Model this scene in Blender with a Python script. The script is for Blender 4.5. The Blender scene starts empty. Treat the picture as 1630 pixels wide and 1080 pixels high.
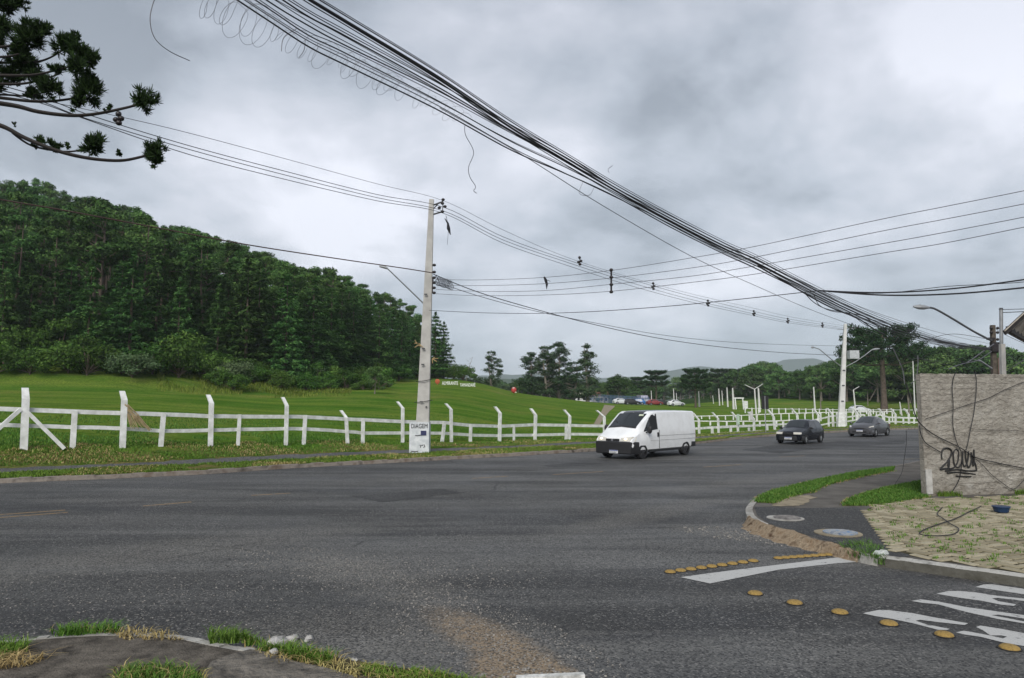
import bpy, bmesh, math, random
import numpy as np
from mathutils import Vector, Matrix
from mathutils.geometry import tessellate_polygon
from mathutils import noise as mnoise

random.seed(7)
RNG = np.random.default_rng(11)
R = math.radians
scene = bpy.context.scene
COL = scene.collection

# ------------------------------------------------------------------ camera
CAMZ = 2.45
PITCH = R(5.2)
FPX = 1132.0            # focal length in photo pixels (photo 1630 x 1080)
cam_d = bpy.data.cameras.new('camera')
cam = bpy.data.objects.new('camera', cam_d)
COL.objects.link(cam)
cam.location = (0, 0, CAMZ)
cam.rotation_euler = (R(90) + PITCH, 0, 0)
cam_d.sensor_width = 36.0
cam_d.lens = FPX / 1630 * 36.0
cam_d.clip_start = 0.05
cam_d.clip_end = 20000
scene.camera = cam

# ------------------------------------------------------------------ world: overcast
SUN_EL, SUN_ROT = R(36), R(192)
world = bpy.data.worlds.new('World')
scene.world = world
world.use_nodes = True
wn, wl = world.node_tree.nodes, world.node_tree.links
wn.clear()
def wnode(t, **kw):
    n = wn.new(t)
    for k, v in kw.items():
        setattr(n, k, v)
    return n
w_out = wnode('ShaderNodeOutputWorld')
sky = wnode('ShaderNodeTexSky', sky_type='NISHITA', sun_disc=False, sun_elevation=SUN_EL, sun_rotation=SUN_ROT)
bg_sky = wnode('ShaderNodeBackground'); bg_sky.inputs[1].default_value = 0.1
wl.new(sky.outputs[0], bg_sky.inputs[0])
tc = wnode('ShaderNodeTexCoord')
sep = wnode('ShaderNodeSeparateXYZ'); wl.new(tc.outputs['Generated'], sep.inputs[0])
zadd = wnode('ShaderNodeMath', operation='ADD'); wl.new(sep.outputs[2], zadd.inputs[0]); zadd.inputs[1].default_value = 0.38
zmax = wnode('ShaderNodeMath', operation='MAXIMUM'); wl.new(zadd.outputs[0], zmax.inputs[0]); zmax.inputs[1].default_value = 0.05
dx = wnode('ShaderNodeMath', operation='DIVIDE'); wl.new(sep.outputs[0], dx.inputs[0]); wl.new(zmax.outputs[0], dx.inputs[1])
dy = wnode('ShaderNodeMath', operation='DIVIDE'); wl.new(sep.outputs[1], dy.inputs[0]); wl.new(zmax.outputs[0], dy.inputs[1])
cmb = wnode('ShaderNodeCombineXYZ'); wl.new(dx.outputs[0], cmb.inputs[0]); wl.new(dy.outputs[0], cmb.inputs[1]); cmb.inputs[2].default_value = 4.7
n1 = wnode('ShaderNodeTexNoise'); n1.inputs['Scale'].default_value = 1.55; n1.inputs['Detail'].default_value = 12; n1.inputs['Roughness'].default_value = 0.57; n1.inputs['Distortion'].default_value = 0.12
wl.new(cmb.outputs[0], n1.inputs['Vector'])
cr = wnode('ShaderNodeValToRGB')
e = cr.color_ramp.elements
e[0].position = 0.38; e[0].color = (0.182, 0.200, 0.224, 1)
e[1].position = 0.62; e[1].color = (0.48, 0.488, 0.53, 1)
m_ = e.new(0.46); m_.color = (0.275, 0.296, 0.33, 1)
m_ = e.new(0.54); m_.color = (0.365, 0.378, 0.414, 1)
wl.new(n1.outputs[0], cr.inputs[0])
# bluish rain-grey band low over the horizon
hr = wnode('ShaderNodeMapRange'); hr.inputs[1].default_value = 0.0; hr.inputs[2].default_value = 0.16; hr.inputs[3].default_value = 0.55; hr.inputs[4].default_value = 0.0
wl.new(sep.outputs[2], hr.inputs[0])
mixc = wnode('ShaderNodeMixRGB'); mixc.inputs[2].default_value = (0.32, 0.372, 0.44, 1)
wl.new(hr.outputs[0], mixc.inputs[0]); wl.new(cr.outputs[0], mixc.inputs[1])
el_r = wnode('ShaderNodeValToRGB'); ee = el_r.color_ramp.elements
ee[0].position = 0.0; ee[0].color = (1, 1, 1, 1); ee[1].position = 0.62; ee[1].color = (0.72, 0.735, 0.76, 1)
x_ = ee.new(0.16); x_.color = (1.0, 1.0, 1.0, 1); x_ = ee.new(0.34); x_.color = (1.0, 1.0, 1.0, 1); x_ = ee.new(0.46); x_.color = (0.85, 0.86, 0.875, 1)
wl.new(sep.outputs[2], el_r.inputs[0])
mul = wnode('ShaderNodeMixRGB', blend_type='MULTIPLY'); mul.inputs[0].default_value = 1.0
wl.new(mixc.outputs[0], mul.inputs[1]); wl.new(el_r.outputs[0], mul.inputs[2])
bg_cl = wnode('ShaderNodeBackground'); bg_cl.inputs[1].default_value = 1.0
wl.new(mul.outputs[0], bg_cl.inputs[0])
mixs = wnode('ShaderNodeMixShader'); mixs.inputs[0].default_value = 0.93
wl.new(bg_sky.outputs[0], mixs.inputs[1]); wl.new(bg_cl.outputs[0], mixs.inputs[2])
wl.new(mixs.outputs[0], w_out.inputs[0])

sun_d = bpy.data.lights.new('sun', 'SUN'); sun_d.energy = 1.5; sun_d.angle = R(30); sun_d.color = (1.0, 0.96, 0.9)
sun = bpy.data.objects.new('sun', sun_d); COL.objects.link(sun)
sun.location = (0, -30, 60)
# nishita: rotation 0 puts the sun at +Y, turning clockwise seen from above
sdir = Vector((math.sin(SUN_ROT) * math.cos(SUN_EL), math.cos(SUN_ROT) * math.cos(SUN_EL), math.sin(SUN_EL)))
sun.rotation_euler = sdir.to_track_quat('Z', 'Y').to_euler()

scene.view_settings.view_transform = 'Standard'
scene.view_settings.look = 'None'
scene.view_settings.exposure = 1.1
scene.view_settings.gamma = 1.0
scene.render.engine = 'CYCLES'
scene.cycles.use_denoising = True
scene.cycles.max_bounces = 6
scene.cycles.diffuse_bounces = 3
scene.cycles.glossy_bounces = 2
scene.cycles.transmission_bounces = 3
scene.cycles.volume_bounces = 1
scene.cycles.transparent_max_bounces = 6

# ------------------------------------------------------------------ photo geometry
_cp, _sp = math.cos(PITCH), math.sin(PITCH)
def ray(x, y):
    u = (x - 815) / FPX; v = (540 - y) / FPX
    return Vector((u, _cp - v * _sp, _sp + v * _cp))
def at(x, y, Y):
    d = ray(x, y); return Vector((0, 0, CAMZ)) + d * (Y / d.y)
def G(x, y, z=0.0):
    d = ray(x, y); return Vector((0, 0, CAMZ)) + d * ((z - CAMZ) / d.z)
def on_line(x, y, A, B):
    d = ray(x, y); bx, by = B[0] - A[0], B[1] - A[1]
    t = (A[0] * by - A[1] * bx) / (d.x * by - d.y * bx)
    return Vector((0, 0, CAMZ)) + d * t
def qx(q): return 815 + q * FPX

# ------------------------------------------------------------------ mesh building
class MB:
    def __init__(s): s.v = []; s.f = []
    def add(s, vs, fs):
        o = len(s.v); s.v.extend([tuple(v) for v in vs]); s.f.extend([tuple(i + o for i in f) for f in fs]); return s
    def hexa(s, c):      # 8 corners: bottom 4 ccw, top 4 ccw
        return s.add(c, [(0, 3, 2, 1), (4, 5, 6, 7), (0, 1, 5, 4), (1, 2, 6, 5), (2, 3, 7, 6), (3, 0, 4, 7)])
    def box(s, c, d, M=None):
        x, y, z = d[0] / 2, d[1] / 2, d[2] / 2
        vs = [Vector(p) for p in ((-x, -y, -z), (x, -y, -z), (x, y, -z), (-x, y, -z), (-x, -y, z), (x, -y, z), (x, y, z), (-x, y, z))]
        if M is not None: vs = [M @ v for v in vs]
        return s.hexa([v + Vector(c) for v in vs])
    def beam(s, p0, p1, w, h, side=None, w1=None, h1=None):
        p0, p1 = Vector(p0), Vector(p1); d = (p1 - p0).normalized()
        if side is None:
            side = d.cross(Vector((0, 0, 1)))
            if side.length < 1e-3: side = Vector((1, 0, 0))
        side = Vector(side); side = (side - d * side.dot(d)).normalized(); up = side.cross(d)
        w1 = w if w1 is None else w1; h1 = h if h1 is None else h1
        a = [p0 + side * (sx * w / 2) + up * (sy * h / 2) for sx, sy in ((-1, -1), (1, -1), (1, 1), (-1, 1))]
        b = [p1 + side * (sx * w1 / 2) + up * (sy * h1 / 2) for sx, sy in ((-1, -1), (1, -1), (1, 1), (-1, 1))]
        return s.hexa(a + b)
    def tube(s, pts, rad, n=6, cap=True):
        pts = [Vector(p) for p in pts]; o = len(s.v)
        if not hasattr(rad, '__len__'): rad = [rad] * len(pts)
        ref = None
        for i, p in enumerate(pts):
            d = (pts[min(i + 1, len(pts) - 1)] - pts[max(i - 1, 0)])
            d = d.normalized() if d.length > 1e-9 else Vector((0, 0, 1))
            if ref is None:
                ref = d.cross(Vector((0, 0, 1)))
                if ref.length < 0.1: ref = d.cross(Vector((1, 0, 0)))
            ref = (ref - d * ref.dot(d)).normalized(); b = d.cross(ref)
            for k in range(n):
                a = 2 * math.pi * k / n
                s.v.append(tuple(p + (ref * math.cos(a) + b * math.sin(a)) * rad[i]))
        for i in range(len(pts) - 1):
            for k in range(n):
                a, b2 = o + i * n + k, o + i * n + (k + 1) % n
                s.f.append((a, b2, b2 + n, a + n))
        if cap:
            s.f.append(tuple(o + k for k in range(n))[::-1])
            s.f.append(tuple(o + (len(pts) - 1) * n + k for k in range(n)))
        return s
    def ell(s, c, r, nu=10, nv=6, M=None, jit=0.0):
        vs, fs = [], []
        for j in range(nv + 1):
            th = math.pi * j / nv
            for i in range(nu):
                ph = 2 * math.pi * i / nu
                k = 1 + random.uniform(-jit, jit)
                p = Vector((r[0] * math.sin(th) * math.cos(ph) * k, r[1] * math.sin(th) * math.sin(ph) * k, r[2] * math.cos(th) * k))
                if M is not None: p = M @ p
                vs.append(p + Vector(c))
        for j in range(nv):
            for i in range(nu):
                a, b = j * nu + i, j * nu + (i + 1) % nu
                fs.append((a, a + nu, b + nu, b))
        return s.add(vs, fs)
    def prism(s, poly, z0, z1):
        n = len(poly); vs = [(p[0], p[1], z0) for p in poly] + [(p[0], p[1], z1) for p in poly]
        fs = [(i, (i + 1) % n, (i + 1) % n + n, i + n) for i in range(n)]
        tri = tessellate_polygon([[Vector((p[0], p[1], 0)) for p in poly]])
        fs += [tuple(i + n for i in t) for t in tri] + [tuple(t)[::-1] for t in tri]
        return s.add(vs, fs)
    def sheet(s, poly, z):
        vs = [(p[0], p[1], z) for p in poly]
        return s.add(vs, [tuple(t) for t in tessellate_polygon([[Vector((p[0], p[1], 0)) for p in poly]])])
    def mesh(s, name, m=None, smooth=False, off=None):
        me = bpy.data.meshes.new(name)
        vs = s.v if off is None else [(v[0] - off[0], v[1] - off[1], v[2] - off[2]) for v in s.v]
        me.from_pydata(vs, [], s.f)
        bm = bmesh.new(); bm.from_mesh(me); bmesh.ops.recalc_face_normals(bm, faces=bm.faces); bm.to_mesh(me); bm.free()
        if m: me.materials.append(m)
        if smooth:
            me.polygons.foreach_set('use_smooth', [True] * len(me.polygons)); me.set_sharp_from_angle(angle=R(smooth if smooth > 1 else 45))
        me.update(); return me
    def build(s, name, m, parent=None, smooth=False, world=False):
        off = parent.location if (world and parent is not None) else None
        return link(name, s.mesh(name, m, smooth, off), parent)

def link(name, me, parent=None, loc=None):
    o = bpy.data.objects.new(name, me); COL.objects.link(o)
    if parent is not None: o.parent = parent
    if loc is not None: o.location = loc
    return o
def np_mesh(name, v, f, m, smooth=False):
    me = bpy.data.meshes.new(name)
    v = np.asarray(v, dtype=np.float32); f = np.asarray(f, dtype=np.int32)
    nf, k = f.shape
    me.vertices.add(len(v)); me.vertices.foreach_set('co', v.ravel())
    me.loops.add(nf * k); me.loops.foreach_set('vertex_index', f.ravel())
    me.polygons.add(nf); me.polygons.foreach_set('loop_start', np.arange(0, nf * k, k, dtype=np.int32))
    me.update(calc_edges=True); me.validate()
    if m: me.materials.append(m)
    if smooth: me.polygons.foreach_set('use_smooth', [True] * nf)
    return me
def tag(o, label=None, cat=None, group=None, kind=None):
    if label: o['label'] = label
    if cat: o['category'] = cat
    if group: o['group'] = group
    if kind: o['kind'] = kind
    return o
def thing(name, label, cat, loc=(0, 0, 0), rz=0.0, group=None):
    o = bpy.data.objects.new(name, None); COL.objects.link(o)
    o.location = loc; o.rotation_euler = (0, 0, rz); o.empty_display_size = 0.2
    return tag(o, label, cat, group)
def struct(o): o['kind'] = 'structure'; return o
def solo(mb, name, m, label, cat, group=None, smooth=False):
    """a thing that is one mesh, with its origin at its first vertex"""
    off = Vector(mb.v[0]); o = link(name, mb.mesh(name, m, smooth, off)); o.location = off
    return tag(o, label, cat, group)
def kids(root): return [o for o in COL.objects if o.parent == root]
def catmull(P, n=8):
    P = [Vector(p) for p in P]; out = []
    for i in range(len(P) - 1):
        p0, p1, p2, p3 = P[max(i - 1, 0)], P[i], P[i + 1], P[min(i + 2, len(P) - 1)]
        for k in range(n):
            t = k / n
            out.append(0.5 * ((2 * p1) + (p2 - p0) * t + (2 * p0 - 5 * p1 + 4 * p2 - p3) * t * t + (3 * p1 - p0 - 3 * p2 + p3) * t ** 3))
    out.append(P[-1]); return out

# ------------------------------------------------------------------ materials
def new_mat(name):
    m = bpy.data.materials.new(name); m.use_nodes = True
    nt = m.node_tree; b = nt.nodes['Principled BSDF']
    return m, nt, nt.nodes, nt.links, b
def setin(b, **kw):
    for k, v in kw.items(): b.inputs[k].default_value = v
def c4(c): return (c[0], c[1], c[2], 1)
def noise(nt, scale, detail=4, rough=0.55, vec=None, dist=0.0, coord='Object'):
    n = nt.nodes.new('ShaderNodeTexNoise'); n.inputs['Scale'].default_value = scale; n.inputs['Detail'].default_value = detail
    n.inputs['Roughness'].default_value = rough; n.inputs['Distortion'].default_value = dist
    if vec is None:
        t = nt.nodes.new('ShaderNodeTexCoord'); vec = t.outputs[coord]
    nt.links.new(vec, n.inputs['Vector']); return n.outputs[0]
def ramp(nt, fac, stops):
    r = nt.nodes.new('ShaderNodeValToRGB'); el = r.color_ramp.elements
    el[0].position, el[0].color = stops[0][0], c4(stops[0][1]); el[1].position, el[1].color = stops[-1][0], c4(stops[-1][1])
    for p, c in stops[1:-1]:
        k = el.new(p); k.color = c4(c)
    nt.links.new(fac, r.inputs[0]); return r.outputs[0]
def fmix(nt, fac, a, b, mode='MIX'):
    n = nt.nodes.new('ShaderNodeMixRGB'); n.blend_type = mode
    for i, x in ((0, fac), (1, a), (2, b)):
        if isinstance(x, (int, float)): n.inputs[i].default_value = x
        elif isinstance(x, tuple): n.inputs[i].default_value = c4(x)
        else: nt.links.new(x, n.inputs[i])
    return n.outputs[0]
def math_(nt, op, a, b=0.0, clamp=False):
    n = nt.nodes.new('ShaderNodeMath'); n.operation = op; n.use_clamp = clamp
    for i, x in ((0, a), (1, b)):
        if isinstance(x, (int, float)): n.inputs[i].default_value = x
        else: nt.links.new(x, n.inputs[i])
    return n.outputs[0]
def bump(nt, b, h, strength=0.4, dist=0.02):
    n = nt.nodes.new('ShaderNodeBump'); n.inputs['Strength'].default_value = strength; n.inputs['Distance'].default_value = dist
    nt.links.new(h, n.inputs['Height']); nt.links.new(n.outputs[0], b.inputs['Normal'])
def g3(v): return (v, v, v)

def rough_mat(name, c1, c2, scale=3, rough=0.85, bs=0.3, bscale=40, bd=0.01, spec=0.3, detail=6, metal=0.0, c3=None):
    m, nt, N, L, b = new_mat(name)
    st = [(0.32, c1), (0.68, c2)]
    if c3: st = [(0.28, c1), (0.5, c2), (0.72, c3)]
    L.new(ramp(nt, noise(nt, scale, detail), st), b.inputs['Base Color'])
    setin(b, Roughness=rough, Metallic=metal); b.inputs['Specular IOR Level'].default_value = spec
    if bs: bump(nt, b, noise(nt, bscale, 4), bs, bd)
    return m
def foliage_mat(name, dark, mid, light, spec=0.04, trans=0.0, var=0.25):
    m, nt, N, L, b = new_mat(name)
    geo = N.new('ShaderNodeNewGeometry'); oi = N.new('ShaderNodeObjectInfo')
    c = ramp(nt, geo.outputs['Random Per Island'], [(0.0, dark), (0.55, mid), (1.0, light)])
    hs = N.new('ShaderNodeHueSaturation')
    L.new(c, hs.inputs['Color'])
    v = N.new('ShaderNodeMapRange'); v.inputs[3].default_value = 1 - var; v.inputs[4].default_value = 1 + var
    L.new(oi.outputs['Random'], v.inputs[0]); L.new(v.outputs[0], hs.inputs['Value'])
    h = N.new('ShaderNodeMapRange'); h.inputs[3].default_value = 0.485; h.inputs[4].default_value = 0.515
    x = math_(nt, 'FRACT', math_(nt, 'MULTIPLY', oi.outputs['Random'], 7.3)); L.new(x, h.inputs[0]); L.new(h.outputs[0], hs.inputs['Hue'])
    L.new(hs.outputs[0], b.inputs['Base Color'])
    setin(b, Roughness=0.75); b.inputs['Specular IOR Level'].default_value = spec
    return m
def paint_mat(name, c, rough=0.3, coat=0.3, dirt=(0.12, 0.11, 0.1), dirt_amt=0.12, spec=0.5, metal=0.0, zgrad=None):
    m, nt, N, L, b = new_mat(name)
    f = math_(nt, 'MULTIPLY', ramp(nt, noise(nt, 2.2, 6, 0.6), [(0.4, g3(0)), (0.8, g3(1))]), dirt_amt)
    L.new(fmix(nt, f, c, dirt), b.inputs['Base Color'])
    setin(b, Roughness=rough, Metallic=metal); b.inputs['Specular IOR Level'].default_value = spec; b.inputs['Coat Weight'].default_value = coat; b.inputs['Coat Roughness'].default_value = 0.08
    return m
def plain(name, c, rough=0.5, spec=0.4, metal=0.0, var=0.15):
    return rough_mat(name, tuple(x * (1 - var) for x in c), tuple(x * (1 + var) for x in c), 5, rough, 0, spec=spec, metal=metal)

M = {}
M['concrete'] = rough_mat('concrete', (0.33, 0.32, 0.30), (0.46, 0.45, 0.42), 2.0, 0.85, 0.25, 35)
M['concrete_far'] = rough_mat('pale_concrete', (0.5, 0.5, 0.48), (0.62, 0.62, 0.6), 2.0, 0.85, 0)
M['white'] = rough_mat('white_paint', (0.50, 0.51, 0.48), (0.76, 0.77, 0.76), 3.4, 0.6, 0.15, 30)
M['black_rubber'] = plain('black_rubber', (0.014, 0.014, 0.015), 0.7)
M['cable'] = plain('cable_sheath', (0.012, 0.012, 0.014), 0.6)
M['cable_grey'] = plain('grey_wire', (0.10, 0.10, 0.11), 0.6)
M['cable_brown'] = plain('brown_cable', (0.06, 0.035, 0.028), 0.7)
M['steel'] = plain('galvanised_steel', (0.28, 0.29, 0.30), 0.5, metal=0.4)
M['dark_steel'] = plain('dark_steel', (0.05, 0.052, 0.056), 0.55)
M['insulator'] = plain('insulator', (0.018, 0.014, 0.014), 0.4)
M['grey_box'] = plain('grey_enamel', (0.45, 0.47, 0.48), 0.5)
M['wood_pole'] = rough_mat('weathered_wood', (0.055, 0.045, 0.036), (0.12, 0.10, 0.08), 6, 0.9, 0.5, 30)
M['bark'] = rough_mat('bark', (0.06, 0.045, 0.035), (0.13, 0.10, 0.08), 3, 0.9, 0.5, 12)
M['bark_pale'] = rough_mat('pale_bark', (0.14, 0.12, 0.10), (0.26, 0.23, 0.19), 3, 0.9, 0.4, 12)
M['pine'] = foliage_mat('pine_needles', (0.026, 0.066, 0.016), (0.056, 0.122, 0.030), (0.11, 0.195, 0.055), var=0.4)
M['pine_dark'] = foliage_mat('dark_pine_needles', (0.022, 0.060, 0.015), (0.044, 0.102, 0.026), (0.088, 0.165, 0.045), var=0.4)
M['bush'] = foliage_mat('bush_leaves', (0.026, 0.066, 0.013), (0.052, 0.115, 0.022), (0.10, 0.18, 0.038), var=0.4)
M['bush_dusty'] = foliage_mat('dusty_leaves', (0.06, 0.10, 0.045), (0.09, 0.14, 0.06), (0.15, 0.20, 0.10), var=0.2)
M['broad'] = foliage_mat('forest_leaves', (0.030, 0.070, 0.022), (0.056, 0.112, 0.034), (0.11, 0.18, 0.055), var=0.45)
M['euc'] = foliage_mat('eucalyptus_leaves', (0.025, 0.05, 0.024), (0.042, 0.08, 0.036), (0.08, 0.12, 0.06), var=0.15)
M['arau'] = foliage_mat('araucaria_needles', (0.014, 0.034, 0.014), (0.026, 0.055, 0.02), (0.045, 0.085, 0.03), var=0.1)
M['arau_near'] = foliage_mat('araucaria_sprays', (0.006, 0.014, 0.005), (0.012, 0.026, 0.008), (0.032, 0.066, 0.018), var=0.05)
M['palm'] = foliage_mat('palm_leaves', (0.07, 0.15, 0.03), (0.1, 0.2, 0.04), (0.15, 0.26, 0.06), var=0.1)
M['blade'] = foliage_mat('grass_blades', (0.06, 0.13, 0.018), (0.10, 0.19, 0.028), (0.17, 0.25, 0.05), var=0.0)
M['blade_green'] = foliage_mat('fresh_grass_blades', (0.045, 0.105, 0.018), (0.08, 0.165, 0.028), (0.145, 0.225, 0.05), var=0.0)
M['straw'] = foliage_mat('dry_grass', (0.26, 0.20, 0.08), (0.36, 0.28, 0.12), (0.46, 0.38, 0.18), var=0.0)

def ellipse_mask(nt, cx, cy, rx, ry, ang):
    t = nt.nodes.new('ShaderNodeTexCoord'); mp = nt.nodes.new('ShaderNodeMapping'); mp.vector_type = 'TEXTURE'
    mp.inputs[1].default_value = (cx, cy, 0); mp.inputs[2].default_value = (0, 0, ang); mp.inputs[3].default_value = (rx, ry, 1)
    gr = nt.nodes.new('ShaderNodeTexGradient'); gr.gradient_type = 'SPHERICAL'
    nt.links.new(t.outputs['Object'], mp.inputs[0]); nt.links.new(mp.outputs[0], gr.inputs[0]); return gr.outputs[1]

def asphalt(name, base=1.0, road=True):
    m, nt, N, L, b = new_mat(name)
    c = ramp(nt, noise(nt, 0.22, 7, 0.6), [(0.3, (0.050 * base, 0.050 * base, 0.049 * base)), (0.7, (0.080 * base, 0.079 * base, 0.076 * base))])
    t = N.new('ShaderNodeTexCoord')
    if road:   # wheel-worn lanes along the road
        mp = N.new('ShaderNodeMapping'); mp.inputs[2].default_value = (0, 0, -R(35)); mp.inputs[3].default_value = (0.06, 0.5, 1)
        L.new(t.outputs['Object'], mp.inputs[0])
        ln = noise(nt, 1.0, 7, 0.6, mp.outputs[0], 0.9)
        c = fmix(nt, ramp(nt, ln, [(0.40, g3(0)), (0.60, g3(0.8))]), c, (0.215 * base, 0.213 * base, 0.202 * base))
        ln2 = noise(nt, 1.7, 7, 0.65, mp.outputs[0], 1.2)
        c = fmix(nt, ramp(nt, ln2, [(0.52, g3(0)), (0.66, g3(0.55))]), c, (0.030, 0.031, 0.035))
        bk = N.new('ShaderNodeTexVoronoi'); bk.feature = 'DISTANCE_TO_EDGE'; bk.inputs['Scale'].default_value = 0.16; bk.inputs['Randomness'].default_value = 1.0
        wob = N.new('ShaderNodeMixRGB'); wob.inputs[0].default_value = 0.25; L.new(t.outputs['Object'], wob.inputs[1]); nz = N.new('ShaderNodeTexNoise'); nz.inputs['Scale'].default_value = 0.8; nz.inputs['Detail'].default_value = 6; L.new(t.outputs['Object'], nz.inputs['Vector']); L.new(nz.outputs[1], wob.inputs[2]); L.new(wob.outputs[0], bk.inputs['Vector'])
        c = fmix(nt, math_(nt, 'MULTIPLY', ramp(nt, bk.outputs['Distance'], [(0.0, g3(0.8)), (0.006, g3(0))]), ramp(nt, noise(nt, 0.3, 3), [(.48, g3(0)), (.6, g3(1))])), c, (0.012, 0.012, 0.013))
        # worn tan areas on the junction
        pa = [(-5.4, 12.5, 5.2, 1.6, R(38)), (-2.0, 10.3, 3.6, 1.0, R(-50)), (-1.3, 7.9, 2.9, 1.3, R(-10)), (3.0, 16.1, 5.0, .9, R(48)), (4.1, 13.8, 1.7, .8, R(-40)), (-8.5, 9.6, 4.5, 1.2, R(30)), (9, 24, 9, 1.2, R(38))]
        msk = None
        for a in pa:
            g = ellipse_mask(nt, *a); msk = g if msk is None else math_(nt, 'MAXIMUM', msk, g)
        wn_ = noise(nt, 2.2, 8, 0.7)
        msk = ramp(nt, math_(nt, 'MULTIPLY', math_(nt, 'ADD', msk, 0.10), wn_), [(0.13, g3(0)), (0.36, g3(0.9))])
        fine = noise(nt, 42, 3, 0.7)
        msk = math_(nt, 'MULTIPLY', msk, ramp(nt, noise(nt, 16, 6, 0.75), [(0.36, g3(0.25)), (0.6, g3(1.0))]))
        c = fmix(nt, math_(nt, 'MULTIPLY', msk, ramp(nt, fine, [(0.42, g3(0.1)), (0.60, g3(1))])), c, (0.215, 0.202, 0.176))
        s = math_(nt, 'MAXIMUM', math_(nt, 'MULTIPLY', ellipse_mask(nt, 0.12, 6.75, 0.95, 0.55, R(-62)), 1.9), math_(nt, 'MULTIPLY', ellipse_mask(nt, -0.25, 7.7, 1.9, 0.55, R(-58)), 0.95))
        s = ramp(nt, math_(nt, 'MULTIPLY', s, math_(nt, 'ADD', math_(nt, 'MULTIPLY', noise(nt, 9, 9, 0.8), 1.6), -0.25)), [(0.10, g3(0)), (0.36, g3(0.9))])
        c = fmix(nt, s, c, (0.27, 0.20, 0.125))
    vo = N.new('ShaderNodeTexVoronoi'); vo.inputs['Scale'].default_value = 48; L.new(t.outputs['Object'], vo.inputs['Vector'])
    sp = N.new('ShaderNodeSeparateColor'); L.new(vo.outputs['Color'], sp.inputs[0])
    big = ramp(nt, noise(nt, 0.5, 5, 0.6), [(0.35, g3(0.35)), (0.65, g3(1))])
    lights = ramp(nt, sp.outputs[0], [(0.70, g3(0)), (0.86, g3(0.6)), (1.0, g3(1))])
    c = fmix(nt, math_(nt, 'MULTIPLY', lights, big), c, (0.33 * base, 0.32 * base, 0.30 * base))
    darks = ramp(nt, sp.outputs[1], [(0.35, g3(0)), (1.0, g3(0.9))])
    c = fmix(nt, darks, c, (0.014, 0.0145, 0.016))
    L.new(c, b.inputs['Base Color'])
    L.new(ramp(nt, noise(nt, 0.35, 5), [(0.3, g3(0.55)), (0.7, g3(0.85))]), b.inputs['Roughness'])
    b.inputs['Specular IOR Level'].default_value = 0.3
    h = math_(nt, 'ADD', math_(nt, 'MULTIPLY', vo.outputs['Distance'], -1.0), math_(nt, 'MULTIPLY', noise(nt, 130, 2), 0.6))
    bump(nt, b, h, 0.75, 0.012)
    return m
M['asphalt'] = asphalt('asphalt', 0.70)
M['old_asphalt'] = asphalt('old_pavement_asphalt', 1.15, False)
M['new_asphalt'] = asphalt('new_asphalt', 0.55, False)
M['kerb'] = rough_mat('dirty_kerb', (0.06, 0.05, 0.042), (0.24, 0.21, 0.18), 2.5, 0.95, 0.6, 14, 0.03, c3=(0.12, 0.085, 0.06))
M['kerb_pale'] = rough_mat('worn_kerb', (0.04, 0.038, 0.03), (0.40, 0.39, 0.36), 3.5, 0.95, 0.6, 18, 0.03, detail=9, c3=(0.24, 0.23, 0.2))
M['kerb_grey'] = rough_mat('grey_kerb', (0.2, 0.19, 0.17), (0.4, 0.39, 0.36), 3.5, 0.95, 0.6, 18, 0.03, detail=9)
M['dirt'] = rough_mat('brown_dirt', (0.075, 0.045, 0.028), (0.31, 0.245, 0.17), 6, 1.0, 1.0, 26, 0.05, 0.1, 10, c3=(0.19, 0.125, 0.075))
M['sand'] = rough_mat('pale_sand', (0.17, 0.145, 0.10), (0.32, 0.275, 0.20), 4, 1.0, 0.6, 40, 0.02, 0.1, 9)
M['soil'] = rough_mat('mossy_soil', (0.028, 0.030, 0.014), (0.085, 0.070, 0.042), 5, 1.0, 0.7, 25, 0.03, 0.1, 9)
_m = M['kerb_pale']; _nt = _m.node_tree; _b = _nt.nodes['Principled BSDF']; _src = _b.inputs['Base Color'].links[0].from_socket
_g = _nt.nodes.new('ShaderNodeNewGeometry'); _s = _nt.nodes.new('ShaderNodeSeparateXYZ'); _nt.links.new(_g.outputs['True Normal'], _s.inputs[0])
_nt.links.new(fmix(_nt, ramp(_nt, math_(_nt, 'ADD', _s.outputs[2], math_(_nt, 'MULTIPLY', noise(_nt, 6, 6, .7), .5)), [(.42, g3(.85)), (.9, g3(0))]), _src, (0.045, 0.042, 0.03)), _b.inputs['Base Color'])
def marking(name, c, wear=0.5):
    m, nt, N, L, b = new_mat(name)
    w = ramp(nt, noise(nt, 9, 9, 0.7), [(wear - 0.05, g3(1)), (wear + 0.06, g3(0))])
    w2 = ramp(nt, noise(nt, 70, 4, 0.7), [(0.52, g3(0)), (0.7, g3(0.8))])
    L.new(fmix(nt, math_(nt, 'MAXIMUM', w, math_(nt, 'MULTIPLY', w2, 0.6)), c, (0.10, 0.10, 0.10)), b.inputs['Base Color'])
    setin(b, Roughness=0.75); bump(nt, b, noise(nt, 60, 4), 0.5, 0.01); return m
M['mark_white'] = marking('road_paint_white', (0.43, 0.43, 0.415), 0.37)
M['mark_yellow'] = marking('worn_road_paint_yellow', (0.26, 0.17, 0.07), 0.44)

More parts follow.
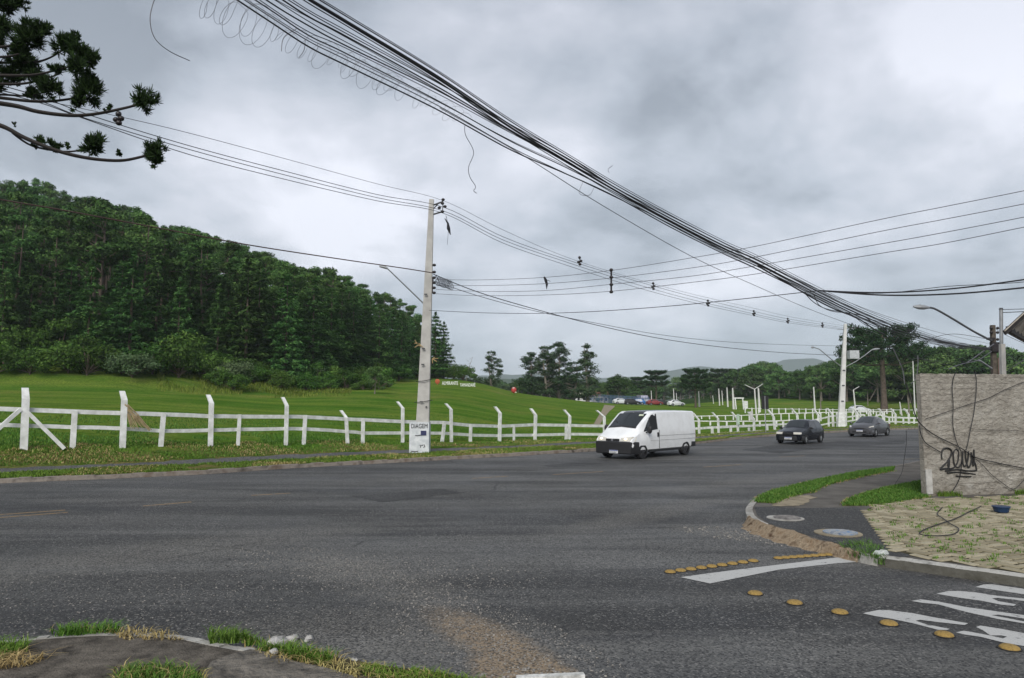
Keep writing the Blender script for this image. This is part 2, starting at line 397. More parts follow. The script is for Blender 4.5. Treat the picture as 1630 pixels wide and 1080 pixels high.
def grass_mat(name, stops, scale, fine=9.0, streak=False, dry=None, bs=0.8):
    m, nt, N, L, b = new_mat(name)
    c = ramp(nt, noise(nt, scale, 8, 0.62), stops)
    if streak:
        t = N.new('ShaderNodeTexCoord'); mp = N.new('ShaderNodeMapping'); mp.inputs[2].default_value = (0, 0, -R(12)); mp.inputs[3].default_value = (0.018, 0.22, 0.22)
        L.new(t.outputs['Object'], mp.inputs[0])
        c = fmix(nt, ramp(nt, noise(nt, 1.0, 6, 0.65, mp.outputs[0], 0.4), [(0.4, g3(0)), (0.60, g3(0.8))]), c, (0.20, 0.26, 0.045))
        c = fmix(nt, ramp(nt, noise(nt, 2.1, 6, 0.65, mp.outputs[0], 0.4), [(0.46, g3(0)), (0.64, g3(0.75))]), c, (0.046, 0.132, 0.013))
    if dry:
        c = fmix(nt, ramp(nt, noise(nt, dry[0], 7, 0.65), [(dry[1], g3(0)), (dry[1] + 0.16, g3(0.85))]), c, dry[2])
    fn = noise(nt, fine, 6, 0.75)
    c = fmix(nt, ramp(nt, fn, [(0.35, g3(0.75)), (0.6, g3(0))]), c, (0.035, 0.075, 0.012), 'MIX')
    L.new(c, b.inputs['Base Color']); setin(b, Roughness=0.95); b.inputs['Specular IOR Level'].default_value = 0.0
    bump(nt, b, math_(nt, 'ADD', fn, noise(nt, fine * 4, 3, 0.7)), bs, 0.08); return m
M['lawn'] = grass_mat('lawn_grass', [(0.34, (0.068, 0.155, 0.018)), (0.52, (0.105, 0.210, 0.026)), (0.68, (0.165, 0.255, 0.038))], 0.16, 5.0, True, (0.08, 0.53, (0.23, 0.23, 0.06)))
M['verge'] = grass_mat('verge_grass', [(0.34, (0.07, 0.135, 0.02)), (0.55, (0.12, 0.175, 0.03)), (0.72, (0.18, 0.19, 0.055))], 0.7, 9.0, False, (0.55, 0.43, (0.29, 0.215, 0.10)))
M['undergrowth'] = grass_mat('undergrowth', [(0.34, (0.018, 0.035, 0.012)), (0.6, (0.03, 0.055, 0.018)), (0.75, (0.045, 0.07, 0.022))], 0.12, 1.2)

# ------------------------------------------------------------------ terrain beyond the main road
def tab(xs, vs): return (np.array(xs, float), np.array(vs, float))
T_K = tab([-500, -250, 0, 195, 335, 455, 640, 815, 940, 1110, 1210, 1330, 1420, 1500, 1700, 2200],
          [18.5, 19.9, 22.2, 23.7, 25.1, 27.2, 30.1, 33.6, 37, 44, 53.3, 61.6, 67.6, 71, 77, 84])
T_S1 = (T_K[0], np.array([19.4, 20.9, 23.2, 25.2, 27, 29.5, 33.3, 38, 42, 48.5, 56.5, 65, 71, 75, 81, 88]))
Z_S1 = (T_K[0], np.array([.2, .2, .216, .24, .21, .18, .16, .13, .12, .1, .1, .1, .1, .1, .1, .1]))
T_S2 = (T_K[0], np.array([20.2, 21.7, 24.2, 26.1, 28, 31, 34.8, 39.5, 44, 51, 59, 67.5, 74, 78, 84, 91]))
Z_S2 = (T_K[0], np.array([.25, .25, .27, .28, .31, .26, .21, .15, .14, .11, .1, .1, .1, .1, .1, .1]))
FX = [-500, -250, 38, 195, 335, 455, 640, 718, 795, 851, 905, 955, 1113, 1233, 1330, 1420, 1500, 1700, 2200]
T_F = tab(FX, [21.5, 23.2, 26.2, 28.3, 31, 33.6, 38.9, 41.5, 45.5, 48.5, 51, 53, 58, 66, 75, 82, 86, 95, 110])
Z_F = tab(FX, [.9, .85, .83, .75, .64, .52, .35, .25, .08, .0, -.1, -.12, 0, .0, .06, .1, .1, .1, .1])
LX = [-500, 0, 195, 335, 455, 600, 650, 700, 760, 815, 880, 930, 980, 1050, 1110, 1210, 1330, 1500, 2200]
T_L = tab(LX, [70, 75, 75, 80, 85, 120, 140, 150, 155, 150, 150, 150, 150, 150, 150, 150, 150, 140, 140])
Z_L = tab(LX, [CAMZ - Y * (y - 643) / FPX for Y, y in zip(T_L[1], [616, 616, 619, 623, 629, 608, 606, 601, 607, 624, 633, 639, 645, 648, 651, 655, 656, 657, 657])])
RX = [-500, 0, 200, 400, 560, 650, 700, 740, 790, 850, 950, 1050, 1100, 1150, 1220, 1330, 1480, 1630, 2200]
T_R = tab(RX, [270, 260, 250, 240, 220, 200, 190, 200, 230, 260, 300, 350, 380, 400, 400, 380, 360, 340, 340])
Z_R = tab(RX, [CAMZ - Y * (y - 643) / FPX for Y, y in zip(T_R[1], [290, 340, 392, 458, 508, 558, 603, 614, 632, 638, 640, 640, 634, 622, 610, 606, 586, 594, 594])])
def I(t, x): return np.interp(x, t[0], t[1])
NSUB = [3, 2, 7, 26, 26, 6, 6]
gx = np.arange(-500, 2201, 12.0)
key = [(I(T_K, gx) + 0.12, np.full_like(gx, 0.14)), (I(T_S1, gx), I(Z_S1, gx)), (I(T_S2, gx), I(Z_S2, gx)), (I(T_F, gx), I(Z_F, gx)),
       (I(T_L, gx), I(Z_L, gx)), (I(T_R, gx), I(Z_R, gx)), (I(T_R, gx) * 1.7, I(Z_R, gx) * 0.35), (np.full_like(gx, 4500.0), np.full_like(gx, -6.0))]
rowsY, rowsZ, marks = [], [], [0]
for a, b_, n in zip(key[:-1], key[1:], NSUB):
    for k in range(n):
        rowsY.append(a[0] + (b_[0] - a[0]) * k / n); rowsZ.append(a[1] + (b_[1] - a[1]) * k / n)
    marks.append(len(rowsY))
rowsY.append(key[-1][0]); rowsZ.append(key[-1][1])
TY, TZ = np.array(rowsY), np.array(rowsZ)          # rows x cols
def smooth1(A, axis):
    return (np.take(A, np.clip(np.arange(A.shape[axis]) - 1, 0, None), axis) + 2 * A + np.take(A, np.clip(np.arange(A.shape[axis]) + 1, None, A.shape[axis] - 1), axis)) / 4
fr = marks[3]
for it in range(5):
    Zs = smooth1(smooth1(TZ, 0), 1); Ys = smooth1(TY, 1)
    w = np.zeros(len(TZ)); w[fr + 1:-1] = 1.0; w[:fr + 1] = 0.0
    TZ = TZ * (1 - w[:, None]) + Zs * w[:, None]
    TY = TY * 0.6 + Ys * 0.4
TZ[1:marks[3] + 1] += RNG.normal(0, 0.012, (marks[3], len(gx)))
gq = (gx - 815) / FPX
def zt(X, Y):
    q = X / Y; i = int(np.clip(np.searchsorted(gq, q) - 1, 0, len(gq) - 2)); t = float(np.clip((q - gq[i]) / (gq[i + 1] - gq[i]), 0, 1))
    return float(np.interp(Y, TY[:, i], TZ[:, i]) * (1 - t) + np.interp(Y, TY[:, i + 1], TZ[:, i + 1]) * t)
def on_ground(x, Y):       # photo column x at depth Y, standing on the terrain
    X = (x - 815) / FPX * Y
    return Vector((X, Y, zt(X, Y)))
def terrain(name, r0, r1, m):
    A = TY[r0:r1 + 1]; Zz = TZ[r0:r1 + 1]; nr, nc = A.shape
    v = np.stack([A * gq[None, :], A, Zz], -1).reshape(-1, 3)
    i, j = np.meshgrid(np.arange(nr - 1), np.arange(nc - 1), indexing='ij')
    a = (i * nc + j).ravel(); f = np.stack([a, a + 1, a + nc + 1, a + nc], -1)
    return struct(link(name, np_mesh(name, v, f, m, True)))
terrain('grass_verge', 0, marks[1], M['verge'])
terrain('far_pavement', marks[1], marks[2], M['old_asphalt'])
terrain('grass_bank', marks[2], marks[3] - 2, M['verge'])
terrain('lawn', marks[3] - 2, marks[4] + 6, M['lawn'])
terrain('hillside', marks[4] + 6, len(TY) - 1, M['undergrowth'])

# base sheet to the horizon, and the road
struct(MB().add([(-9000, -9000, -8), (9000, -9000, -8), (9000, 9000, -8), (-9000, 9000, -8)], [(0, 1, 2, 3)]).build('ground', M['undergrowth']))
kx = np.arange(-500, 2201, 20.0)
kerb_line = [Vector(((x - 815) / FPX * Y, Y, 0)) for x, Y in zip(kx, I((gx, TY[0]), kx) - 0.12)]
road = [(p.x, p.y) for p in kerb_line] + [(140, 60), (140, -80), (-100, -80), (-75, -18)]
struct(MB().sheet(road, 0.0).build('road', M['asphalt']))
kb = MB()
nrm = Vector((0, 1, 0))
for i in range(len(kerb_line) - 1):
    a, b_ = kerb_line[i], kerb_line[i + 1]
    n = Vector((-(b_ - a).y, (b_ - a).x, 0)).normalized() * 0.15
    dz = random.uniform(-.02, .015); 
    kb.add([a + Vector((0, 0, -.02)), b_ + Vector((0, 0, -.02)), b_ + n + Vector((0, 0, -.02)), a + n + Vector((0, 0, -.02)),
            a + n * .12 + Vector((0, 0, .135 + dz)), b_ + n * .12 + Vector((0, 0, .135 + dz)), b_ + n + Vector((0, 0, .15 + dz)), a + n + Vector((0, 0, .15 + dz))],
           [(0, 1, 5, 4), (4, 5, 6, 7), (3, 7, 6, 2), (0, 4, 7, 3), (1, 2, 6, 5)])
struct(kb.build('kerb', M['kerb']))

# distant misty hills
def hills(name, Y, pts, m, depth=500):
    xs = np.arange(pts[0][0], pts[-1][0] + 1, 12.0); t = tab([p[0] for p in pts], [p[1] for p in pts]); v, f = [], []
    for x in xs:
        q = (x - 815) / FPX; zt_ = CAMZ - Y * (float(I(t, x)) + random.uniform(-.7, .7) - 643) / FPX
        for k, (dY, kz) in enumerate(((-depth, 0.0), (-depth * .45, .55), (0, 1.0), (depth, .3), (depth * 1.6, 0))):
            v.append((q * (Y + dY), Y + dY, -7 + (zt_ + 7) * kz + (RNG.normal(0, 3) if 0 < kz < 1 else 0)))
    n = len(xs)
    for i in range(n - 1):
        for k in range(4): f.append((i * 5 + k, i * 5 + 5 + k, i * 5 + 6 + k, i * 5 + 1 + k))
    return struct(link(name, np_mesh(name, v, f, m, True)))
hills('hills', 3800, [(600, 612), (730, 600), (800, 597), (870, 596), (950, 602), (1020, 600), (1062, 591), (1112, 583), (1160, 590), (1205, 586), (1250, 573), (1300, 571), (1345, 586), (1420, 596), (1600, 600)], M['undergrowth'])
hills('foothills', 1700, [(640, 628), (740, 610), (800, 603), (860, 606), (960, 612), (1010, 617), (1090, 606), (1150, 610), (1250, 618), (1400, 622)], M['undergrowth'], 160)

# ------------------------------------------------------------------ trees
def unit(a): return a / (np.linalg.norm(a, axis=-1, keepdims=True) + 1e-9)
def leaf_quads(P, Nn, size, aspect, T=None, r=RNG):
    n = len(P); size = np.broadcast_to(size, (n,))[:, None]
    if T is None: T = r.normal(size=(n, 3))
    T = unit(T - Nn * (T * Nn).sum(-1, keepdims=True)); B = np.cross(Nn, T)
    k = 0.45
    v = np.stack([P - T * size, P + B * size * aspect - T * size * (k - .35), P + T * size, P - B * size * aspect - T * size * (k - .35)], 1).reshape(-1, 3)
    f = np.arange(4 * n).reshape(n, 4)
    return v, f
def cloud(clumps, per, size, aspect=0.5, shell=2.2, up=0.35, droop=None, r=RNG):
    Ps, Ns = [], []
    for c, rad in clumps:
        n = max(4, int(per * (0.6 + 0.8 * r.random())))
        d = unit(r.normal(size=(n, 3))); rr = r.random(n) ** (1 / shell)
        Ps.append(np.array(c) + d * rr[:, None] * np.array(rad)); Ns.append(unit(d * 0.8 + r.normal(size=(n, 3)) * 0.55 + np.array([0, 0, up])))
    P = np.concatenate(Ps); Nn = np.concatenate(Ns)
    return leaf_quads(P, Nn, size * r.uniform(0.6, 1.3, len(P)), aspect, r=r)
def trunk_mesh(name, h, r0, r1, m, limbs=(), bend=0.0, n=7):
    mb = MB(); pts = [(bend * math.sin(i / 6 * 2.2) * h * .05, bend * math.cos(i / 6 * 3) * h * .03 - bend * h * .03, h * i / 6 - (0.3 if i == 0 else 0)) for i in range(7)]
    mb.tube(pts, [r0 * (1 - i / 6) + r1 * i / 6 + (r0 * .35 if i == 0 else 0) for i in range(7)], n)
    for p, ra in limbs: mb.tube(p, ra, 5)
    return mb.mesh(name, m, 60)
def tall_pine(i):
    r = np.random.default_rng(100 + i); h = 17.0; cl = []; limbs = []
    base = r.uniform(7.5, 10)
    for k in range(int(r.integers(12, 17))):
        t = r.random(); z = base + (h - base) * t; sp = (0.35 + 1.0 * math.sin(math.pi * min(1, 0.25 + t * .78))) * r.uniform(.5, 1.25) * 2.3
        a = r.uniform(0, 6.28); c = (sp * math.cos(a) * .75, sp * math.sin(a) * .75, z + r.normal(0, .3)); q = r.uniform(.75, 1.35)
        cl.append((c, (q * 1.15, q * 1.15, q * .62)))
        limbs.append(([(0, 0, z - .9), (c[0] * .6, c[1] * .6, z - .3), c], [.07, .05, .02]))
    cl.append(((0, 0, h), (.8, .8, .8)))
    v, f = cloud(cl, 230, 0.235, 0.36, 2.0, 0.5, r=r)
    return np_mesh('pine_crown', v, f, M['pine']), trunk_mesh('pine_trunk', h, .2, .05, M['bark'], limbs, r.uniform(-1, 1))
def cone_pine(i):
    r = np.random.default_rng(200 + i); h = 12.0; Ps, Ns, Ts = [], [], []; limbs = []
    for w in range(17):
        t = w / 16; z = 0.9 + t * (h - 1.0); L = (1 - t) ** .8 * 3.3 * r.uniform(.8, 1.15) + .3
        for b in range(int(5 + 3 * (1 - t))):
            a = r.uniform(0, 6.28); Lb = L * r.uniform(.65, 1.15); n = int(22 + Lb * 30)
            s = r.random(n) ** .6; wd = .34 * (1 - s * .55) * (Lb * .42 + .35)
            x = s * Lb; y = r.normal(0, 1, n) * wd * .7; zz = z + s * Lb * .10 - (s ** 2) * Lb * .12 + r.normal(0, .13, n)
            P = np.stack([x * math.cos(a) - y * math.sin(a), x * math.sin(a) + y * math.cos(a), zz], -1); Ps.append(P)
            Ns.append(unit(np.array([math.cos(a) * .25, math.sin(a) * .25, 1]) + r.normal(0, .45, (n, 3))))
            Ts.append(np.array([math.cos(a), math.sin(a), .1]) + r.normal(0, .5, (n, 3)))
    P = np.concatenate(Ps); v, f = leaf_quads(P, np.concatenate(Ns), .235 * r.uniform(.6, 1.25, len(P)), .32, np.concatenate(Ts), r)
    return np_mesh('conical_crown', v, f, M['pine_dark']), trunk_mesh('conical_trunk', h, .2, .03, M['bark'])
def bush(i, mt='bush'):
    r = np.random.default_rng(300 + i); cl = []; limbs = []; h = 4.0
    for k in range(int(r.integers(15, 22))):
        a = r.uniform(0, 6.28); d = math.sqrt(r.random()) * 2.5; z = r.uniform(.35, 1) * (h - d * .75); q = r.uniform(.6, 1.15)
        cl.append(((d * math.cos(a), d * math.sin(a), max(.4, z)), (q * 1.15, q * 1.15, q * .75)))
        if k % 2 == 0: limbs.append(([(0, 0, .2), (d * .5 * math.cos(a), d * .5 * math.sin(a), z * .6), (d * math.cos(a), d * math.sin(a), z)], [.07, .05, .02]))
    v, f = cloud(cl, 210, .145, .5, 2.3, .5, r=r)
    return np_mesh('shrub_crown', v, f, M[mt]), trunk_mesh('shrub_stem', 2.2, .1, .03, M['bark'], limbs, 1)
def dome_tree(i, mt='broad'):
    r = np.random.default_rng(400 + i); cl = []; limbs = []; h = 12.0
    for k in range(int(r.integers(36, 46))):
        a = r.uniform(0, 6.28); d = math.sqrt(r.random()) * 4.6; top = h - (d / 4.9) ** 2 * 4.5; z = top - r.random() ** 1.6 * (8.0 if k % 2 else 4.0); z = max(z, 1.6); q = r.uniform(.9, 1.7)
        cl.append(((d * math.cos(a), d * math.sin(a), z), (q * 1.2, q * 1.2, q * .75)))
        if k % 3 == 0: limbs.append(([(0, 0, 4.5), (d * .5 * math.cos(a), d * .5 * math.sin(a), z - 1.8), (d * math.cos(a), d * math.sin(a), z)], [.14, .09, .03]))
    v, f = cloud(cl, 150, .30, .55, 2.4, .5, r=r)
    return np_mesh('leafy_crown', v, f, M[mt]), trunk_mesh('leafy_trunk', h * .8, .28, .06, M['bark_pale'], limbs, r.uniform(-1, 1))
def tall_leafy(i, slim=1.0, per=110):
    r = np.random.default_rng(500 + i); cl = []; limbs = []; h = 18.0
    for k in range(int(r.integers(50, 60))):
        t = r.random() ** 1.15; z = 1.6 + t * (h - 2.0); sp = slim * 3.2 * (1 - t * .38) * math.sin(math.pi * min(1, .16 + t * .74)) ** .55 * r.uniform(.3, 1.1); a = r.uniform(0, 6.28); q = r.uniform(.75, 1.5) * (1.15 - .45 * t)
        c = (sp * math.cos(a), sp * math.sin(a), z); cl.append((c, (q, q, q * .85)))
        limbs.append(([(0, 0, z - 1.6), (c[0] * .55, c[1] * .55, z - .7), c], [.09, .06, .02]))
    cl.append(((0, 0, h - .3), (1.2, 1.2, .9)))
    v, f = cloud(cl, per, .235, .5, 2.0, .3, r=r)
    return np_mesh('eucalyptus_crown', v, f, M['euc']), trunk_mesh('eucalyptus_trunk', h * .97, .30, .05, M['bark_pale'], limbs, r.uniform(-1, 1))
def araucaria(i, h=16.0, spread=5.0, flat=.35, tiers=3, clean=.55, tr_r=.34):
    """umbrella crown: whorls of limbs that curve up into dense tufts"""
    r = np.random.default_rng(600 + i); cl = []; limbs = []
    for tr in range(tiers):
        z0 = h * (clean + (1 - clean) * .75 * tr / max(1, tiers - 1)) if tiers > 1 else h * .8
        L = spread * (1 - .28 * tr / max(1, tiers - 1)) ; nb = 13
        for b in range(nb):
            a = 6.283 * b / nb + r.uniform(-.2, .2); Lb = L * r.uniform(.8, 1.05); rise = Lb * flat * r.uniform(.7, 1.2)
            pts = [(0, 0, z0), (Lb * .35 * math.cos(a), Lb * .35 * math.sin(a), z0 - Lb * .03), (Lb * .75 * math.cos(a), Lb * .75 * math.sin(a), z0 + rise * .35), (Lb * math.cos(a), Lb * math.sin(a), z0 + rise)]
            limbs.append((pts, [.10, .085, .06, .03]))
            e = pts[-1]
            for k in range(7):
                s = r.uniform(.58, 1.02); a2 = a + r.uniform(-.17, .17)
                c = (Lb * s * math.cos(a2), Lb * s * math.sin(a2), z0 + rise * (s ** 2.2) + r.uniform(.0, .55)); q = r.uniform(.6, 1.0) * (spread / 5) ** .5
                cl.append((c, (q, q, q * .72)))
    cl.append(((0, 0, h), (.9, .9, .6)))
    v, f = cloud(cl, 62, .25, .36, 1.6, .3, r=r)
    return np_mesh('araucaria_crown', v, f, M['arau']), trunk_mesh('araucaria_trunk', h, tr_r * h / 16, tr_r * .55 * h / 16, M['bark'], limbs)
def palm(i):
    r = np.random.default_rng(700 + i); Ps, Ns, Ts = [], [], []; h = 4.4
    for b in range(15):
        a = 6.283 * b / 15 + r.uniform(-.2, .2); el = r.uniform(.1, 1.1); L = r.uniform(1.5, 2.0); s = np.linspace(.08, 1, 44)
        x = s * L * math.cos(el * .75); z = h + s * L * math.sin(el) - (s ** 2) * L * .75
        side = np.where(np.arange(44) % 2, 1, -1); off = side * .28 * np.sin(np.pi * np.clip(s * .9 + .08, 0, 1)); z = z - abs(off) * .45
        P = np.stack([x * math.cos(a) - off * math.sin(a), x * math.sin(a) + off * math.cos(a), z], -1); Ps.append(P)
        Ts.append(np.stack([-side * math.sin(a) + .7 * math.cos(a), side * math.cos(a) + .7 * math.sin(a), -.4 + 0 * s], -1)); Ns.append(unit(np.array([0, 0, 1.]) + r.normal(0, .2, (44, 3))))
    P = np.concatenate(Ps); v, f = leaf_quads(P, np.concatenate(Ns), np.full(len(P), .34), .16, np.concatenate(Ts), r)
    return np_mesh('palm_crown', v, f, M['palm']), trunk_mesh('palm_trunk', h, .16, .10, M['bark_pale'], (), .4)

def plant(name, label, cat, kind, loc, s=1.0, sz=None, rz=None, group=None):
    root = thing(name, label, cat, loc, random.uniform(0, 6.28) if rz is None else rz, group)
    root.scale = (s, s, s if sz is None else sz)
    link('trunk', kind[1], root); link('crown', kind[0], root); return root

PINES = [tall_pine(i) for i in range(5)]
CONES = [cone_pine(i) for i in range(4)]
BUSH = [bush(i) for i in range(4)] + [bush(9, 'bush_dusty')]
DOMES = [dome_tree(i) for i in range(4)]
EUC = [tall_leafy(i) for i in range(2)] + [tall_leafy(5, .62, 90)]
ARAU = [araucaria(0, 16, 5.2, .42, 3, .55), araucaria(1, 16, 5.6, .40, 4, .45), araucaria(2, 16, 8.6, .24, 4, .58, .62)]
PALM = [palm(0), palm(1)]

def skyline_ok(x, Y, z_top, lim):
    return 643 - (z_top - CAMZ) / Y * FPX > lim
SKY_L = tab([-400, 0, 40, 100, 140, 200, 250, 300, 400, 480, 510, 560, 600, 650, 690, 705], [255, 280, 276, 305, 308, 326, 350, 362, 393, 425, 420, 442, 462, 480, 515, 560])
# tall pines on the left hillside, nearest rows first
GP = 'pines of the forest on the left hillside'
rr = random.Random(5); placed = []; npine = 0
cand = []
for it in range(9000):
    x = rr.uniform(-190, 706); Yl = float(I(T_L, x)); Yr = float(I(T_R, x)); t = rr.random() ** 1.1
    Y = Yl + 14 + (Yr * 1.04 - Yl - 14) * t
    cand.append((Y, x))
cand.sort()
for Y, x in cand:
    p = on_ground(x, Y)
    d0 = 4.2 + Y * .010
    if any((p.x - a) ** 2 + (p.y - b) ** 2 < d0 * d0 for a, b in placed): continue
    Yl = float(I(T_L, x)); front = (Y - Yl) < 30
    if x > 560 and front: continue
    sky = float(I(SKY_L, x)); s = rr.uniform(.85, 1.12); 
    while s > .45 and not skyline_ok(x, Y, p.z + 17.6 * s, sky + rr.uniform(-3, 8)): s *= .93
    if s <= .45: continue
    if npine >= 290: break
    placed.append((p.x, p.y)); npine += 1
    far = Y > 190
    plant('pine_tree', 'tall pine with a grey green rounded crown along the upper rows of the left hillside' if far else 'tall bare trunked pine in the middle rows of the left hillside forest', 'tree',
          PINES[npine % 5], p, s * 1.12, s, rr.uniform(0, 6.28), GP + (' near the ridge' if far else ' below the ridge'))
# dark conical pines along the forest's lower edge
for k in range(92):
    for tries in range(60):
        x = rr.uniform(-150, 715); Yl = float(I(T_L, x)); Y = Yl + rr.uniform(6, 34)
        if x > 470: Y = Yl + rr.uniform(2, 40) if x < 600 else Yl + rr.uniform(0, 26)
        p = on_ground(x, Y)
        if all((p.x - a) ** 2 + (p.y - b) ** 2 > 3.3 ** 2 for a, b in placed): break
    else: continue
    placed.append((p.x, p.y)); s = rr.uniform(.85, 1.25) * (1.2 if x > 400 else 1.0)
    sky = float(I(SKY_L, x))
    while s > .3 and not skyline_ok(x, Y, p.z + 12.5 * s, sky + 15): s *= .93
    plant('conical_pine', 'dark conical pine at the lower edge of the left hillside forest', 'tree', CONES[k % 4], p, s, None, rr.uniform(0, 6.28), 'dark conical pines at the foot of the left hillside')
# bushes in front of the forest
placed_b = []
for k in range(96):
    for tries in range(60):
        x = rr.uniform(-140, 640); Yl = float(I(T_L, x)); Y = Yl + rr.uniform(-1, 14) - (0 if x < 330 else rr.uniform(0, 4))
        if x > 470: Y = 88 + (x - 470) * .22 + rr.uniform(0, 14)
        if k % 5 == 0: Y += 9
        p = on_ground(x, Y)
        if all((p.x - a) ** 2 + (p.y - b) ** 2 > 2.3 ** 2 for a, b in placed_b): break
    placed_b.append((p.x, p.y)); s = rr.uniform(.4, 1.2) * (1.25 if x < 300 else .78 if x > 380 else .9)
    dusty = k % 11 == 0
    plant('shrub', 'pale dusty leaved shrub in the thicket before the left forest' if dusty else 'rounded green shrub in the thicket before the left forest', 'bush', BUSH[4] if dusty else BUSH[k % 4], p, s, s * rr.uniform(.8, 1.15), None,
          'dusty shrubs before the left forest' if dusty else 'green shrubs before the left forest')
for k in range(46):
    x = 372 + 236 * k / 45 + rr.uniform(-6, 6); Y = 83 + (x - 372) * .045 + rr.uniform(0, 9); s = rr.uniform(.32, .78)
    plant('shrub', 'low rounded bush in the row trailing right of the thicket along the lawn edge', 'bush', BUSH[4] if k % 7 == 3 else BUSH[k % 4], on_ground(x, Y), s, s * rr.uniform(.8, 1.3), None, 'low bushes trailing along the lawn edge')
p = on_ground(597, 84)
plant('young_tree', 'small lone tree with a thin trunk on the lawn right of the thicket', 'tree', DOMES[1], p, .24, .27)
# right end of the left forest, behind the near utility pole
for x, Y, s, kd, nm, lb in ((693, 150, 1.15, CONES[0], 'conical_pine', 'ragged dark pine seen just right of the near utility pole'), (706, 152, 1.0, CONES[1], 'conical_pine', 'dark pine at the very right end of the left forest'),
                            (722, 150, .95, BUSH[1], 'shrub', 'grey green shrub right of the last pine above the letters'), (738, 152, 1.05, BUSH[0], 'shrub', 'bushy shrub at the top of the lawn beside a bare sapling')):
    plant(nm, lb, 'bush' if nm == 'shrub' else 'tree', kd, on_ground(x, Y), s)
b = MB(); p = on_ground(742, 151)
b.tube([p, p + Vector((.5, 0, 2.6)), p + Vector((1.4, 0, 5.2))], [.09, .06, .02], 5)
for k in range(7):
    a = p + Vector((.25 * k / 2, 0, 1.6 + k * .5)); b.tube([a, a + Vector(((-1) ** k * .7, .2, .55))], [.03, .012], 4)
solo(b, 'bare_sapling', M['bark_pale'], 'bare leaning sapling at the top of the lawn right of the forest', 'tree')

# trees in the middle distance
for x, Y, s, sz, kd, nm, lb in (
    (783, 172, .85, .50, EUC[0], 'eucalyptus_tree', 'lone dark bushy tree on the lawn crest left of the tree clump'),
    (840, 172, .62, .40, DOMES[3], 'leafy_tree', 'low dark bushy tree at the foot of the middle clump, left side'),
    (900, 170, .72, .40, DOMES[2], 'leafy_tree', 'low dark bushy tree at the foot of the middle clump, right side'),
    (865, 174, .7, .42, DOMES[1], 'leafy_tree', 'bushy tree filling the middle of the clump below the tall crowns'),
    (846, 168, 1.2, .56, EUC[1], 'eucalyptus_tree', 'broad dark tree at the left of the middle clump'),
    (870, 160, 1.15, .63, EUC[0], 'eucalyptus_tree', 'dark tree second from the left in the middle clump'),
    (889, 166, 1.25, .72, EUC[1], 'eucalyptus_tree', 'tall dark tree in the centre of the middle clump'),
    (912, 156, 1.1, .46, EUC[0], 'eucalyptus_tree', 'low dense tree inside the right of the middle clump'),
    (935, 155, 1.15, .69, EUC[2], 'eucalyptus_tree', 'slim airy tree with a pale trunk at the right of the middle clump'),
    (985, 190, .74, .62, DOMES[0], 'leafy_tree', 'light green broad tree behind the blue fence and parked cars'),
    (962, 200, .5, .46, DOMES[2], 'leafy_tree', 'low green tree beside the red roofed house'),
    (1008, 205, .5, .4, DOMES[3], 'leafy_tree', 'small yellow green tree at the right of the car park'),
    (1044, 185, .72, .55, ARAU[0], 'araucaria_tree', 'umbrella shaped araucaria behind the white van, left one of the two'),
    (1015, 230, .6, .52, ARAU[0], 'araucaria_tree', 'small flat topped araucaria behind the light green tree'),
    (1036, 200, .3, .40, DOMES[1], 'leafy_tree', 'thin small tree under the left umbrella araucaria'),
    (1106, 158, .66, .535, ARAU[1], 'araucaria_tree', 'dense umbrella shaped araucaria behind the white van, right one of the two'),
    (1143, 240, .78, .62, ARAU[0], 'araucaria_tree', 'greyish wide araucaria beyond the white lamp posts'),
    (1165, 250, .78, .60, ARAU[1], 'araucaria_tree', 'hazy araucaria against the far wood left of the double lamp post'),
    (1405, 138, .98, 1.02, ARAU[2], 'araucaria_tree', 'big spreading araucaria with a bare trunk behind the right concrete pole')):
    plant(nm, lb, 'tree', kd, on_ground(x, Y), s, sz)
for i, (x, Y, s, lb) in enumerate(((1304, 150, .93, 'green palm left of the right concrete pole, beside a thin white post'), (1379, 165, .78, 'short palm between the right concrete pole and the big araucaria'), (1444, 130, .95, 'tallest palm, in front of the dark wood near the rough wall'))):
    plant('palm_tree', lb, 'tree', PALM[i % 2], on_ground(x, Y), s)

# wood on the right hill
SKY_R = tab([1040, 1100, 1150, 1170, 1195, 1225, 1245, 1270, 1330, 1400, 1480, 1560, 1640, 1900], [632, 622, 604, 588, 582, 574, 590, 590, 574, 560, 552, 550, 562, 560])
placed_r = []; nr_ = 0; cand = []
for it in range(5000):
    x = rr.uniform(1060, 1800); base = float(np.interp(x, [1060, 1150, 1250, 1330, 1450, 1640, 1800], [270, 235, 205, 185, 165, 140, 135])); Yr = float(I(T_R, x))
    cand.append((base + (Yr * 1.03 - base) * rr.random() ** 1.3, x))
cand.sort()
for Y, x in cand:
    p = on_ground(x, Y); d0 = 6.2 + (Y - 130) * .018
    if any((p.x - a) ** 2 + (p.y - b) ** 2 < d0 * d0 for a, b in placed_r): continue
    s = rr.uniform(.8, 1.2); sky = float(I(SKY_R, x))
    while s > .4 and not skyline_ok(x, Y, p.z + 12.6 * s, sky + rr.uniform(-4, 6)): s *= .93
    if s <= .4: continue
    if nr_ >= 285: break
    placed_r.append((p.x, p.y)); nr_ += 1
    plant('forest_tree', 'round crowned leafy tree in the front rows of the wood on the right' if Y < 230 else 'hazy leafy tree higher up the wooded hill on the right', 'tree', DOMES[nr_ % 4], p, s * 1.15, s, None,
          'trees at the front of the right wood' if Y < 230 else 'trees up the right hill')
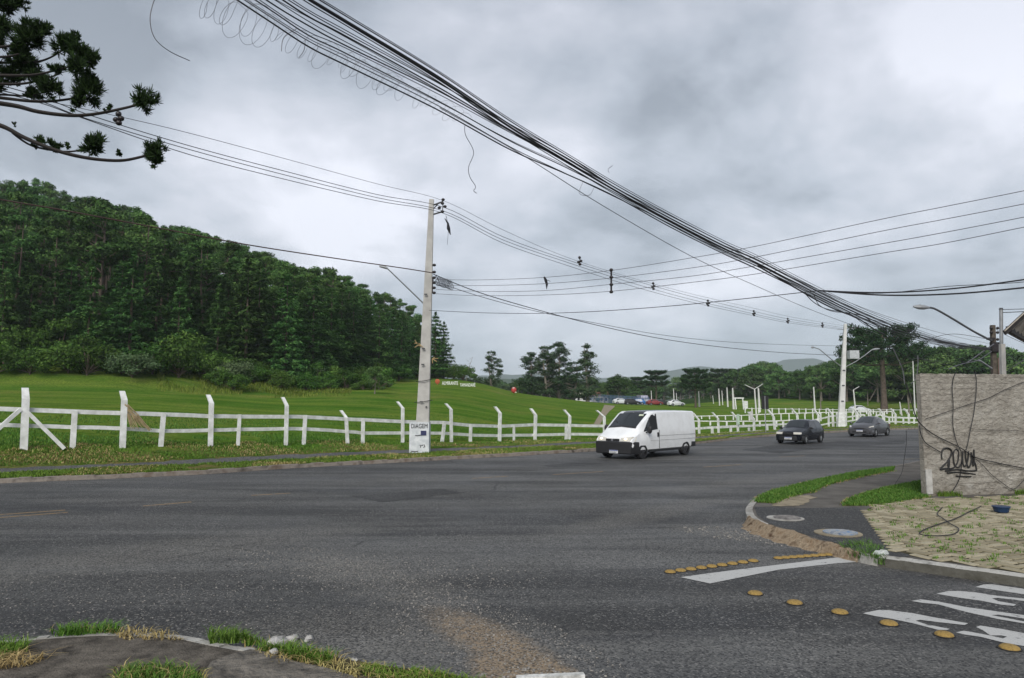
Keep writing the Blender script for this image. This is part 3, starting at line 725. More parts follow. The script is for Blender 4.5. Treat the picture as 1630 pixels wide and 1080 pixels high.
# woods far behind the middle of the park
for k in range(90):
    x = rr.uniform(740, 1180); Y = rr.uniform(290, 420); p = on_ground(x, Y); s = rr.uniform(.7, 1.15) * (1.1 if x < 900 else 1.0)
    plant('distant_tree', 'hazy leafy tree far behind the park car park', 'tree', DOMES[k % 4], p, s * 1.2, s * .78, None, 'distant trees behind the car park')

# ------------------------------------------------------------------ near corner on the right
ZI = 0.14
def PX(pts, z): return [(G(x, y, z).x, G(x, y, z).y) for x, y in pts]
def spline2(pts, n=5): return [(p.x, p.y) for p in catmull([Vector((a, b, 0)) for a, b in pts], n)]
isl_edge = PX([(1700, 711), (1600, 719), (1475, 733), (1430, 741), (1330, 757), (1255, 774), (1210, 790), (1190, 806), (1187, 818), (1196, 830), (1225, 843), (1275, 858), (1330, 874), (1375, 886), (1410, 892), (1450, 897), (1520, 907), (1630, 922), (1900, 962)], ZI - .03)
isl_edge = spline2(isl_edge, 5)
far_pts = [(40, 4), (60, 30)]
def ragged(pts, z, amp, seed):
    r = random.Random(seed); base = PX(pts, z); out = []
    for i, (x, y) in enumerate(base):
        nx_, ny_ = base[(i + 1) % len(base)]
        for k in range(9): t = k / 9; out.append((x + (nx_ - x) * t + r.uniform(-amp, amp), y + (ny_ - y) * t + r.uniform(-amp, amp)))
    return out
def inset(poly, d):
    out = []
    for i, p in enumerate(poly):
        a, b_ = Vector(poly[max(i - 1, 0)]), Vector(poly[min(i + 1, len(poly) - 1)]); t = (b_ - a).normalized(); out.append((p[0] - t.y * d, p[1] + t.x * d))
    return out
isl_in = inset(isl_edge, .14)
M['pavement'] = rough_mat('old_brown_pavement', (0.075, 0.069, 0.062), (0.135, 0.126, 0.113), 1.6, .95, .8, 40, .02, .15, 10)
struct(MB().prism(isl_in + far_pts, -0.05, ZI).build('corner_pavement', M['pavement']))
# kerb round the corner: grey at the tip, worn white-topped along the side street, sunk under the dirt between
def kerb_strip(name, i0, i1, m, h, wob=.004, w=.15):
    mb = MB()
    o_, n_ = isl_edge, inset(isl_edge, w)
    for i in range(i0, i1):
        hz = h + random.uniform(-wob, wob)
        mb.hexa([(o_[i][0], o_[i][1], -.03), (o_[i + 1][0], o_[i + 1][1], -.03), (n_[i + 1][0], n_[i + 1][1], -.03), (n_[i][0], n_[i][1], -.03),
                 (o_[i][0] * .97 + n_[i][0] * .03, o_[i][1] * .97 + n_[i][1] * .03, hz - .02), (o_[i + 1][0] * .97 + n_[i + 1][0] * .03, o_[i + 1][1] * .97 + n_[i + 1][1] * .03, hz - .02), (n_[i + 1][0], n_[i + 1][1], hz + .004), (n_[i][0], n_[i][1], hz + .004)])
    return struct(mb.build(name, m))
NE = len(isl_edge)
kerb_strip('kerb', 0, 30, M['kerb'], ZI)
kerb_strip('kerb', 30, 48, M['kerb_grey'], ZI + .012)
kerb_strip('kerb', 62, 68, M['kerb_grey'], ZI - .01)
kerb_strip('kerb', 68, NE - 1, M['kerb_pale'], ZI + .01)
z1 = ZI + .005
sandp = ragged([(1228, 806), (1234, 797), (1258, 791), (1288, 788), (1300, 792), (1288, 799), (1270, 806)], z1, .07, 5)
struct(MB().sheet(sandp, z1).build('sand_patch', M['sand']))
newp = PX([(1201, 807), (1280, 809), (1368, 808), (1377, 818), (1384, 832), (1396, 846), (1402, 858), (1420, 872), (1452, 885), (1430, 889), (1395, 882), (1352, 871), (1310, 859), (1262, 845), (1224, 833), (1205, 820)], z1)
struct(MB().sheet(newp, z1 + .001).build('new_pavement', M['new_asphalt']))
# herringbone paving: every brick modelled
pave = PX([(1376, 813), (1396, 804), (1440, 798), (1475, 795), (1630, 789), (1900, 780), (2000, 970), (1630, 913), (1540, 899), (1470, 889), (1432, 879), (1404, 856), (1388, 836)], z1)
pave_in = spline2(pave, 1)
struct(MB().sheet(pave, z1 + .002).build('paving_bed', M['soil']))
def inside(p, poly):
    x, y = p; c = False; n = len(poly)
    for i in range(n):
        (x0, y0), (x1, y1) = poly[i], poly[(i + 1) % n]
        if (y0 > y) != (y1 > y) and x < (x1 - x0) * (y - y0) / (y1 - y0) + x0: c = not c
    return c
m, nt, N, L, b = new_mat('paving_brick')
geo = N.new('ShaderNodeNewGeometry')
cc = ramp(nt, geo.outputs['Random Per Island'], [(0, (0.18, 0.155, 0.098)), (0.5, (0.275, 0.242, 0.16)), (1, (0.37, 0.33, 0.235))])
L.new(fmix(nt, ramp(nt, noise(nt, 14, 8, .7), [(.42, g3(0)), (.72, g3(.75))]), cc, (0.19, 0.165, 0.105)), b.inputs['Base Color'])
setin(b, Roughness=.95); bump(nt, b, noise(nt, 60, 5, .7), .5, .01); M['brick'] = m
mb = MB(); U = .185; ang = R(24); ca, sa = math.cos(ang), math.sin(ang); org = Vector(pave[0])
joints = []
for i in range(-40, 110):
    for j in range(-110, 60):
        r_ = (i - j) % 4
        if r_ == 0: cx, cy, wx, wy = i + 1, j + .5, 2, 1
        elif r_ == 3: cx, cy, wx, wy = i + .5, j + 1, 1, 2
        else: continue
        X, Y = org.x + (cx * ca - cy * sa) * U, org.y + (cx * sa + cy * ca) * U
        if not inside((X, Y), pave) or X > 18: continue
        g = .024; z = z1 + .004; hh = .018 + random.uniform(-.006, .006)
        Mr = Matrix.Rotation(ang + random.uniform(-.014, .014), 3, 'Z') @ Matrix.Rotation(random.uniform(-.03, .03), 3, 'X')
        a, c_ = wx * U / 2 - g, wy * U / 2 - g; k = .012
        vs = [(-a, -c_, 0), (a, -c_, 0), (a, c_, 0), (-a, c_, 0), (-a, -c_, hh - k), (a, -c_, hh - k), (a, c_, hh - k), (-a, c_, hh - k), (-a + k, -c_ + k, hh), (a - k, -c_ + k, hh), (a - k, c_ - k, hh), (-a + k, c_ - k, hh)]
        vs = [Mr @ Vector(v) + Vector((X, Y, z)) for v in vs]
        mb.add(vs, [(0, 1, 5, 4), (1, 2, 6, 5), (2, 3, 7, 6), (3, 0, 4, 7), (4, 5, 9, 8), (5, 6, 10, 9), (6, 7, 11, 10), (7, 4, 8, 11), (8, 9, 10, 11)])
        if random.random() < .8: joints.append((X + random.uniform(-.13, .13), Y + random.uniform(-.07, .07)))
struct(mb.build('brick_paving', M['brick']))

# heaped dirt spilled over the broken kerb
def heap(name, pts, h, m, seed=1, z=0.0):
    rr_ = random.Random(seed); poly = spline2(PX(pts, z), 4); poly = poly + [poly[0]] if False else poly
    c = sum((Vector(p) for p in poly), Vector((0, 0))) / len(poly); v, f = [], []; rings = 7; n = len(poly)
    for k in range(rings):
        t = k / (rings - 1)
        for p in poly:
            q = c.lerp(Vector(p), t); v.append((q.x, q.y, z + h * (1 - t ** 2.2) * rr_.uniform(.55, 1.25) - (.02 if k == rings - 1 else 0)))
    for k in range(rings - 1):
        for i in range(n): f.append((k * n + i, k * n + (i + 1) % n, (k + 1) * n + (i + 1) % n, (k + 1) * n + i))
    mb = MB().add(v, f); o = mb.build(name, m, None, 80); return tag(o, kind='stuff')
def dirt_ramp(i0, i1, outs, ins, m):
    rr_ = random.Random(4); v, f = [], []; cols = 9; n = i1 - i0
    for k in range(n + 1):
        i = i0 + k; t = k / n; wv_ = .55 + 1.1 * abs(mnoise.noise(Vector((k * .45, 3, 1)))); p = Vector((*isl_edge[i], 0)); q = Vector((*inset(isl_edge, 1.0)[i], 0)); nn = (q - p)
        fade = math.sin(math.pi * (.06 + .88 * t)) ** .6
        for c_ in range(cols):
            u = c_ / (cols - 1); d = -wv_ * outs * (1.25 - 1.0 * t) * fade * (1 - u) + wv_ * ins * (1.1 - .6 * t) * u * fade; w = p + nn * d
            z = -.012 + .165 * min(1, u * 1.55) ** 1.9 + (rr_.uniform(-.015, .045) * fade if 0 < c_ < cols - 1 else 0)
            if c_ == cols - 1: z = ZI - .02
            v.append((w.x, w.y, z))
    for k in range(n):
        for c_ in range(cols - 1): a_ = k * cols + c_; f.append((a_, a_ + cols, a_ + cols + 1, a_ + 1))
    return tag(MB().add(v, f).build('dirt', m, None, 80), kind='stuff')
dirt_ramp(43, 64, .46, .24, M['dirt'])
heap('dirt', [(1192, 812), (1204, 806), (1210, 812), (1206, 824), (1216, 834), (1198, 834), (1186, 822)], .13, M['soil'], 4)

def cover(label, x, y, rx, col, ring):
    c = G(x, y, ZI); t = thing('manhole_cover', label, 'manhole cover', (c.x, c.y, ZI + .007))
    b_ = MB(); n = 28
    for a, z0, z1_ in ((rx, 0, .012),): b_.prism([(a * math.cos(2 * math.pi * i / n), a * math.sin(2 * math.pi * i / n)) for i in range(n)], z0, z1_)
    b_.build('rim', ring, t)
    b_ = MB(); a = rx * .72; b_.prism([(a * math.cos(2 * math.pi * i / n) + rx * .1, a * math.sin(2 * math.pi * i / n)) for i in range(n)], .013, .03)
    for i in range(-3, 4): b_.box((rx * .1, i * rx * .17, .032), (2 * math.sqrt(max(.01, .42 - (i * .17) ** 2)) * rx, rx * .05, .012))
    b_.build('lid', col, t); return t
M['lid_blue'] = rough_mat('worn_blue_paint', (0.04, 0.09, 0.19), (0.28, 0.29, 0.29), 9, .8, .4, 40, detail=9, c3=(0.10, 0.19, 0.34))
M['lid_grey'] = rough_mat('worn_iron', (0.09, 0.085, 0.085), (0.24, 0.23, 0.22), 9, .8, .5, 40, detail=9)
cover('worn blue manhole cover in a ring of pale sand on the dark asphalt', 1334, 850, .40, M['lid_blue'], M['sand'])
cover('grey iron manhole cover beside the broken corner kerb', 1250, 826, .36, M['lid_grey'], M['kerb_grey'])
c = G(1594, 815, ZI + .04); t = thing('bottle_cap_tray', 'small dark blue plastic tub lying on the brick paving', 'tub', c)
b_ = MB(); b_.tube([(0, 0, 0), (0, 0, .10)], [.13, .16], 14, True); b_.build('tub', plain('blue_plastic', (0.012, 0.035, 0.085), .5), t, 40)
b_ = MB(); b_.tube([(0, 0, .101), (0, 0, .118)], [.175, .175], 14); b_.build('rim', plain('dark_blue_plastic', (0.015, 0.04, 0.1), .4), t, 40); t.name = 'plastic_tub'
c = G(1402, 886, .1); b_ = MB(); b_.ell(c, (.16, .12, .09), 9, 6, None, .25); solo(b_, 'plastic_bag', plain('pale_plastic', (0.4, 0.42, 0.40), .4), 'crumpled pale plastic bag in the grass at the kerb corner', 'bag')

# ------------------------------------------------------------------ rough wall
WA, WB = G(1474, 790, ZI), G(1630, 786, ZI); wd = Vector((WB.x - WA.x, WB.y - WA.y, 0)).normalized(); wn2 = Vector((-wd.y, wd.x, 0))
WH = at(1467, 595, WA.y).z - ZI
def on_wall(x, y, off=.012):
    p = on_line(x, y, (WA.x, WA.y), (WB.x, WB.y)); return p - wn2 * off
m, nt, N, L, b = new_mat('rough_plaster')
t_ = N.new('ShaderNodeTexCoord'); mp = N.new('ShaderNodeMapping'); mp.inputs[2].default_value = (0, R(-32), 0); mp.inputs[3].default_value = (.8, 1, 1.25); L.new(t_.outputs['Object'], mp.inputs[0])
hN = noise(nt, 11, 9, .66, mp.outputs[0], .8)
c1 = ramp(nt, noise(nt, 1.3, 7, .6), [(.3, (0.27, 0.247, 0.212)), (.55, (0.37, 0.345, 0.30)), (.75, (0.45, 0.428, 0.385))])
c1 = fmix(nt, ramp(nt, hN, [(.34, g3(.55)), (.5, g3(0))]), c1, (0.16, 0.14, 0.118))
wv = N.new('ShaderNodeTexWave'); wv.wave_type = 'BANDS'; wv.bands_direction = 'Z'; wv.inputs['Scale'].default_value = 2.1; wv.inputs['Distortion'].default_value = 2.2; wv.inputs['Detail'].default_value = 3; L.new(t_.outputs['Object'], wv.inputs[0])
c1 = fmix(nt, math_(nt, 'MULTIPLY', ramp(nt, wv.outputs[0], [(.0, g3(.5)), (.12, g3(0))]), ramp(nt, noise(nt, .9, 4), [(.45, g3(0)), (.6, g3(1))])), c1, (0.12, 0.108, 0.095))
# rising damp and moss along the foot
sx = N.new('ShaderNodeSeparateXYZ'); L.new(t_.outputs['Object'], sx.inputs[0])
ft = N.new('ShaderNodeMapRange'); ft.inputs[1].default_value = 0; ft.inputs[2].default_value = .45; ft.inputs[3].default_value = .9; ft.inputs[4].default_value = 0; L.new(sx.outputs[2], ft.inputs[0])
c1 = fmix(nt, math_(nt, 'MULTIPLY', ft.outputs[0], ramp(nt, noise(nt, 3, 6, .65), [(.4, g3(0)), (.65, g3(.9))])), c1, (0.13, 0.105, 0.07))
L.new(c1, b.inputs['Base Color']); setin(b, Roughness=.95); b.inputs['Specular IOR Level'].default_value = .15
bump(nt, b, hN, 1.0, .09); M['plaster'] = m
wall = thing('rough_wall', 'tall rough plastered wall with graffiti beside the brick paving', 'wall', (WA.x, WA.y, ZI), math.atan2(wd.y, wd.x))
# the plaster skin is a real relief
nxw, nzw, Lw = 150, 70, 7.0; v, f = [], []
for j in range(nzw + 1):
    for i in range(nxw + 1):
        x, z = Lw * i / nxw, WH * j / nzw
        d = mnoise.fractal(Vector((x * 4.5 + z * 2.2, 0, z * 6.5 - x * 1.5)), .8, 2.1, 5) * .03 if 0 < i < nxw else 0
        v.append((x, -max(-.012, d) - .004, z - (.03 if j == 0 else 0) + (random.uniform(-.008, .008) if j == nzw else 0)))
for j in range(nzw):
    for i in range(nxw): a = j * (nxw + 1) + i; f.append((a, a + 1, a + nxw + 2, a + nxw + 1))
link('plaster_face', np_mesh('plaster_face', v, f, M['plaster'], True), wall)
MB().hexa([(0, .01, -.03), (Lw, .01, -.03), (Lw, .15, -.03), (0, .15, -.03), (0, .01, WH - .012), (Lw, .01, WH - .012), (Lw, .15, WH - .012), (0, .15, WH - .012)]).build('wall_core', M['plaster'], wall)
MB().box((.09, -.022, .36), (.17, .03, .62)).build('whitewashed_corner', rough_mat('old_whitewash', (0.28, 0.27, 0.25), (0.5, 0.49, 0.46), 6, .9, .5, 25, detail=8), wall)
gm = plain('black_spray_paint', (0.012, 0.012, 0.012), .6)
Wi = wall.matrix_basis.inverted() if False else (Matrix.Translation(wall.location) @ Matrix.Rotation(wall.rotation_euler.z, 4, 'Z')).inverted()
gb = MB()
def cz(pts): return [(1420 + x / 4.91, 590 + y / 4.91) for x, y in pts]
for st, ra in (([(383, 692), (380, 650), (396, 615), (430, 607), (458, 625), (456, 662), (425, 712), (372, 770), (400, 768), (437, 758), (440, 690), (432, 735), (440, 768)], .020),
           ([(440, 768), (478, 758), (508, 710), (512, 640), (495, 617), (476, 635), (474, 690), (486, 745), (515, 755), (540, 715), (548, 640)], .018), ([(548, 632), (545, 690), (553, 745), (575, 735), (588, 690), (592, 632)], .018),
           ([(566, 628), (572, 700), (588, 755), (606, 740), (614, 690), (612, 640), (622, 710), (630, 745), (636, 690), (634, 618)], .018), ([(634, 618), (632, 690), (648, 740), (655, 782)], .018),
           ([(655, 782), (590, 784), (500, 774), (410, 786)], .018), ([(425, 801), (470, 796), (540, 797), (645, 811)], .018), ([(495, 824), (550, 828), (612, 828)], .016)):
    pts = catmull([Wi @ on_wall(*p, .022) for p in cz(st)], 5); gb.tube([(p.x, -.024, p.z) for p in pts], ra, 6)
gb.build('graffiti', gm, wall)

# ------------------------------------------------------------------ road markings
def strip_px(pts_a, pts_b, z=.004):
    a = [G(x, y, z) for x, y in pts_a]; b_ = [G(x, y, z) for x, y in pts_b]; n = len(a)
    return [tuple(p) for p in a] + [tuple(p) for p in b_[::-1]]
def marking_obj(name, polys, m, z=.004):
    mb = MB()
    for pl in polys: mb.sheet(PX(pl, z), z)
    o = mb.build(name, m); return struct(o)
marking_obj('stop_line', [[(1083, 919), (1150, 910), (1240, 899), (1330, 888), (1352, 886), (1398, 893), (1330, 897), (1240, 907), (1180, 919), (1130, 929)]], M['mark_white'])
def zz(pts): return [(1340 + x / 5.62, 900 + y / 5.62) for x, y in pts]
marking_obj('road_lettering', [
    zz([(1195, 195), (1270, 172), (1340, 170), (1640, 213), (1900, 252), (1900, 310), (1640, 262), (1440, 232)]),
    zz([(845, 255), (950, 232), (1040, 230), (1200, 244), (1400, 275), (1640, 300), (1640, 322), (1400, 292), (1345, 297), (1400, 322), (1560, 350), (1540, 364), (1420, 352), (1250, 318), (1050, 290)]),
    zz([(625, 320), (700, 305), (860, 325), (1100, 372), (1400, 415), (1640, 448), (1640, 478), (1400, 442), (1340, 447), (1640, 505), (1640, 522), (1400, 482), (1100, 415), (860, 350), (720, 336)]),
    zz([(187, 430), (330, 400), (420, 402), (640, 430), (800, 462), (1130, 520), (1100, 535), (830, 505), (700, 488), (660, 497), (760, 530), (965, 570), (940, 580), (860, 577), (640, 520), (450, 480), (300, 455)]),
    zz([(1020, 600), (1090, 586), (1160, 598), (1330, 630), (1440, 655), (1480, 640), (1430, 628), (1330, 628), (1260, 580), (1200, 552), (1240, 540), (1400, 565), (1640, 610), (1900, 665), (1900, 790), (1640, 725), (1440, 690), (1240, 640), (1100, 620)])], M['mark_white'], .004)
def dashes(a, b_, w=.11):
    A, B = G(*a), G(*b_); d = (B - A).normalized(); n = Vector((-d.y, d.x, 0)) * w / 2
    return MB().add([A - n + Vector((0, 0, .004)), B - n + Vector((0, 0, .004)), B + n + Vector((0, 0, .004)), A + n + Vector((0, 0, .004))], [(0, 1, 2, 3)])
for a, b_ in (((-60, 829), (108, 816)), ((-60, 824), (104, 812.5)), ((228, 806), (305, 799.5)), ((400, 789), (462, 785.5)), ((752, 762), (808, 758.5)), ((880, 756), (960, 751)), ((1120, 744), (1180, 740)), ((1440, 731.5), (1475, 730)), ((1240, 728), (1282, 726))):
    struct(dashes(a, b_).build('centre_line', M['mark_yellow']))

for i, pts in enumerate(([(1180, 716), (1232, 709), (1330, 703), (1440, 701), (1440, 707), (1330, 712), (1240, 722)], [(560, 790), (700, 778), (740, 784), (610, 800)], [(860, 741), (930, 736), (960, 739), (880, 745)])):
    struct(MB().sheet(ragged(pts, .004, .10, i), .004).build('asphalt_patch', M['new_asphalt']))
# raised yellow road studs
yel = rough_mat('stud_yellow', (0.10, 0.066, 0.024), (0.30, 0.20, 0.06), 26, .8, .5, 60, detail=9, c3=(0.215, 0.14, 0.042))
sb = MB(); n = 14; prof = [(1.0, 0), (1.0, .012), (.9, .027), (.66, .040), (.35, .046)]
vs, fs = [], []
for k, (a, z) in enumerate(prof):
    for i in range(n): vs.append((a * .105 * math.cos(2 * math.pi * i / n), a * .105 * math.sin(2 * math.pi * i / n), z))
for k in range(len(prof) - 1):
    for i in range(n): fs.append((k * n + i, k * n + (i + 1) % n, (k + 1) * n + (i + 1) % n, (k + 1) * n + i))
fs.append(tuple((len(prof) - 1) * n + i for i in range(n))); sb.add(vs, fs)
stud_me = sb.mesh('road_stud', yel, 50)
rb = MB().prism([(.125 * math.cos(2 * math.pi * i / 16), .118 * math.sin(2 * math.pi * i / 16)) for i in range(16)], .001, .010).mesh('stud_base', M['black_rubber'])
def stud(x, y, label, group, s=1.0):
    p = G(x, y); t = thing('road_stud', label, 'road stud', p, random.uniform(0, 3), group); t.scale = (s, s, s)
    link('dome', stud_me, t); link('base', rb, t)
for i in range(9): stud(1067 + (1199 - 1067) * i / 8, 911.5 - 17.5 * i / 8, 'yellow stud in the row of nine at the road end of the white stop line', 'studs in the row of nine beside the stop line', .78)
for i in range(10): stud(1239 + (1342 - 1239) * i / 9, 889.5 - 7 * i / 9, 'yellow stud in the tight row by the dirt behind the stop line', 'studs in the row beside the corner dirt', .72)
for (x, y), lb in zip(((1202, 946), (1265, 961), (1337, 976), (1415, 994), (1503, 1012), (1607, 1033), (1720, 1056)),
    ('yellow dome nearest the stop line in the spaced line of studs', 'second yellow dome from the stop line in the spaced line', 'third yellow dome from the stop line, alone on dark asphalt', 'yellow dome just left of the first painted letter', 'yellow dome under the gap between two painted letters', 'chipped yellow dome below the painted letter at the right edge', 'yellow dome outside the right edge of the lettering')):
    if x < 1640: stud(x, y, lb, 'spaced studs along the side street', .9)

# ------------------------------------------------------------------ near corner at the bottom left
le = spline2(PX([(-420, 1050), (-150, 1030), (0, 1019), (100, 1010), (200, 1006), (290, 1011), (350, 1022), (430, 1036), (560, 1058), (690, 1074), (760, 1086), (800, 1110), (800, 1180)], .10), 5)
le2 = inset(le, -.13) if False else inset(le, -.12)
struct(MB().prism(le2 + [(.1, 1.5), (-8, 1.5), (-9, 6.8)], -.05, .10).build('near_pavement', rough_mat('dark_brown_pavement', (0.045, 0.040, 0.034), (0.17, 0.15, 0.125), 5.5, .95, 1.0, 45, .04, .15, 12)))
mb = MB()
for i in range(len(le) - 1):
    h = .105 + random.uniform(-.01, .01) - (.06 if i > 33 else 0)
    mb.hexa([(le2[i][0], le2[i][1], -.03), (le2[i + 1][0], le2[i + 1][1], -.03), (le[i + 1][0], le[i + 1][1], -.03), (le[i][0], le[i][1], -.03), (le2[i][0], le2[i][1], h), (le2[i + 1][0], le2[i + 1][1], h), (le[i + 1][0], le[i + 1][1], h - .012), (le[i][0], le[i][1], h - .012)])
struct(mb.build('kerb', M['kerb_grey']))
heap('dirt', [(420, 1050), (470, 1040), (560, 1052), (660, 1070), (760, 1082), (800, 1096), (700, 1100), (560, 1090), (470, 1072)], .05, M['soil'], 8, .07)
# cracked old concrete slab
slab = PX([(336, 1056), (362, 1046), (398, 1036), (432, 1042), (470, 1056), (520, 1066), (560, 1078), (590, 1100), (420, 1130), (300, 1100), (322, 1078)], .11)
struct(MB().prism(slab, .05, .125).build('broken_slab', rough_mat('old_slab', (0.055, 0.05, 0.043), (0.20, 0.18, 0.152), 5.0, .95, 1.0, 14, .08, detail=12)))
# white plank at the very bottom edge
b_ = MB(); p0, p1 = G(822, 1082, .05), G(930, 1077, .05); b_.beam(p0, p1, .07, .05); pl = solo(b_, 'white_plank', rough_mat('chipped_white', (0.3, 0.3, 0.28), (0.72, 0.72, 0.69), 14, .8, .3, 40), 'chipped white plank lying by the sandy gutter at the bottom edge', 'plank')
rockm = rough_mat('grey_rock', (0.2, 0.195, 0.185), (0.44, 0.43, 0.41), 5, .95, .7, 25, .03)
def rock(x, y, s, label, z=.11, seed=0):
    random.seed(seed + 40); c = G(x, y, z); b_ = MB(); b_.ell(c + Vector((0, 0, s * .3)), (s, s * .8, s * .6), 8, 5, Matrix.Rotation(seed, 3, 'Z'), .28)
    return solo(b_, 'stone', rockm, label, 'stone')
rock(441, 1030, .105, 'pale grey broken stone standing in the grass tuft', .11, 1)
rock(436, 1040, .05, 'small chip of stone in front of the pale broken stone', .12, 2)
rock(466, 1020, .07, 'flat pale stone on the asphalt behind the grass tuft', .0, 3)
rock(492, 1020, .06, 'low flat stone right of the other pale stones', .0, 4)
rock(565, 1056, .05, 'grey stone on the dirt between two grass tufts', .08, 5)
random.seed(99)
# loose gravel: nobody could count it
gv = MB()
def scatter(n, cx, cy, rx, ry, ang, smin, smax):
    for _ in range(n):
        a = random.uniform(0, 6.28); d = random.random() ** .6; u, v_ = rx * d * math.cos(a), ry * d * math.sin(a)
        X, Y = cx + u * math.cos(ang) - v_ * math.sin(ang), cy + u * math.sin(ang) + v_ * math.cos(ang); s = smin * (smax / smin) ** (random.random() ** 2.2)
        gv.ell((X, Y, s * .25), (s, s * random.uniform(.6, 1), s * .55), 5, 3, Matrix.Rotation(a, 3, 'Z'), .25)
scatter(1500, -.2, 7.7, 2.2, .8, R(-58), .006, .017); scatter(900, -2.4, 11, 2.6, .9, R(-30), .006, .017); scatter(1600, -3.8, 9.6, 4.5, 1.8, R(15), .006, .015); scatter(500, 4.6, 13.4, 1.6, .7, R(-40), .007, .03)
scatter(700, -2.6, 6.6, 2.0, .45, R(-12), .005, .016); scatter(160, .1, 6.55, .5, .3, 0, .012, .03)
tag(gv.build('gravel', rough_mat('gravel', (0.10, 0.095, 0.09), (0.34, 0.32, 0.29), 60, .95, 0, detail=2)), kind='stuff')

# ------------------------------------------------------------------ grass
def blades(name, P, h, w, m, lean=.5, r=RNG, flip=None):
    n = len(P); a = r.uniform(0, 6.283, n); hh = h * r.uniform(.45, 1.25, n); ww = w * r.uniform(.7, 1.3, n)
    d = np.stack([np.cos(a), np.sin(a), np.zeros(n)], -1); side = np.stack([-np.sin(a), np.cos(a), np.zeros(n)], -1)
    ln = (lean * r.uniform(.2, 1.4, n) * hh)[:, None]; up = np.array([0, 0, 1.])
    mid = P + d * ln * .35 + up * (hh * .6)[:, None]; tip = P + d * ln + up * (hh * (1 - .25 * np.clip(lean, 0, 1.6)))[:, None]
    v = np.stack([P - side * ww[:, None], P + side * ww[:, None], mid + side * ww[:, None] * .7, mid - side * ww[:, None] * .7, tip + side * ww[:, None] * .1, tip - side * ww[:, None] * .1], 1).reshape(-1, 3)
    i = np.arange(n)[:, None] * 6; f = np.concatenate([i + np.array([0, 1, 2, 3]), i + np.array([3, 2, 4, 5])], 0)
    return tag(link(name, np_mesh(name, v, f, m)), kind='stuff')
def in_poly(poly, n, z, clump=0.0):
    xs = [p[0] for p in poly]; ys = [p[1] for p in poly]; out = []
    while len(out) < n:
        x, y = random.uniform(min(xs), max(xs)), random.uniform(min(ys), max(ys))
        if inside((x, y), poly) and (clump == 0 or mnoise.noise(Vector((x * clump, y * clump, 3))) > random.uniform(-.6, .3)): out.append((x, y, z))
    return np.array(out)
gp1 = PX([(1200, 800), (1212, 790), (1232, 782), (1300, 765), (1365, 752), (1425, 744), (1422, 750), (1370, 760), (1318, 772), (1290, 785), (1262, 790), (1232, 802)], ZI)
gp2 = PX([(1340, 806), (1352, 796), (1372, 788), (1412, 777), (1470, 766), (1478, 792), (1440, 799), (1396, 805)], ZI)
for nm, gp in (('grass', gp1), ('grass', gp2)):
    struct(MB().sheet(spline2(gp, 1), ZI + .008).build('turf', M['verge']))
blades('grass', np.concatenate([in_poly(gp1, 15000, ZI), in_poly(gp2, 11000, ZI)]), .085, .007, M['blade_green'], .6)
blades('grass', in_poly(PX([(1330, 872), (1380, 866), (1412, 884), (1408, 896), (1352, 884)], .08), 1600, .04, 2.0), .16, .006, M['blade_green'], .7)
def grown(poly, k):
    cx, cy = sum(p[0] for p in poly) / len(poly), sum(p[1] for p in poly) / len(poly); out = []
    for i, p in enumerate(poly):
        a_, b2 = Vector(poly[i - 1]), Vector(poly[(i + 1) % len(poly)]); t_ = (b2 - a_).normalized(); n_ = Vector((t_.y, -t_.x))
        if n_.dot(Vector(p) - Vector((cx, cy))) < 0: n_ = -n_
        out.append((p[0] + n_.x * k, p[1] + n_.y * k))
    return out
for gp, nn_ in ((gp1, 2600), (gp2, 2200)):
    blades('grass', in_poly(grown(gp, .10), nn_, ZI, 2.5), .07, .006, M['blade'], 1.1); blades('dry_grass', in_poly(grown(gp, .12), nn_ // 2, ZI, 2.0), .06, .006, M['straw'], 1.5)
jp = np.array([(x, y, ZI + .02) for x, y in joints if mnoise.noise(Vector((x * 1.1, y * 1.1, 8))) > -.12]); jp = np.repeat(jp, 14, 0) + RNG.normal(0, .035, (len(jp) * 14, 3)) * np.array([1, 1, 0])
blades('joint_grass', jp, .055, .006, M['blade'], .7)
wl_ = np.array([tuple(WA + wd * random.uniform(0, 6.5) - wn2 * abs(random.gauss(.03, .1))) for _ in range(2600)]); wl_[:, 2] = ZI
blades('grass', wl_[[i for i in range(len(wl_)) if mnoise.noise(Vector((wl_[i][0] * 1.5, wl_[i][1], 1))) > -.05]], .15, .006, M['blade'], .7)
# verge tufts along the far kerb and bank
def strip_pts(n, t0, t1, thr=-.35, sc=.5, a0=0, a1=None):
    xs = RNG.uniform(-60, 1480, n * 2); out = []
    for x in xs:
        Yk, Y1, Y2, Yf = I((gx, TY[0]), x), I((gx, TY[marks[1]]), x), I((gx, TY[marks[2]]), x), I((gx, TY[marks[3]]), x)
        lo, hi = {0: (Yk, Y1), 1: (Y2 + .15, Yf + 1.5)}[t0]; Y = lo + (hi - lo) * RNG.random()
        X = (x - 815) / FPX * Y
        if mnoise.noise(Vector((X * sc, Y * sc, 5))) > thr: out.append((X, Y, zt(X, Y)))
        if len(out) >= n: break
    return np.array(out)
blades('grass', strip_pts(26000, 0, 0), .075, .012, M['blade'], .7)
blades('grass', strip_pts(34000, 1, 0), .085, .013, M['blade'], .7)
blades('dry_grass', strip_pts(12000, 1, 0, -.02, .4), .10, .012, M['straw'], 1.3)
blades('dry_grass', strip_pts(8000, 0, 0, 0.0, .4), .09, .012, M['straw'], 1.3)
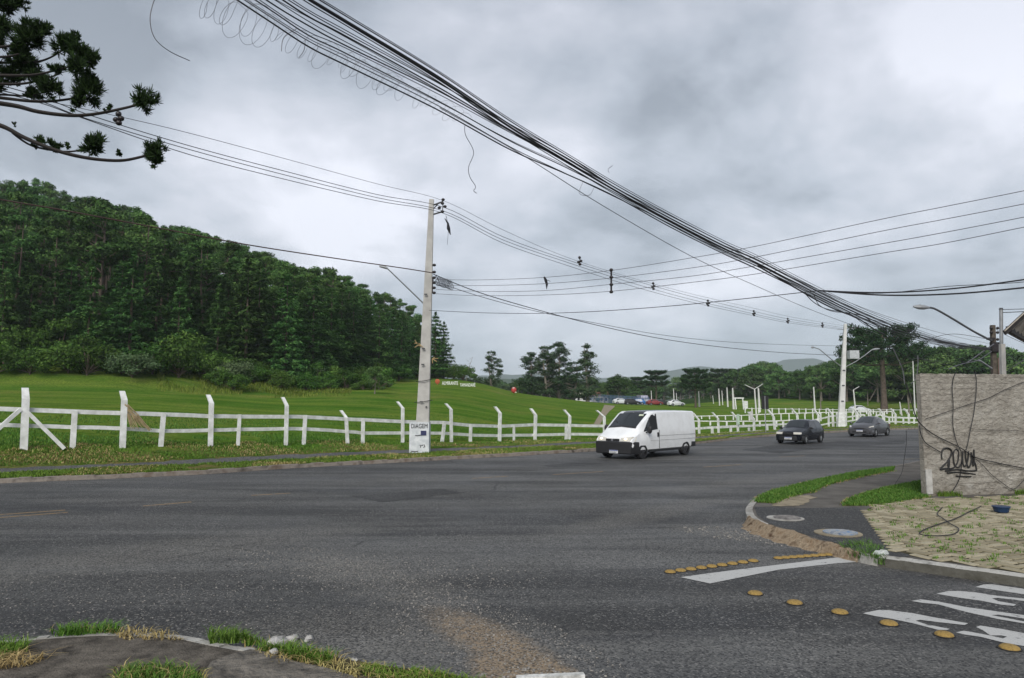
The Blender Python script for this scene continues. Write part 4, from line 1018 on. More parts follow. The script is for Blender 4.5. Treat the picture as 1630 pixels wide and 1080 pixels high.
def lawn_pts(n):
    out = []
    for x in RNG.uniform(-40, 1000, n):
        Yf = float(I((gx, TY[marks[3]]), x)); Y = Yf + 1.0 + 16 * RNG.random() ** 1.5; X = (x - 815) / FPX * Y
        if mnoise.noise(Vector((X * .35, Y * .35, 9))) > -.15: out.append((X, Y, zt(X, Y)))
    return np.array(out)
blades('grass', lawn_pts(36000), .10, .014, M['blade_green'], .6)
tgp = []
for x in RNG.uniform(250, 560, 9000):
    Y = 79 + max(0, x - 330) * .03 + RNG.normal(1, 3.2); X = (x - 815) / FPX * Y
    if mnoise.noise(Vector((X * .2, Y * .25, 2))) > -.2: tgp.append((X, Y, zt(X, Y)))
blades('tall_grass', np.array(tgp), .5, .025, foliage_mat('tall_grass_blades', (0.07, 0.12, 0.02), (0.12, 0.18, 0.03), (0.19, 0.23, 0.05), var=0), .7)
# tufts at the bottom left corner
def tuft(poly, n, z, h, m, lean=.6, w=.005, cl=3.0): return blades('grass_tuft', in_poly(PX(poly, z), n, z, cl), h, w, m, lean)
tuft([(330, 1014), (385, 1012), (395, 1024), (335, 1027)], 420, .10, .12, M['blade_green'], .8)
tuft([(385, 1020), (430, 1028), (450, 1044), (400, 1040)], 420, .09, .11, M['blade'], .8)
tuft([(450, 1036), (500, 1042), (535, 1056), (520, 1062), (455, 1050)], 650, .09, .12, M['blade'], .9)
tuft([(380, 1018), (540, 1046), (560, 1066), (440, 1060), (390, 1040)], 260, .09, .10, M['straw'], 1.3)
tuft([(180, 1068), (320, 1074), (330, 1096), (180, 1096)], 200, .10, .11, M['straw'], 1.3)
tuft([(70, 1006), (200, 1003), (300, 1012), (200, 1014)], 120, .09, .09, M['straw'], 1.4)
tuft([(570, 1066), (620, 1070), (700, 1080), (790, 1096), (690, 1100), (580, 1082)], 1100, .08, .09, M['blade'], 1.0)
tuft([(190, 1072), (250, 1066), (310, 1075), (330, 1100), (180, 1110)], 1100, .10, .11, M['blade_green'], .9)
tuft([(80, 1008), (130, 1005), (190, 1003), (195, 1010), (85, 1016)], 420, .09, .12, M['blade'], 1.0, cl=5)
tuft([(-30, 1030), (40, 1026), (48, 1036), (10, 1052), (-30, 1056)], 420, .10, .12, M['blade'], 1.0)
tuft([(-30, 1044), (50, 1046), (80, 1050), (40, 1062), (-30, 1070)], 300, .10, .10, M['straw'], 1.8)
tuft([(180, 1010), (260, 1012), (300, 1020), (200, 1020)], 150, .10, .06, M['straw'], 1.6)
tuft([(470, 1050), (600, 1064), (720, 1082), (600, 1090), (500, 1070)], 420, .09, .08, M['straw'], 1.5)

# ------------------------------------------------------------------ white park fences
def fence_at(x, y): return at(x, y, float(I((gx, TY[marks[3]]), x)))
def fence_px(name, label, posts, stakes, rails, Yf, dfw, group=None):
    """posts: (x base, y base, x kink, y kink, x top, y top, width px); rails: (x0, y0, x1, y1, thickness px)"""
    L0 = Yf(*posts[0][:2]); t = thing(name, label, 'fence', (L0.x, L0.y, zt(L0.x, L0.y)))
    nf = Vector((-.57, .82, 0))
    for (xb, yb, xk, yk, xt, yt, wpx) in posts:
        Y = Yf(xb, yb).y; B, K, T = at(xb, yb, Y), at(xk, yk, Y), at(xt, yt, Y); w = .92 * wpx * Y / FPX
        B.z = min(B.z, zt(B.x, B.y)) - .12
        mb = MB(); sd = Vector((.82, .57, 0)); e = T - K; e += nf * .16
        v = []
        for p, s_ in ((B, 1), (K, 1), (K + e, .9)):
            u1, u2 = sd * w / 2 * s_, nf * w * .36
            v += [p - u1 - u2, p + u1 - u2, p + u1 + u2, p - u1 + u2]
        f = []
        for o in (0, 4):
            for k in range(4): f.append((o + k, o + (k + 1) % 4, o + 4 + (k + 1) % 4, o + 4 + k))
        f += [(3, 2, 1, 0), (8, 9, 10, 11)]
        mb.add(v, f).build('post', M['white'], t, world=True)
    for (xb, yb, xt, yt, wpx) in stakes:
        Y = Yf(xb, yb).y + .06; B, T = at(xb, yb, Y), at(xt, yt, Y); w = wpx * Y / FPX; B.z = min(B.z, zt(B.x, B.y)) - .1
        MB().beam(B, T, w, w * .6, Vector((.82, .57, 0))).build('stake', M['white'], t, world=True)
    for (x0, y0, x1, y1, th) in rails:
        a, b_ = Yf(x0, y0), Yf(x1, y1); off = nf * .10; hm = th * (a.y + b_.y) / 2 / FPX
        mb = MB(); a, b_ = a + off, b_ + off; mid = a.lerp(b_, .5) + Vector((0, 0, random.uniform(-.015, .015)))
        mb.beam(a, mid, .045, hm); mb.beam(mid, b_, .045, hm); mb.build('rail', M['white'], t, world=True)
    return t
P1 = [(38, 713, 41, 635, 40, 617.5, 11.5), (195, 711, 198, 637, 195, 622.5, 9.5), (335, 709.5, 336.5, 642, 332.5, 628.5, 7.6), (455, 709, 456.5, 646, 451.5, 632.5, 6.0), (553.5, 705, 551, 665, 544.5, 653.5, 5.4),
      (641, 704.5, 641, 650, 634.5, 639.5, 5.0), (718.5, 704, 718, 652, 711.5, 642.5, 4.8), (795, 702, 796, 658, 790, 647.5, 5.2), (851.5, 701, 852.5, 661, 847, 650.5, 5), (906, 700, 907, 663, 900, 652.5, 4.4), (962, 699, 962, 664, 952, 653.5, 4.2)]
S1 = [(116, 703, 119, 655, 8), (256, 704, 260.5, 657.5, 7), (379, 699, 381.5, 660, 5), (483.5, 698, 486, 661, 5.5), (577.5, 700, 578, 667, 5.2), (703.5, 703, 707.5, 672, 5), (748.5, 702, 749.5, 676, 4.6), (901, 701, 901.5, 678, 4.4), (818, 702, 818, 677.5, 3.5)]
top1 = [(-160, 645), (38, 652.5), (116, 655.5), (195, 658), (258, 660), (335, 663), (380, 663.5), (455, 663.8), (485, 664), (553, 667.5), (578, 668.5), (641, 671.5), (707, 673), (718, 674.5), (749, 677.5), (795, 679), (851, 676.5), (906, 677.3), (962, 678.5)]
bot1 = [(-160, 672), (38, 678), (116, 680.5), (195, 682.5), (258, 686.5), (335, 685.2), (380, 684), (455, 682.8), (485, 683.2), (553, 687.5), (578, 689.8), (641, 689.6), (707, 690), (718, 690.8), (749, 693), (795, 694), (851, 693), (906, 691.5), (962, 691.8)]
def rails_of(pts, th0, th1):
    out = []
    for (x0, y0), (x1, y1) in zip(pts[:-1], pts[1:]):
        u = (min(max((x0 + x1) / 2, 0), 960)) / 960; out.append((x0, y0, x1 + 1, y1, th0 * (1 - u) + th1 * u))
    return out
f1 = fence_px('white_fence', 'long white rail fence with bent topped posts before the lawn on the left', P1, S1, rails_of(top1, 7.2, 4.2) + rails_of(bot1, 6.4, 4.0), fence_at, None)
for x0, y0, x1, y1 in ((36, 652, -12, 694), (43, 652, 105, 714)):      # the two raking struts at the first post
    a, b_ = fence_at(x0, y0), fence_at(x1, y1); b_ = b_ + Vector((.1, -.25, 0)); a = a + Vector((0, -.12, 0)); MB().beam(a, b_, .12, .13).build('strut', M['white'], f1, world=True)
# dry palm frond and cane caught on the fence
b_ = MB(); base = fence_at(203, 648)
for k in range(12):
    e = fence_at(212 + k * 3.0, 680 + random.uniform(-3, 5)) + Vector((0, -.16, 0)); s_ = base + Vector((random.uniform(-.05, .1), -.14, random.uniform(-.15, .1))); b_.tube([s_, s_.lerp(e, .5) + Vector((0, -.05, .08)), e], [.025, .03, .012], 4)
b_.tube([base + Vector((0, -.2, .1)), fence_at(242, 686) + Vector((0, -.2, 0))], [.03, .025], 5)
solo(b_, 'dry_frond', rough_mat('dry_straw', (0.3, 0.22, 0.12), (0.5, 0.4, 0.24), 9, .9, 0), 'dried palm frond and canes leaning on the white fence beside its second tall post', 'dry frond')

P2 = [(1113, 691, 1112.5, 669, 1105.5, 657.5, 3.4), (1144, 690, 1143, 667, 1136, 656.5, 3.4), (1175, 688, 1173.5, 667, 1167, 656, 3.4), (1200.5, 687.5, 1200, 667, 1193, 656, 3.6), (1233.5, 684.5, 1231.5, 664, 1224.5, 652, 3.6), (1271, 682, 1269, 661, 1261.5, 650, 3.6), (1303, 680, 1303, 662, 1297, 650.5, 3.6), (1326.5, 679.5, 1325.5, 661, 1319, 650, 3.4)]
S2 = [(1134, 690, 1133.5, 679.5, 4), (1163.5, 688.5, 1163, 680, 3.6), (1192.5, 688, 1192, 681, 3.2), (1221.5, 686.5, 1221, 675, 3.2), (1247, 684, 1246.5, 671, 3), (1319, 675, 1319, 664, 3)]
R2 = [(1098, 682.8, 1113, 682.5, 3.6), (1113, 682.5, 1144, 680.5, 3.6), (1144, 680.5, 1175, 678.8, 3.8), (1175, 678.8, 1200, 678, 3.6), (1200, 678, 1233, 676.3, 3.0), (1233, 676.3, 1271, 674.5, 2.6), (1271, 674.5, 1303, 668, 2.6), (1303, 668, 1326, 662.5, 2.4), (1303, 678, 1326, 673, 2.2),
      (1134, 691, 1175, 688.5, 2.2), (1175, 688.5, 1216, 686, 2.2), (1326, 662.5, 1334, 662, 2.4), (1326, 673, 1334, 673, 2.2)]
fence_px('white_fence', 'white fence with leaning bent topped posts between the van and the right concrete pole', P2, S2, R2, fence_at, None)
P3 = [(1346, 678, 1346, 660, 1345, 653, 4), (1366.5, 677, 1366, 660.5, 1361, 650.5, 3.4), (1385.5, 676, 1386, 660, 1382.5, 651, 3.2), (1405.5, 674.5, 1405.5, 659.5, 1400.5, 650.5, 3.2), (1425.5, 674, 1425.5, 660, 1420, 650.5, 3.2), (1447, 674, 1446.5, 660, 1441, 650.5, 3.2), (1465, 674, 1465, 660, 1459.5, 650.5, 3.2), (1490, 674, 1490, 660, 1484, 650.5, 3.2)]
S3 = [(1376, 666, 1376, 660, 2.6), (1393, 671, 1395, 662, 2.6), (1415.5, 674, 1415.5, 665, 2.6), (1438, 674, 1438, 665, 2.6), (1455, 674, 1455, 665, 2.6)]
R3 = [(1350, 664.5, 1376, 660.5, 2.4), (1350, 671, 1376, 667, 2.0), (1391, 666, 1401, 660.5, 2.6), (1401, 660.5, 1416, 664.5, 2.4), (1416, 664.5, 1447, 665.5, 2.6), (1447, 665.5, 1492, 666.5, 2.8), (1416, 671.5, 1447, 672.5, 2.0), (1447, 672.5, 1492, 673, 2.0), (1398, 672.5, 1416, 671.5, 1.6)]
fence_px('white_fence', 'white fence with stepped rails between the right concrete pole and the rough wall', P3, S3, R3, fence_at, None)
# low white rails round the riding field
def low_rail(label, pts, n, hpx, Y, rail_t=1.6, wpx=2.2, stick=0.0):
    xs = [p[0] for p in pts]; ys = [p[1] for p in pts]; A = at(xs[0], ys[0], Y); t = thing('low_rail_fence', label, 'fence', (A.x, A.y, zt(A.x, A.y)))
    prev = None
    for k in range(n):
        x = xs[0] + (xs[-1] - xs[0]) * k / (n - 1); y = float(np.interp(x, xs, ys)); T = at(x, y - stick, Y); g = Vector((T.x, T.y, min(zt(T.x, T.y), at(x, y + hpx, Y).z) - .08)); w = wpx * Y / FPX
        MB().beam(g, T, w, w * .8, Vector((1, 0, 0))).build('post', M['white'], t, world=True)
        tr = at(x, y, Y)
        if prev is not None: MB().beam(prev, tr, .05, rail_t * Y / FPX).build('rail', M['white'], t, world=True)
        prev = tr
    return t
low_rail('low white rail fence in the riding field, nearer of two rows behind the van', [(1104, 670.5), (1160, 671), (1235, 670.5), (1262, 669)], 7, 6, 74, 1.5, 2.4)
low_rail('low white rail fence farther inside the riding field behind the van', [(1104, 662.8), (1180, 661.5), (1250, 658.5), (1330, 656.5), (1420, 655.5)], 26, 4, 92, 1.2, 1.7)
low_rail('row of short white posts along the far side of the riding field', [(1186, 650.5), (1260, 651.5), (1340, 652.5), (1465, 653)], 27, 4, 130, .7, 1.5, 1.2)

# ------------------------------------------------------------------ utility poles
def pole_body(mb, p0, p1, w0, w1, d0, d1):
    mb.beam(p0, p1, w0, d0, Vector((1, 0, 0)), w1, d1)
def text_mesh(s, size, ext, m):
    cu = bpy.data.curves.new('lettering', 'FONT'); cu.body = s; cu.size = size; cu.extrude = ext; cu.align_x = 'LEFT'; cu.resolution_u = 3
    o = bpy.data.objects.new('lettering', cu); COL.objects.link(o); dg = bpy.context.evaluated_depsgraph_get(); me = bpy.data.meshes.new_from_object(o.evaluated_get(dg))
    bpy.data.objects.remove(o); bpy.data.curves.remove(cu); me.materials.clear(); me.materials.append(m); return me
YP = 34.0
PB = at(671, 717, YP); PB.z = zt(PB.x, PB.y)
t = thing('utility_pole', 'tall tapered concrete pole with a painted white base by the road on the left', 'utility pole', PB)
mb = MB(); ptop = at(687, 318, YP) - PB; pole_body(mb, Vector((0, 0, -.3)), ptop, .66, .22, .40, .18)
def on_pole(y, dx=0.0, dy=0.0):
    z = at(680, y, YP).z - PB.z; k = z / ptop.z; return Vector((ptop.x * k + dx, ptop.y * k - dy, z))
mb.build('shaft', M['concrete'], t, 40)
mb = MB()
for y in (470, 556, 581, 640): mb.box(on_pole(y, -.07, .19 + .0003 * (y - 300)), (.14, .05, .06))
mb.box(on_pole(648, .17, .245), (.07, .03, .07)); mb.build('step_hole', M['dark_steel'], t)
bw = 31 * YP / FPX; bh = at(668, 672, YP).z - PB.z
sx0 = at(653, 700, YP).x - PB.x; sx1 = at(684, 700, YP).x - PB.x
baseo = MB().hexa([(sx0, -.34, -.2), (sx1, -.34, -.2), (sx1, .34, -.2), (sx0, .34, -.2), (sx0 - .0, -.32, bh), (sx1, -.32, bh), (sx1, .32, bh), (sx0, .32, bh)]).build('painted_base', rough_mat('flaking_white_paint', (0.42, 0.45, 0.47), (0.66, 0.68, 0.69), 3.2, .85, .4, 20, detail=9), t)
lo = link('base_lettering', text_mesh('DIAGEM', .27, .004, plain('faded_black_paint', (0.035, 0.035, 0.04), .8)), baseo); lo.location = (sx0 + .07, -.348, bh - .28); lo.rotation_euler = (R(88.6), 0, 0); lo.scale = (.80, 1.1, 1)
MB().hexa([(sx0 + .54, -.352, bh - .62), (sx0 + .80, -.352, bh - .62), (sx0 + .80, -.336, bh - .62), (sx0 + .54, -.336, bh - .62), (sx0 + .54, -.345, bh - .40), (sx0 + .80, -.345, bh - .40), (sx0 + .80, -.332, bh - .40), (sx0 + .54, -.332, bh - .40)]).build('blue_patch', plain('navy_paint', (0.03, 0.035, 0.09), .8), baseo)
scr = plain('grey_scrawl', (0.05, 0.05, 0.055), .8)
for st in ([(.50, .36), (.55, .30), (.53, .24)], [(.57, .36), (.60, .33), (.66, .37)], [(.70, .38), (.74, .28), (.66, .25)], [(.28, .80), (.40, .79), (.54, .82)], [(.10, .06), (.30, .05), (.42, .07)]):
    MB().tube([(sx0 + x, -.345, z) for x, z in st], .018, 5).build('scrawl_mark', scr, baseo)
# top bracket for the covered high-voltage cables
mb = MB(); e = at(706, 323, YP) - PB + Vector((0, -.2, 0))
mb.beam(on_pole(327, .08), e, .06, .06); mb.beam(on_pole(334, .08), e.lerp(on_pole(327), .35), .04, .04); e2 = at(705, 339, YP) - PB + Vector((0, -.2, 0)); mb.beam(on_pole(342, .08), e2, .06, .06); mb.beam(e, e2, .04, .04)
mb.build('bracket', M['dark_steel'], t)
mb = MB()
for x, y in ((706, 320), (705, 326), (700, 333), (709, 331), (705, 339)): mb.ell(at(x, y, YP) - PB + Vector((0, -.2, 0)), (.09, .09, .07), 8, 5)
mb.build('spacer_insulator', M['insulator'], t, 60)
mb = MB()
for y in (423, 434, 443, 451, 459, 467): mb.ell(on_pole(y, .26 + (y - 420) * .001, .1), (.10, .09, .07), 8, 5); 
mb.box(on_pole(455, .22, .1), (.05, .08, .75)); mb.build('rack_insulators', M['insulator'], t, 60)
for yb in (556, 640, 607):
    y0 = {556: 552, 640: 640, 607: 607}[yb]
mb = MB()
for y in (607, 640):
    c = on_pole(y); hw = .36 + (y - 600) * .0012; mb.tube([c + Vector((-hw, -.22, -.03)), c + Vector((0, -.27, 0)), c + Vector((hw, -.22, .08)), c + Vector((hw, .22, .05))], .016, 5)
mb.build('strap_wire', M['cable'], t)
mb = MB(); c = on_pole(549, -.34, .2); 
for k in range(5): mb.tube([c + Vector((random.uniform(-.1, .1), 0, random.uniform(-.1, .1))), c + Vector((random.uniform(-.25, .25), -.05, random.uniform(-.25, .25)))], .02, 4)
c = on_pole(572, .36, .2)
for k in range(4): mb.tube([c, c + Vector((random.uniform(.0, .3), -.05, random.uniform(-.3, .1)))], .02, 4)
mb.build('tied_cane', rough_mat('dry_cane', (0.28, 0.2, 0.09), (0.45, 0.34, 0.18), 9, .9, 0), t)
# lamp bracket on the left of the near pole
la = on_pole(483, -.2); le_ = at(617, 428, YP - .6) - PB
mb = MB(); mb.tube([la, la.lerp(le_, .5), le_], [.035, .035, .03], 6); mb.build('lamp_arm', M['steel'], t, 60)
mb = MB(); hd = at(604, 424, YP - .6) - PB; mb.tube([le_, le_.lerp(hd, .4) + Vector((0, 0, .03)), hd], [.045, .08, .05], 8); mb.build('lamp_head', M['steel'], t, 60)
for k in range(7):      # fuzz of wire ends right of the pole
    pass
b_ = MB()
for k in range(11):
    c = at(694 + k * 2.4, 440 + k * .9 + random.uniform(-2, 2), YP - .3); b_.tube(catmull([c, c + Vector((.12, 0, -.25)), c + Vector((.02, 0, -.4)), c + Vector((-.12, -.05, -.2)), c + Vector((.05, 0, .05))], 4), .013, 4)
solo(b_, 'wire_tangle', M['cable'], 'tangle of short wire loops at the right side of the near concrete pole', 'wire')
b_ = MB()
b_.tube([at(708, 348, YP), at(713, 356, YP), at(714, 364, YP), at(717, 374, YP)], [.015, .05, .09, .02], 5); b_.tube([at(713, 356, YP), at(710, 344, YP)], .012, 4); b_.tube([at(714, 364, YP), at(712, 390, YP)], .008, 4)
solo(b_, 'snagged_rag', M['cable'], 'dark torn rag dangling just below the top bracket of the near pole', 'rag')

YQ = 74.0
QB = at(1338, 679, YQ); QB.z = zt(QB.x, QB.y)
t2 = thing('utility_pole', 'concrete pole with a transformer and two lamp arms behind the grey sedan', 'utility pole', QB)
qtop = at(1345.5, 516, YQ) - QB
mb = MB(); mb.beam((0, 0, -.3), qtop, .66, .36, Vector((1, 0, 0)), .26, .18)
def on_q(y, dx=0.0, dy=0.0):
    z = at(1340, y, YQ).z - QB.z; k = z / qtop.z; return Vector((qtop.x * k + dx, qtop.y * k - dy, z))
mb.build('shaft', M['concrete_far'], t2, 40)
MB().beam((0, 0, -.28), on_q(657), .80, .5, Vector((1, 0, 0)), .62, .42).build('whitewashed_foot', M['white'], t2)
mb = MB()
for y in (590, 614, 639): mb.box(on_q(y, .0, .19), (.26, .04, .12))
mb.build('step_hole', M['dark_steel'], t2)
mb = MB(); c = at(1358, 565, YQ) - QB; mb.box(c, (.95, .7, .85))
for k in range(5): mb.box(c + Vector((-.36 + k * .18, -.37, -.02)), (.05, .06, .7))
tr = mb.build('transformer', M['grey_box'], t2)
mb = MB()
for k in range(3): mb.tube([c + Vector((-.3 + .3 * k, 0, .42)), c + Vector((-.3 + .3 * k, 0, .68))], [.06, .04], 6)
mb.build('bushing', M['insulator'], tr)
mb = MB(); mb.beam(on_q(523), at(1361, 523, YQ) - QB, .06, .06); mb.beam(on_q(525, .0), at(1333, 524.5, YQ) - QB, .05, .05)
mb.build('crossarm', M['steel'], t2)
mb = MB()
for x in (1353, 1359, 1365): mb.ell(at(x, 522, YQ) - QB, (.09, .09, .13), 7, 5)
mb.build('pin_insulator', M['insulator'], t2, 60)
for pts in ([(1339, 584), (1322, 571), (1304, 556), (1296, 553.5), (1291, 553)], [(1347, 584), (1362, 576), (1378, 565), (1388, 557), (1400, 555.5)]):
    P = [at(x, y, YQ - .4) - QB for x, y in pts]; ar = MB().tube(P[:-1], .05, 6).build('lamp_arm', M['steel'], t2, 60); MB().tube([P[-2], P[-2].lerp(P[-1], .5), P[-1]], [.07, .13, .06], 8).build('lamp_head', M['steel'], ar, 60)

# dark wooden pole and service post behind the wall
YW = 38.0
WP = at(1582, 655, YW); WP.z = 0
t3 = thing('wooden_pole', 'dark weathered pole behind the rough wall carrying a long lamp arm and the cable bundle', 'utility pole', WP)
wtop = at(1580, 518, YW) - WP
MB().beam((0, 0, -.2), wtop, .30, .24, Vector((1, 0, 0)), .20, .18).build('shaft', M['wood_pole'], t3)
MB().tube([at(1586, 600, YW) - WP + Vector((0, -.16, -2)), at(1586, 570, YW) - WP + Vector((0, -.16, 0))], .05, 6).build('conduit', plain('brown_pipe', (0.12, 0.075, 0.06), .6), t3)
P = [at(x, y, YW - .3) - WP for x, y in ((1579, 543), (1550, 528), (1510, 504), (1488, 492), (1478, 490))]
ar = MB().tube(catmull(P, 4), .055, 7).build('lamp_arm', M['dark_steel'], t3, 60)
P = [at(x, y, YW - .3) - WP for x, y in ((1479, 490), (1470, 489.5), (1462, 489), (1454, 488.3))]
hd = MB().tube(P, [.06, .13, .13, .05], 8).build('lamp_head', M['steel'], ar, 60); MB().tube([at(1464, 488.5, YW - .3) - WP, at(1464, 485.5, YW - .3) - WP], [.07, .06], 7).build('photocell', M['dark_steel'], hd)
mb = MB()
for y in (523, 530, 541, 552, 560): mb.ell(at(1576, y, YW) - WP + Vector((-.02, -.13, 0)), (.09, .09, .08), 7, 5); mb.ell(at(1586, y, YW) - WP + Vector((0, -.1, 0)), (.08, .08, .08), 7, 5)
mb.box(at(1574, 540, YW) - WP + Vector((0, -.15, 0)), (.35, .18, .12)); mb.box(at(1580, 553, YW) - WP + Vector((0, -.18, 0)), (.42, .2, .5)); mb.build('fittings', M['insulator'], t3, 60)
P = [at(x, y, YW - .2) - WP for x, y in ((1579, 587), (1560, 574.5), (1552, 574))]; MB().tube(P, .045, 6).build('side_bracket', M['steel'], t3, 60)
YS = 27.0
SP = at(1595, 650, YS); SP.z = ZI
t4 = thing('service_post', 'thin grey service post with two wires, rising behind the wall at the right edge', 'post', SP)
MB().tube([at(1594, 548, YS) - SP, at(1593.5, 492, YS) - SP], .065, 10).build('pipe', M['steel'], t4, 60)
MB().beam((0, 0, -.1), at(1595, 548, YS) - SP, .19, .17, Vector((1, 0, 0)), .16, .14).build('concrete_shaft', M['concrete'], t4)
MB().tube([at(1593.5, 493, YS) - SP, at(1593.5, 490.5, YS) - SP], [.085, .05], 10).build('cap', M['dark_steel'], t4)

# house behind the wall: only the corner of its corrugated roof looks over
HB = at(1640, 640, 25.0); HB.z = ZI
hs = thing('house', 'house behind the rough wall with a weathered corrugated roof corner', 'house', (HB.x + 2.5, HB.y + 3, ZI))
o_ = hs.location
A, B_ = at(1598, 527, 23.5), at(1680, 452, 24.2); C_, D_ = at(1626, 543, 25.5) , None
mb = MB(); na, nb = 44, 2; ridge = B_ - A; run = Vector((5.6, 6.4, .0)); v, f = [], []
up = ridge.normalized().cross(run.normalized()); up = up if up.z > 0 else -up
for th in (0, 1):
    for i in range(na + 1):
        for j in range(nb):
            p = A + run * (i / na) + ridge * (j * 1.6) + up * (.05 * math.sin(i * 2 * math.pi / 5) - .05 * th); v.append(p)
n1_ = (na + 1) * nb
for i in range(na):
    a = i * nb; f += [(a, a + 1, a + nb + 1, a + nb), (n1_ + a, n1_ + a + nb, n1_ + a + nb + 1, n1_ + a + 1), (a, a + nb, n1_ + a + nb, n1_ + a), (a + 1, n1_ + a + 1, n1_ + a + nb + 1, a + nb + 1)]
f += [(0, n1_, n1_ + 1, 1)]
mb.add(v, f).build('roof', rough_mat('weathered_tiles', (0.16, 0.14, 0.115), (0.40, 0.365, 0.31), 3, .95, .4, 25, detail=8), hs, 50, world=True)
mb = MB(); e0 = A + ridge * .18 + Vector((.0, .25, -.22)); mb.beam(e0, e0 + run, .16, .22); mb.beam(A + ridge * .05 + Vector((0, .12, -.14)), A + ridge * 1.6 + Vector((0, .12, -.14)), .05, .16); mb.build('fascia', plain('dark_eaves', (0.03, 0.027, 0.025), .8), hs, world=True)
MB().box(Vector((A.x + 5.2, A.y + 3.5, ZI + 1.6)), (8.0, 5.6, 3.4)).build('wall', M['plaster'], hs, world=True)

# ------------------------------------------------------------------ overhead cables
def wire(name, pts, rad, label, cat='cable', m='cable', group=None, n=5, sub=8):
    P = catmull(pts, sub); mb = MB(); mb.tube(P, rad, n); return solo(mb, name, M[m], label, cat, group, True)
def plane_pts(px, A, B): return [on_line(x, y, A, B) for x, y in px]
# covered high-voltage line: from the upper left over the near pole to the right pole
NP, QP = (PB.x + ptop.x + .5, YP - .2), (QB.x + qtop.x - .2, YQ - .1)
HL = (-13.5, 17.5)       # where the line passes the left of the frame
for nm, r0, a, b_, lb in (('power_cable', .013, [(-60, 120), (60, 153), (150, 186), (300, 232), (450, 272), (600, 310), (708, 331)], [(708, 331), (800, 377), (900, 413), (1000, 444), (1100, 472), (1200, 496), (1260, 509), (1343, 522)], 'upper black cable of the spaced high voltage trio between the two concrete poles'),
                          ('power_cable', .013, [(-60, 128), (60, 160), (140, 190), (300, 238), (450, 278), (600, 315), (708, 337)], [(708, 337), (800, 382), (900, 417), (1000, 449), (1100, 477), (1200, 500), (1260, 512.5), (1343, 524)], 'middle black cable of the spaced high voltage trio between the two concrete poles'),
                          ('power_cable', .013, [(-60, 133), (60, 163), (136, 190), (300, 246), (450, 285), (600, 320), (706, 340)], [(706, 340), (800, 387), (900, 422), (1000, 454), (1100, 481), (1200, 503), (1260, 515), (1343, 525.5)], 'lowest black cable of the spaced high voltage trio between the two concrete poles'),
                          ('messenger_wire', .009, [(-60, 130), (60, 158), (190, 186), (300, 212), (450, 252), (600, 293), (706, 320)], [(706, 320), (800, 366), (900, 409), (1000, 441), (1100, 468), (1200, 491), (1260, 505), (1343, 519)], 'thin steel messenger wire above the spaced high voltage trio')):
    wire(nm, plane_pts(a, HL, NP) + plane_pts(b_[1:], NP, QP), r0, lb)
spm = MB(); 
def spacer(x, y, A, B, h, label):
    c = on_line(x, y, A, B); s_ = h * c.y / FPX / 2; b_ = MB(); b_.beam(c + Vector((0, -.02, -s_)), c + Vector((0, -.02, s_)), .05, .06)
    b_.ell(c + Vector((-.02, -.05, s_)), (.09, .09, .09), 7, 5); b_.ell(c + Vector((.06, -.05, .0)), (.10, .09, .08), 7, 5); b_.ell(c + Vector((-.09, -.05, -.3 * s_)), (.09, .09, .08), 7, 5); b_.ell(c + Vector((0, -.05, -s_)), (.10, .09, .08), 7, 5)
    return solo(b_, 'cable_spacer', M['insulator'], label, 'spacer', None, 60)
spacer(191, 190, HL, NP, 15, 'cable spacer against the araucaria branch at the upper left')
for (x, y, h), lb in zip(((923, 416, 11), (1040, 456, 9), (1127, 483, 8), (1200, 499, 7), (1254, 511, 6.5), (1309, 518, 6)), ('first cable spacer right of the near pole, above the vertical wire separator', 'cable spacer just right of the vertical wire separator', 'third cable spacer along the high voltage line', 'fourth cable spacer along the high voltage line', 'second last cable spacer before the right concrete pole', 'cable spacer nearest the right concrete pole')):
    spacer(x, y, NP, QP, h, lb)
# telephone cables
TP = (PB.x + .35, YP - .4); TL = (-16, 21); TQ = (QB.x, YQ - .3)
wire('telephone_cable', plane_pts([(-80, 302), (0, 318), (100, 335), (250, 363), (400, 391), (550, 414), (640, 427), (690, 435)], TL, TP), .024, 'brownish sagging telephone cable from the left edge to the near concrete pole', 'cable', 'cable_brown')
wire('telephone_cable', plane_pts([(690, 437), (760, 465), (850, 492), (950, 518), (1050, 539), (1150, 553), (1250, 562), (1335, 566)], TP, TQ), .022, 'thicker black telephone cable sagging from the near pole to the right pole')
wire('telephone_cable', plane_pts([(692, 448), (760, 471), (850, 495), (950, 515), (1050, 533), (1150, 544), (1250, 549), (1336, 551)], TP, TQ), .015, 'thinner telephone cable just above the thick one between the two poles')
# four service wires crossing to the upper right
RP = (13.5, 14.5)
for k, (px, lb) in enumerate((([(694, 445), (760, 446), (865, 442), (972, 431), (1100, 411), (1200, 393), (1400, 350), (1500, 330), (1630, 304), (1760, 276)], 'top one of the four bare wires rising to the right edge'),
               ([(694, 454), (760, 455), (865, 452), (972, 443), (1100, 427), (1200, 410), (1400, 369), (1500, 350), (1630, 325), (1760, 298)], 'second of the four bare wires rising to the right edge'),
               ([(694, 461), (760, 464), (865, 463), (972, 453), (1100, 440), (1200, 424), (1400, 389), (1500, 371), (1630, 346), (1760, 320)], 'third of the four bare wires rising to the right edge'),
               ([(694, 468), (760, 471), (865, 470), (972, 464), (1100, 450), (1200, 437), (1400, 404), (1500, 388), (1630, 362), (1760, 336)], 'lowest of the four bare wires rising to the right edge'))):
    wire('service_wire', plane_pts(px, TP, RP), .0095, lb, 'wire', 'cable_grey')
c0, c1_ = on_line(973, 430, TP, RP), on_line(973, 465, TP, RP); b_ = MB(); b_.beam(c0, c1_, .045, .05)
for k in range(4): b_.ell(c0.lerp(c1_, k / 3), (.075, .07, .06), 7, 5)
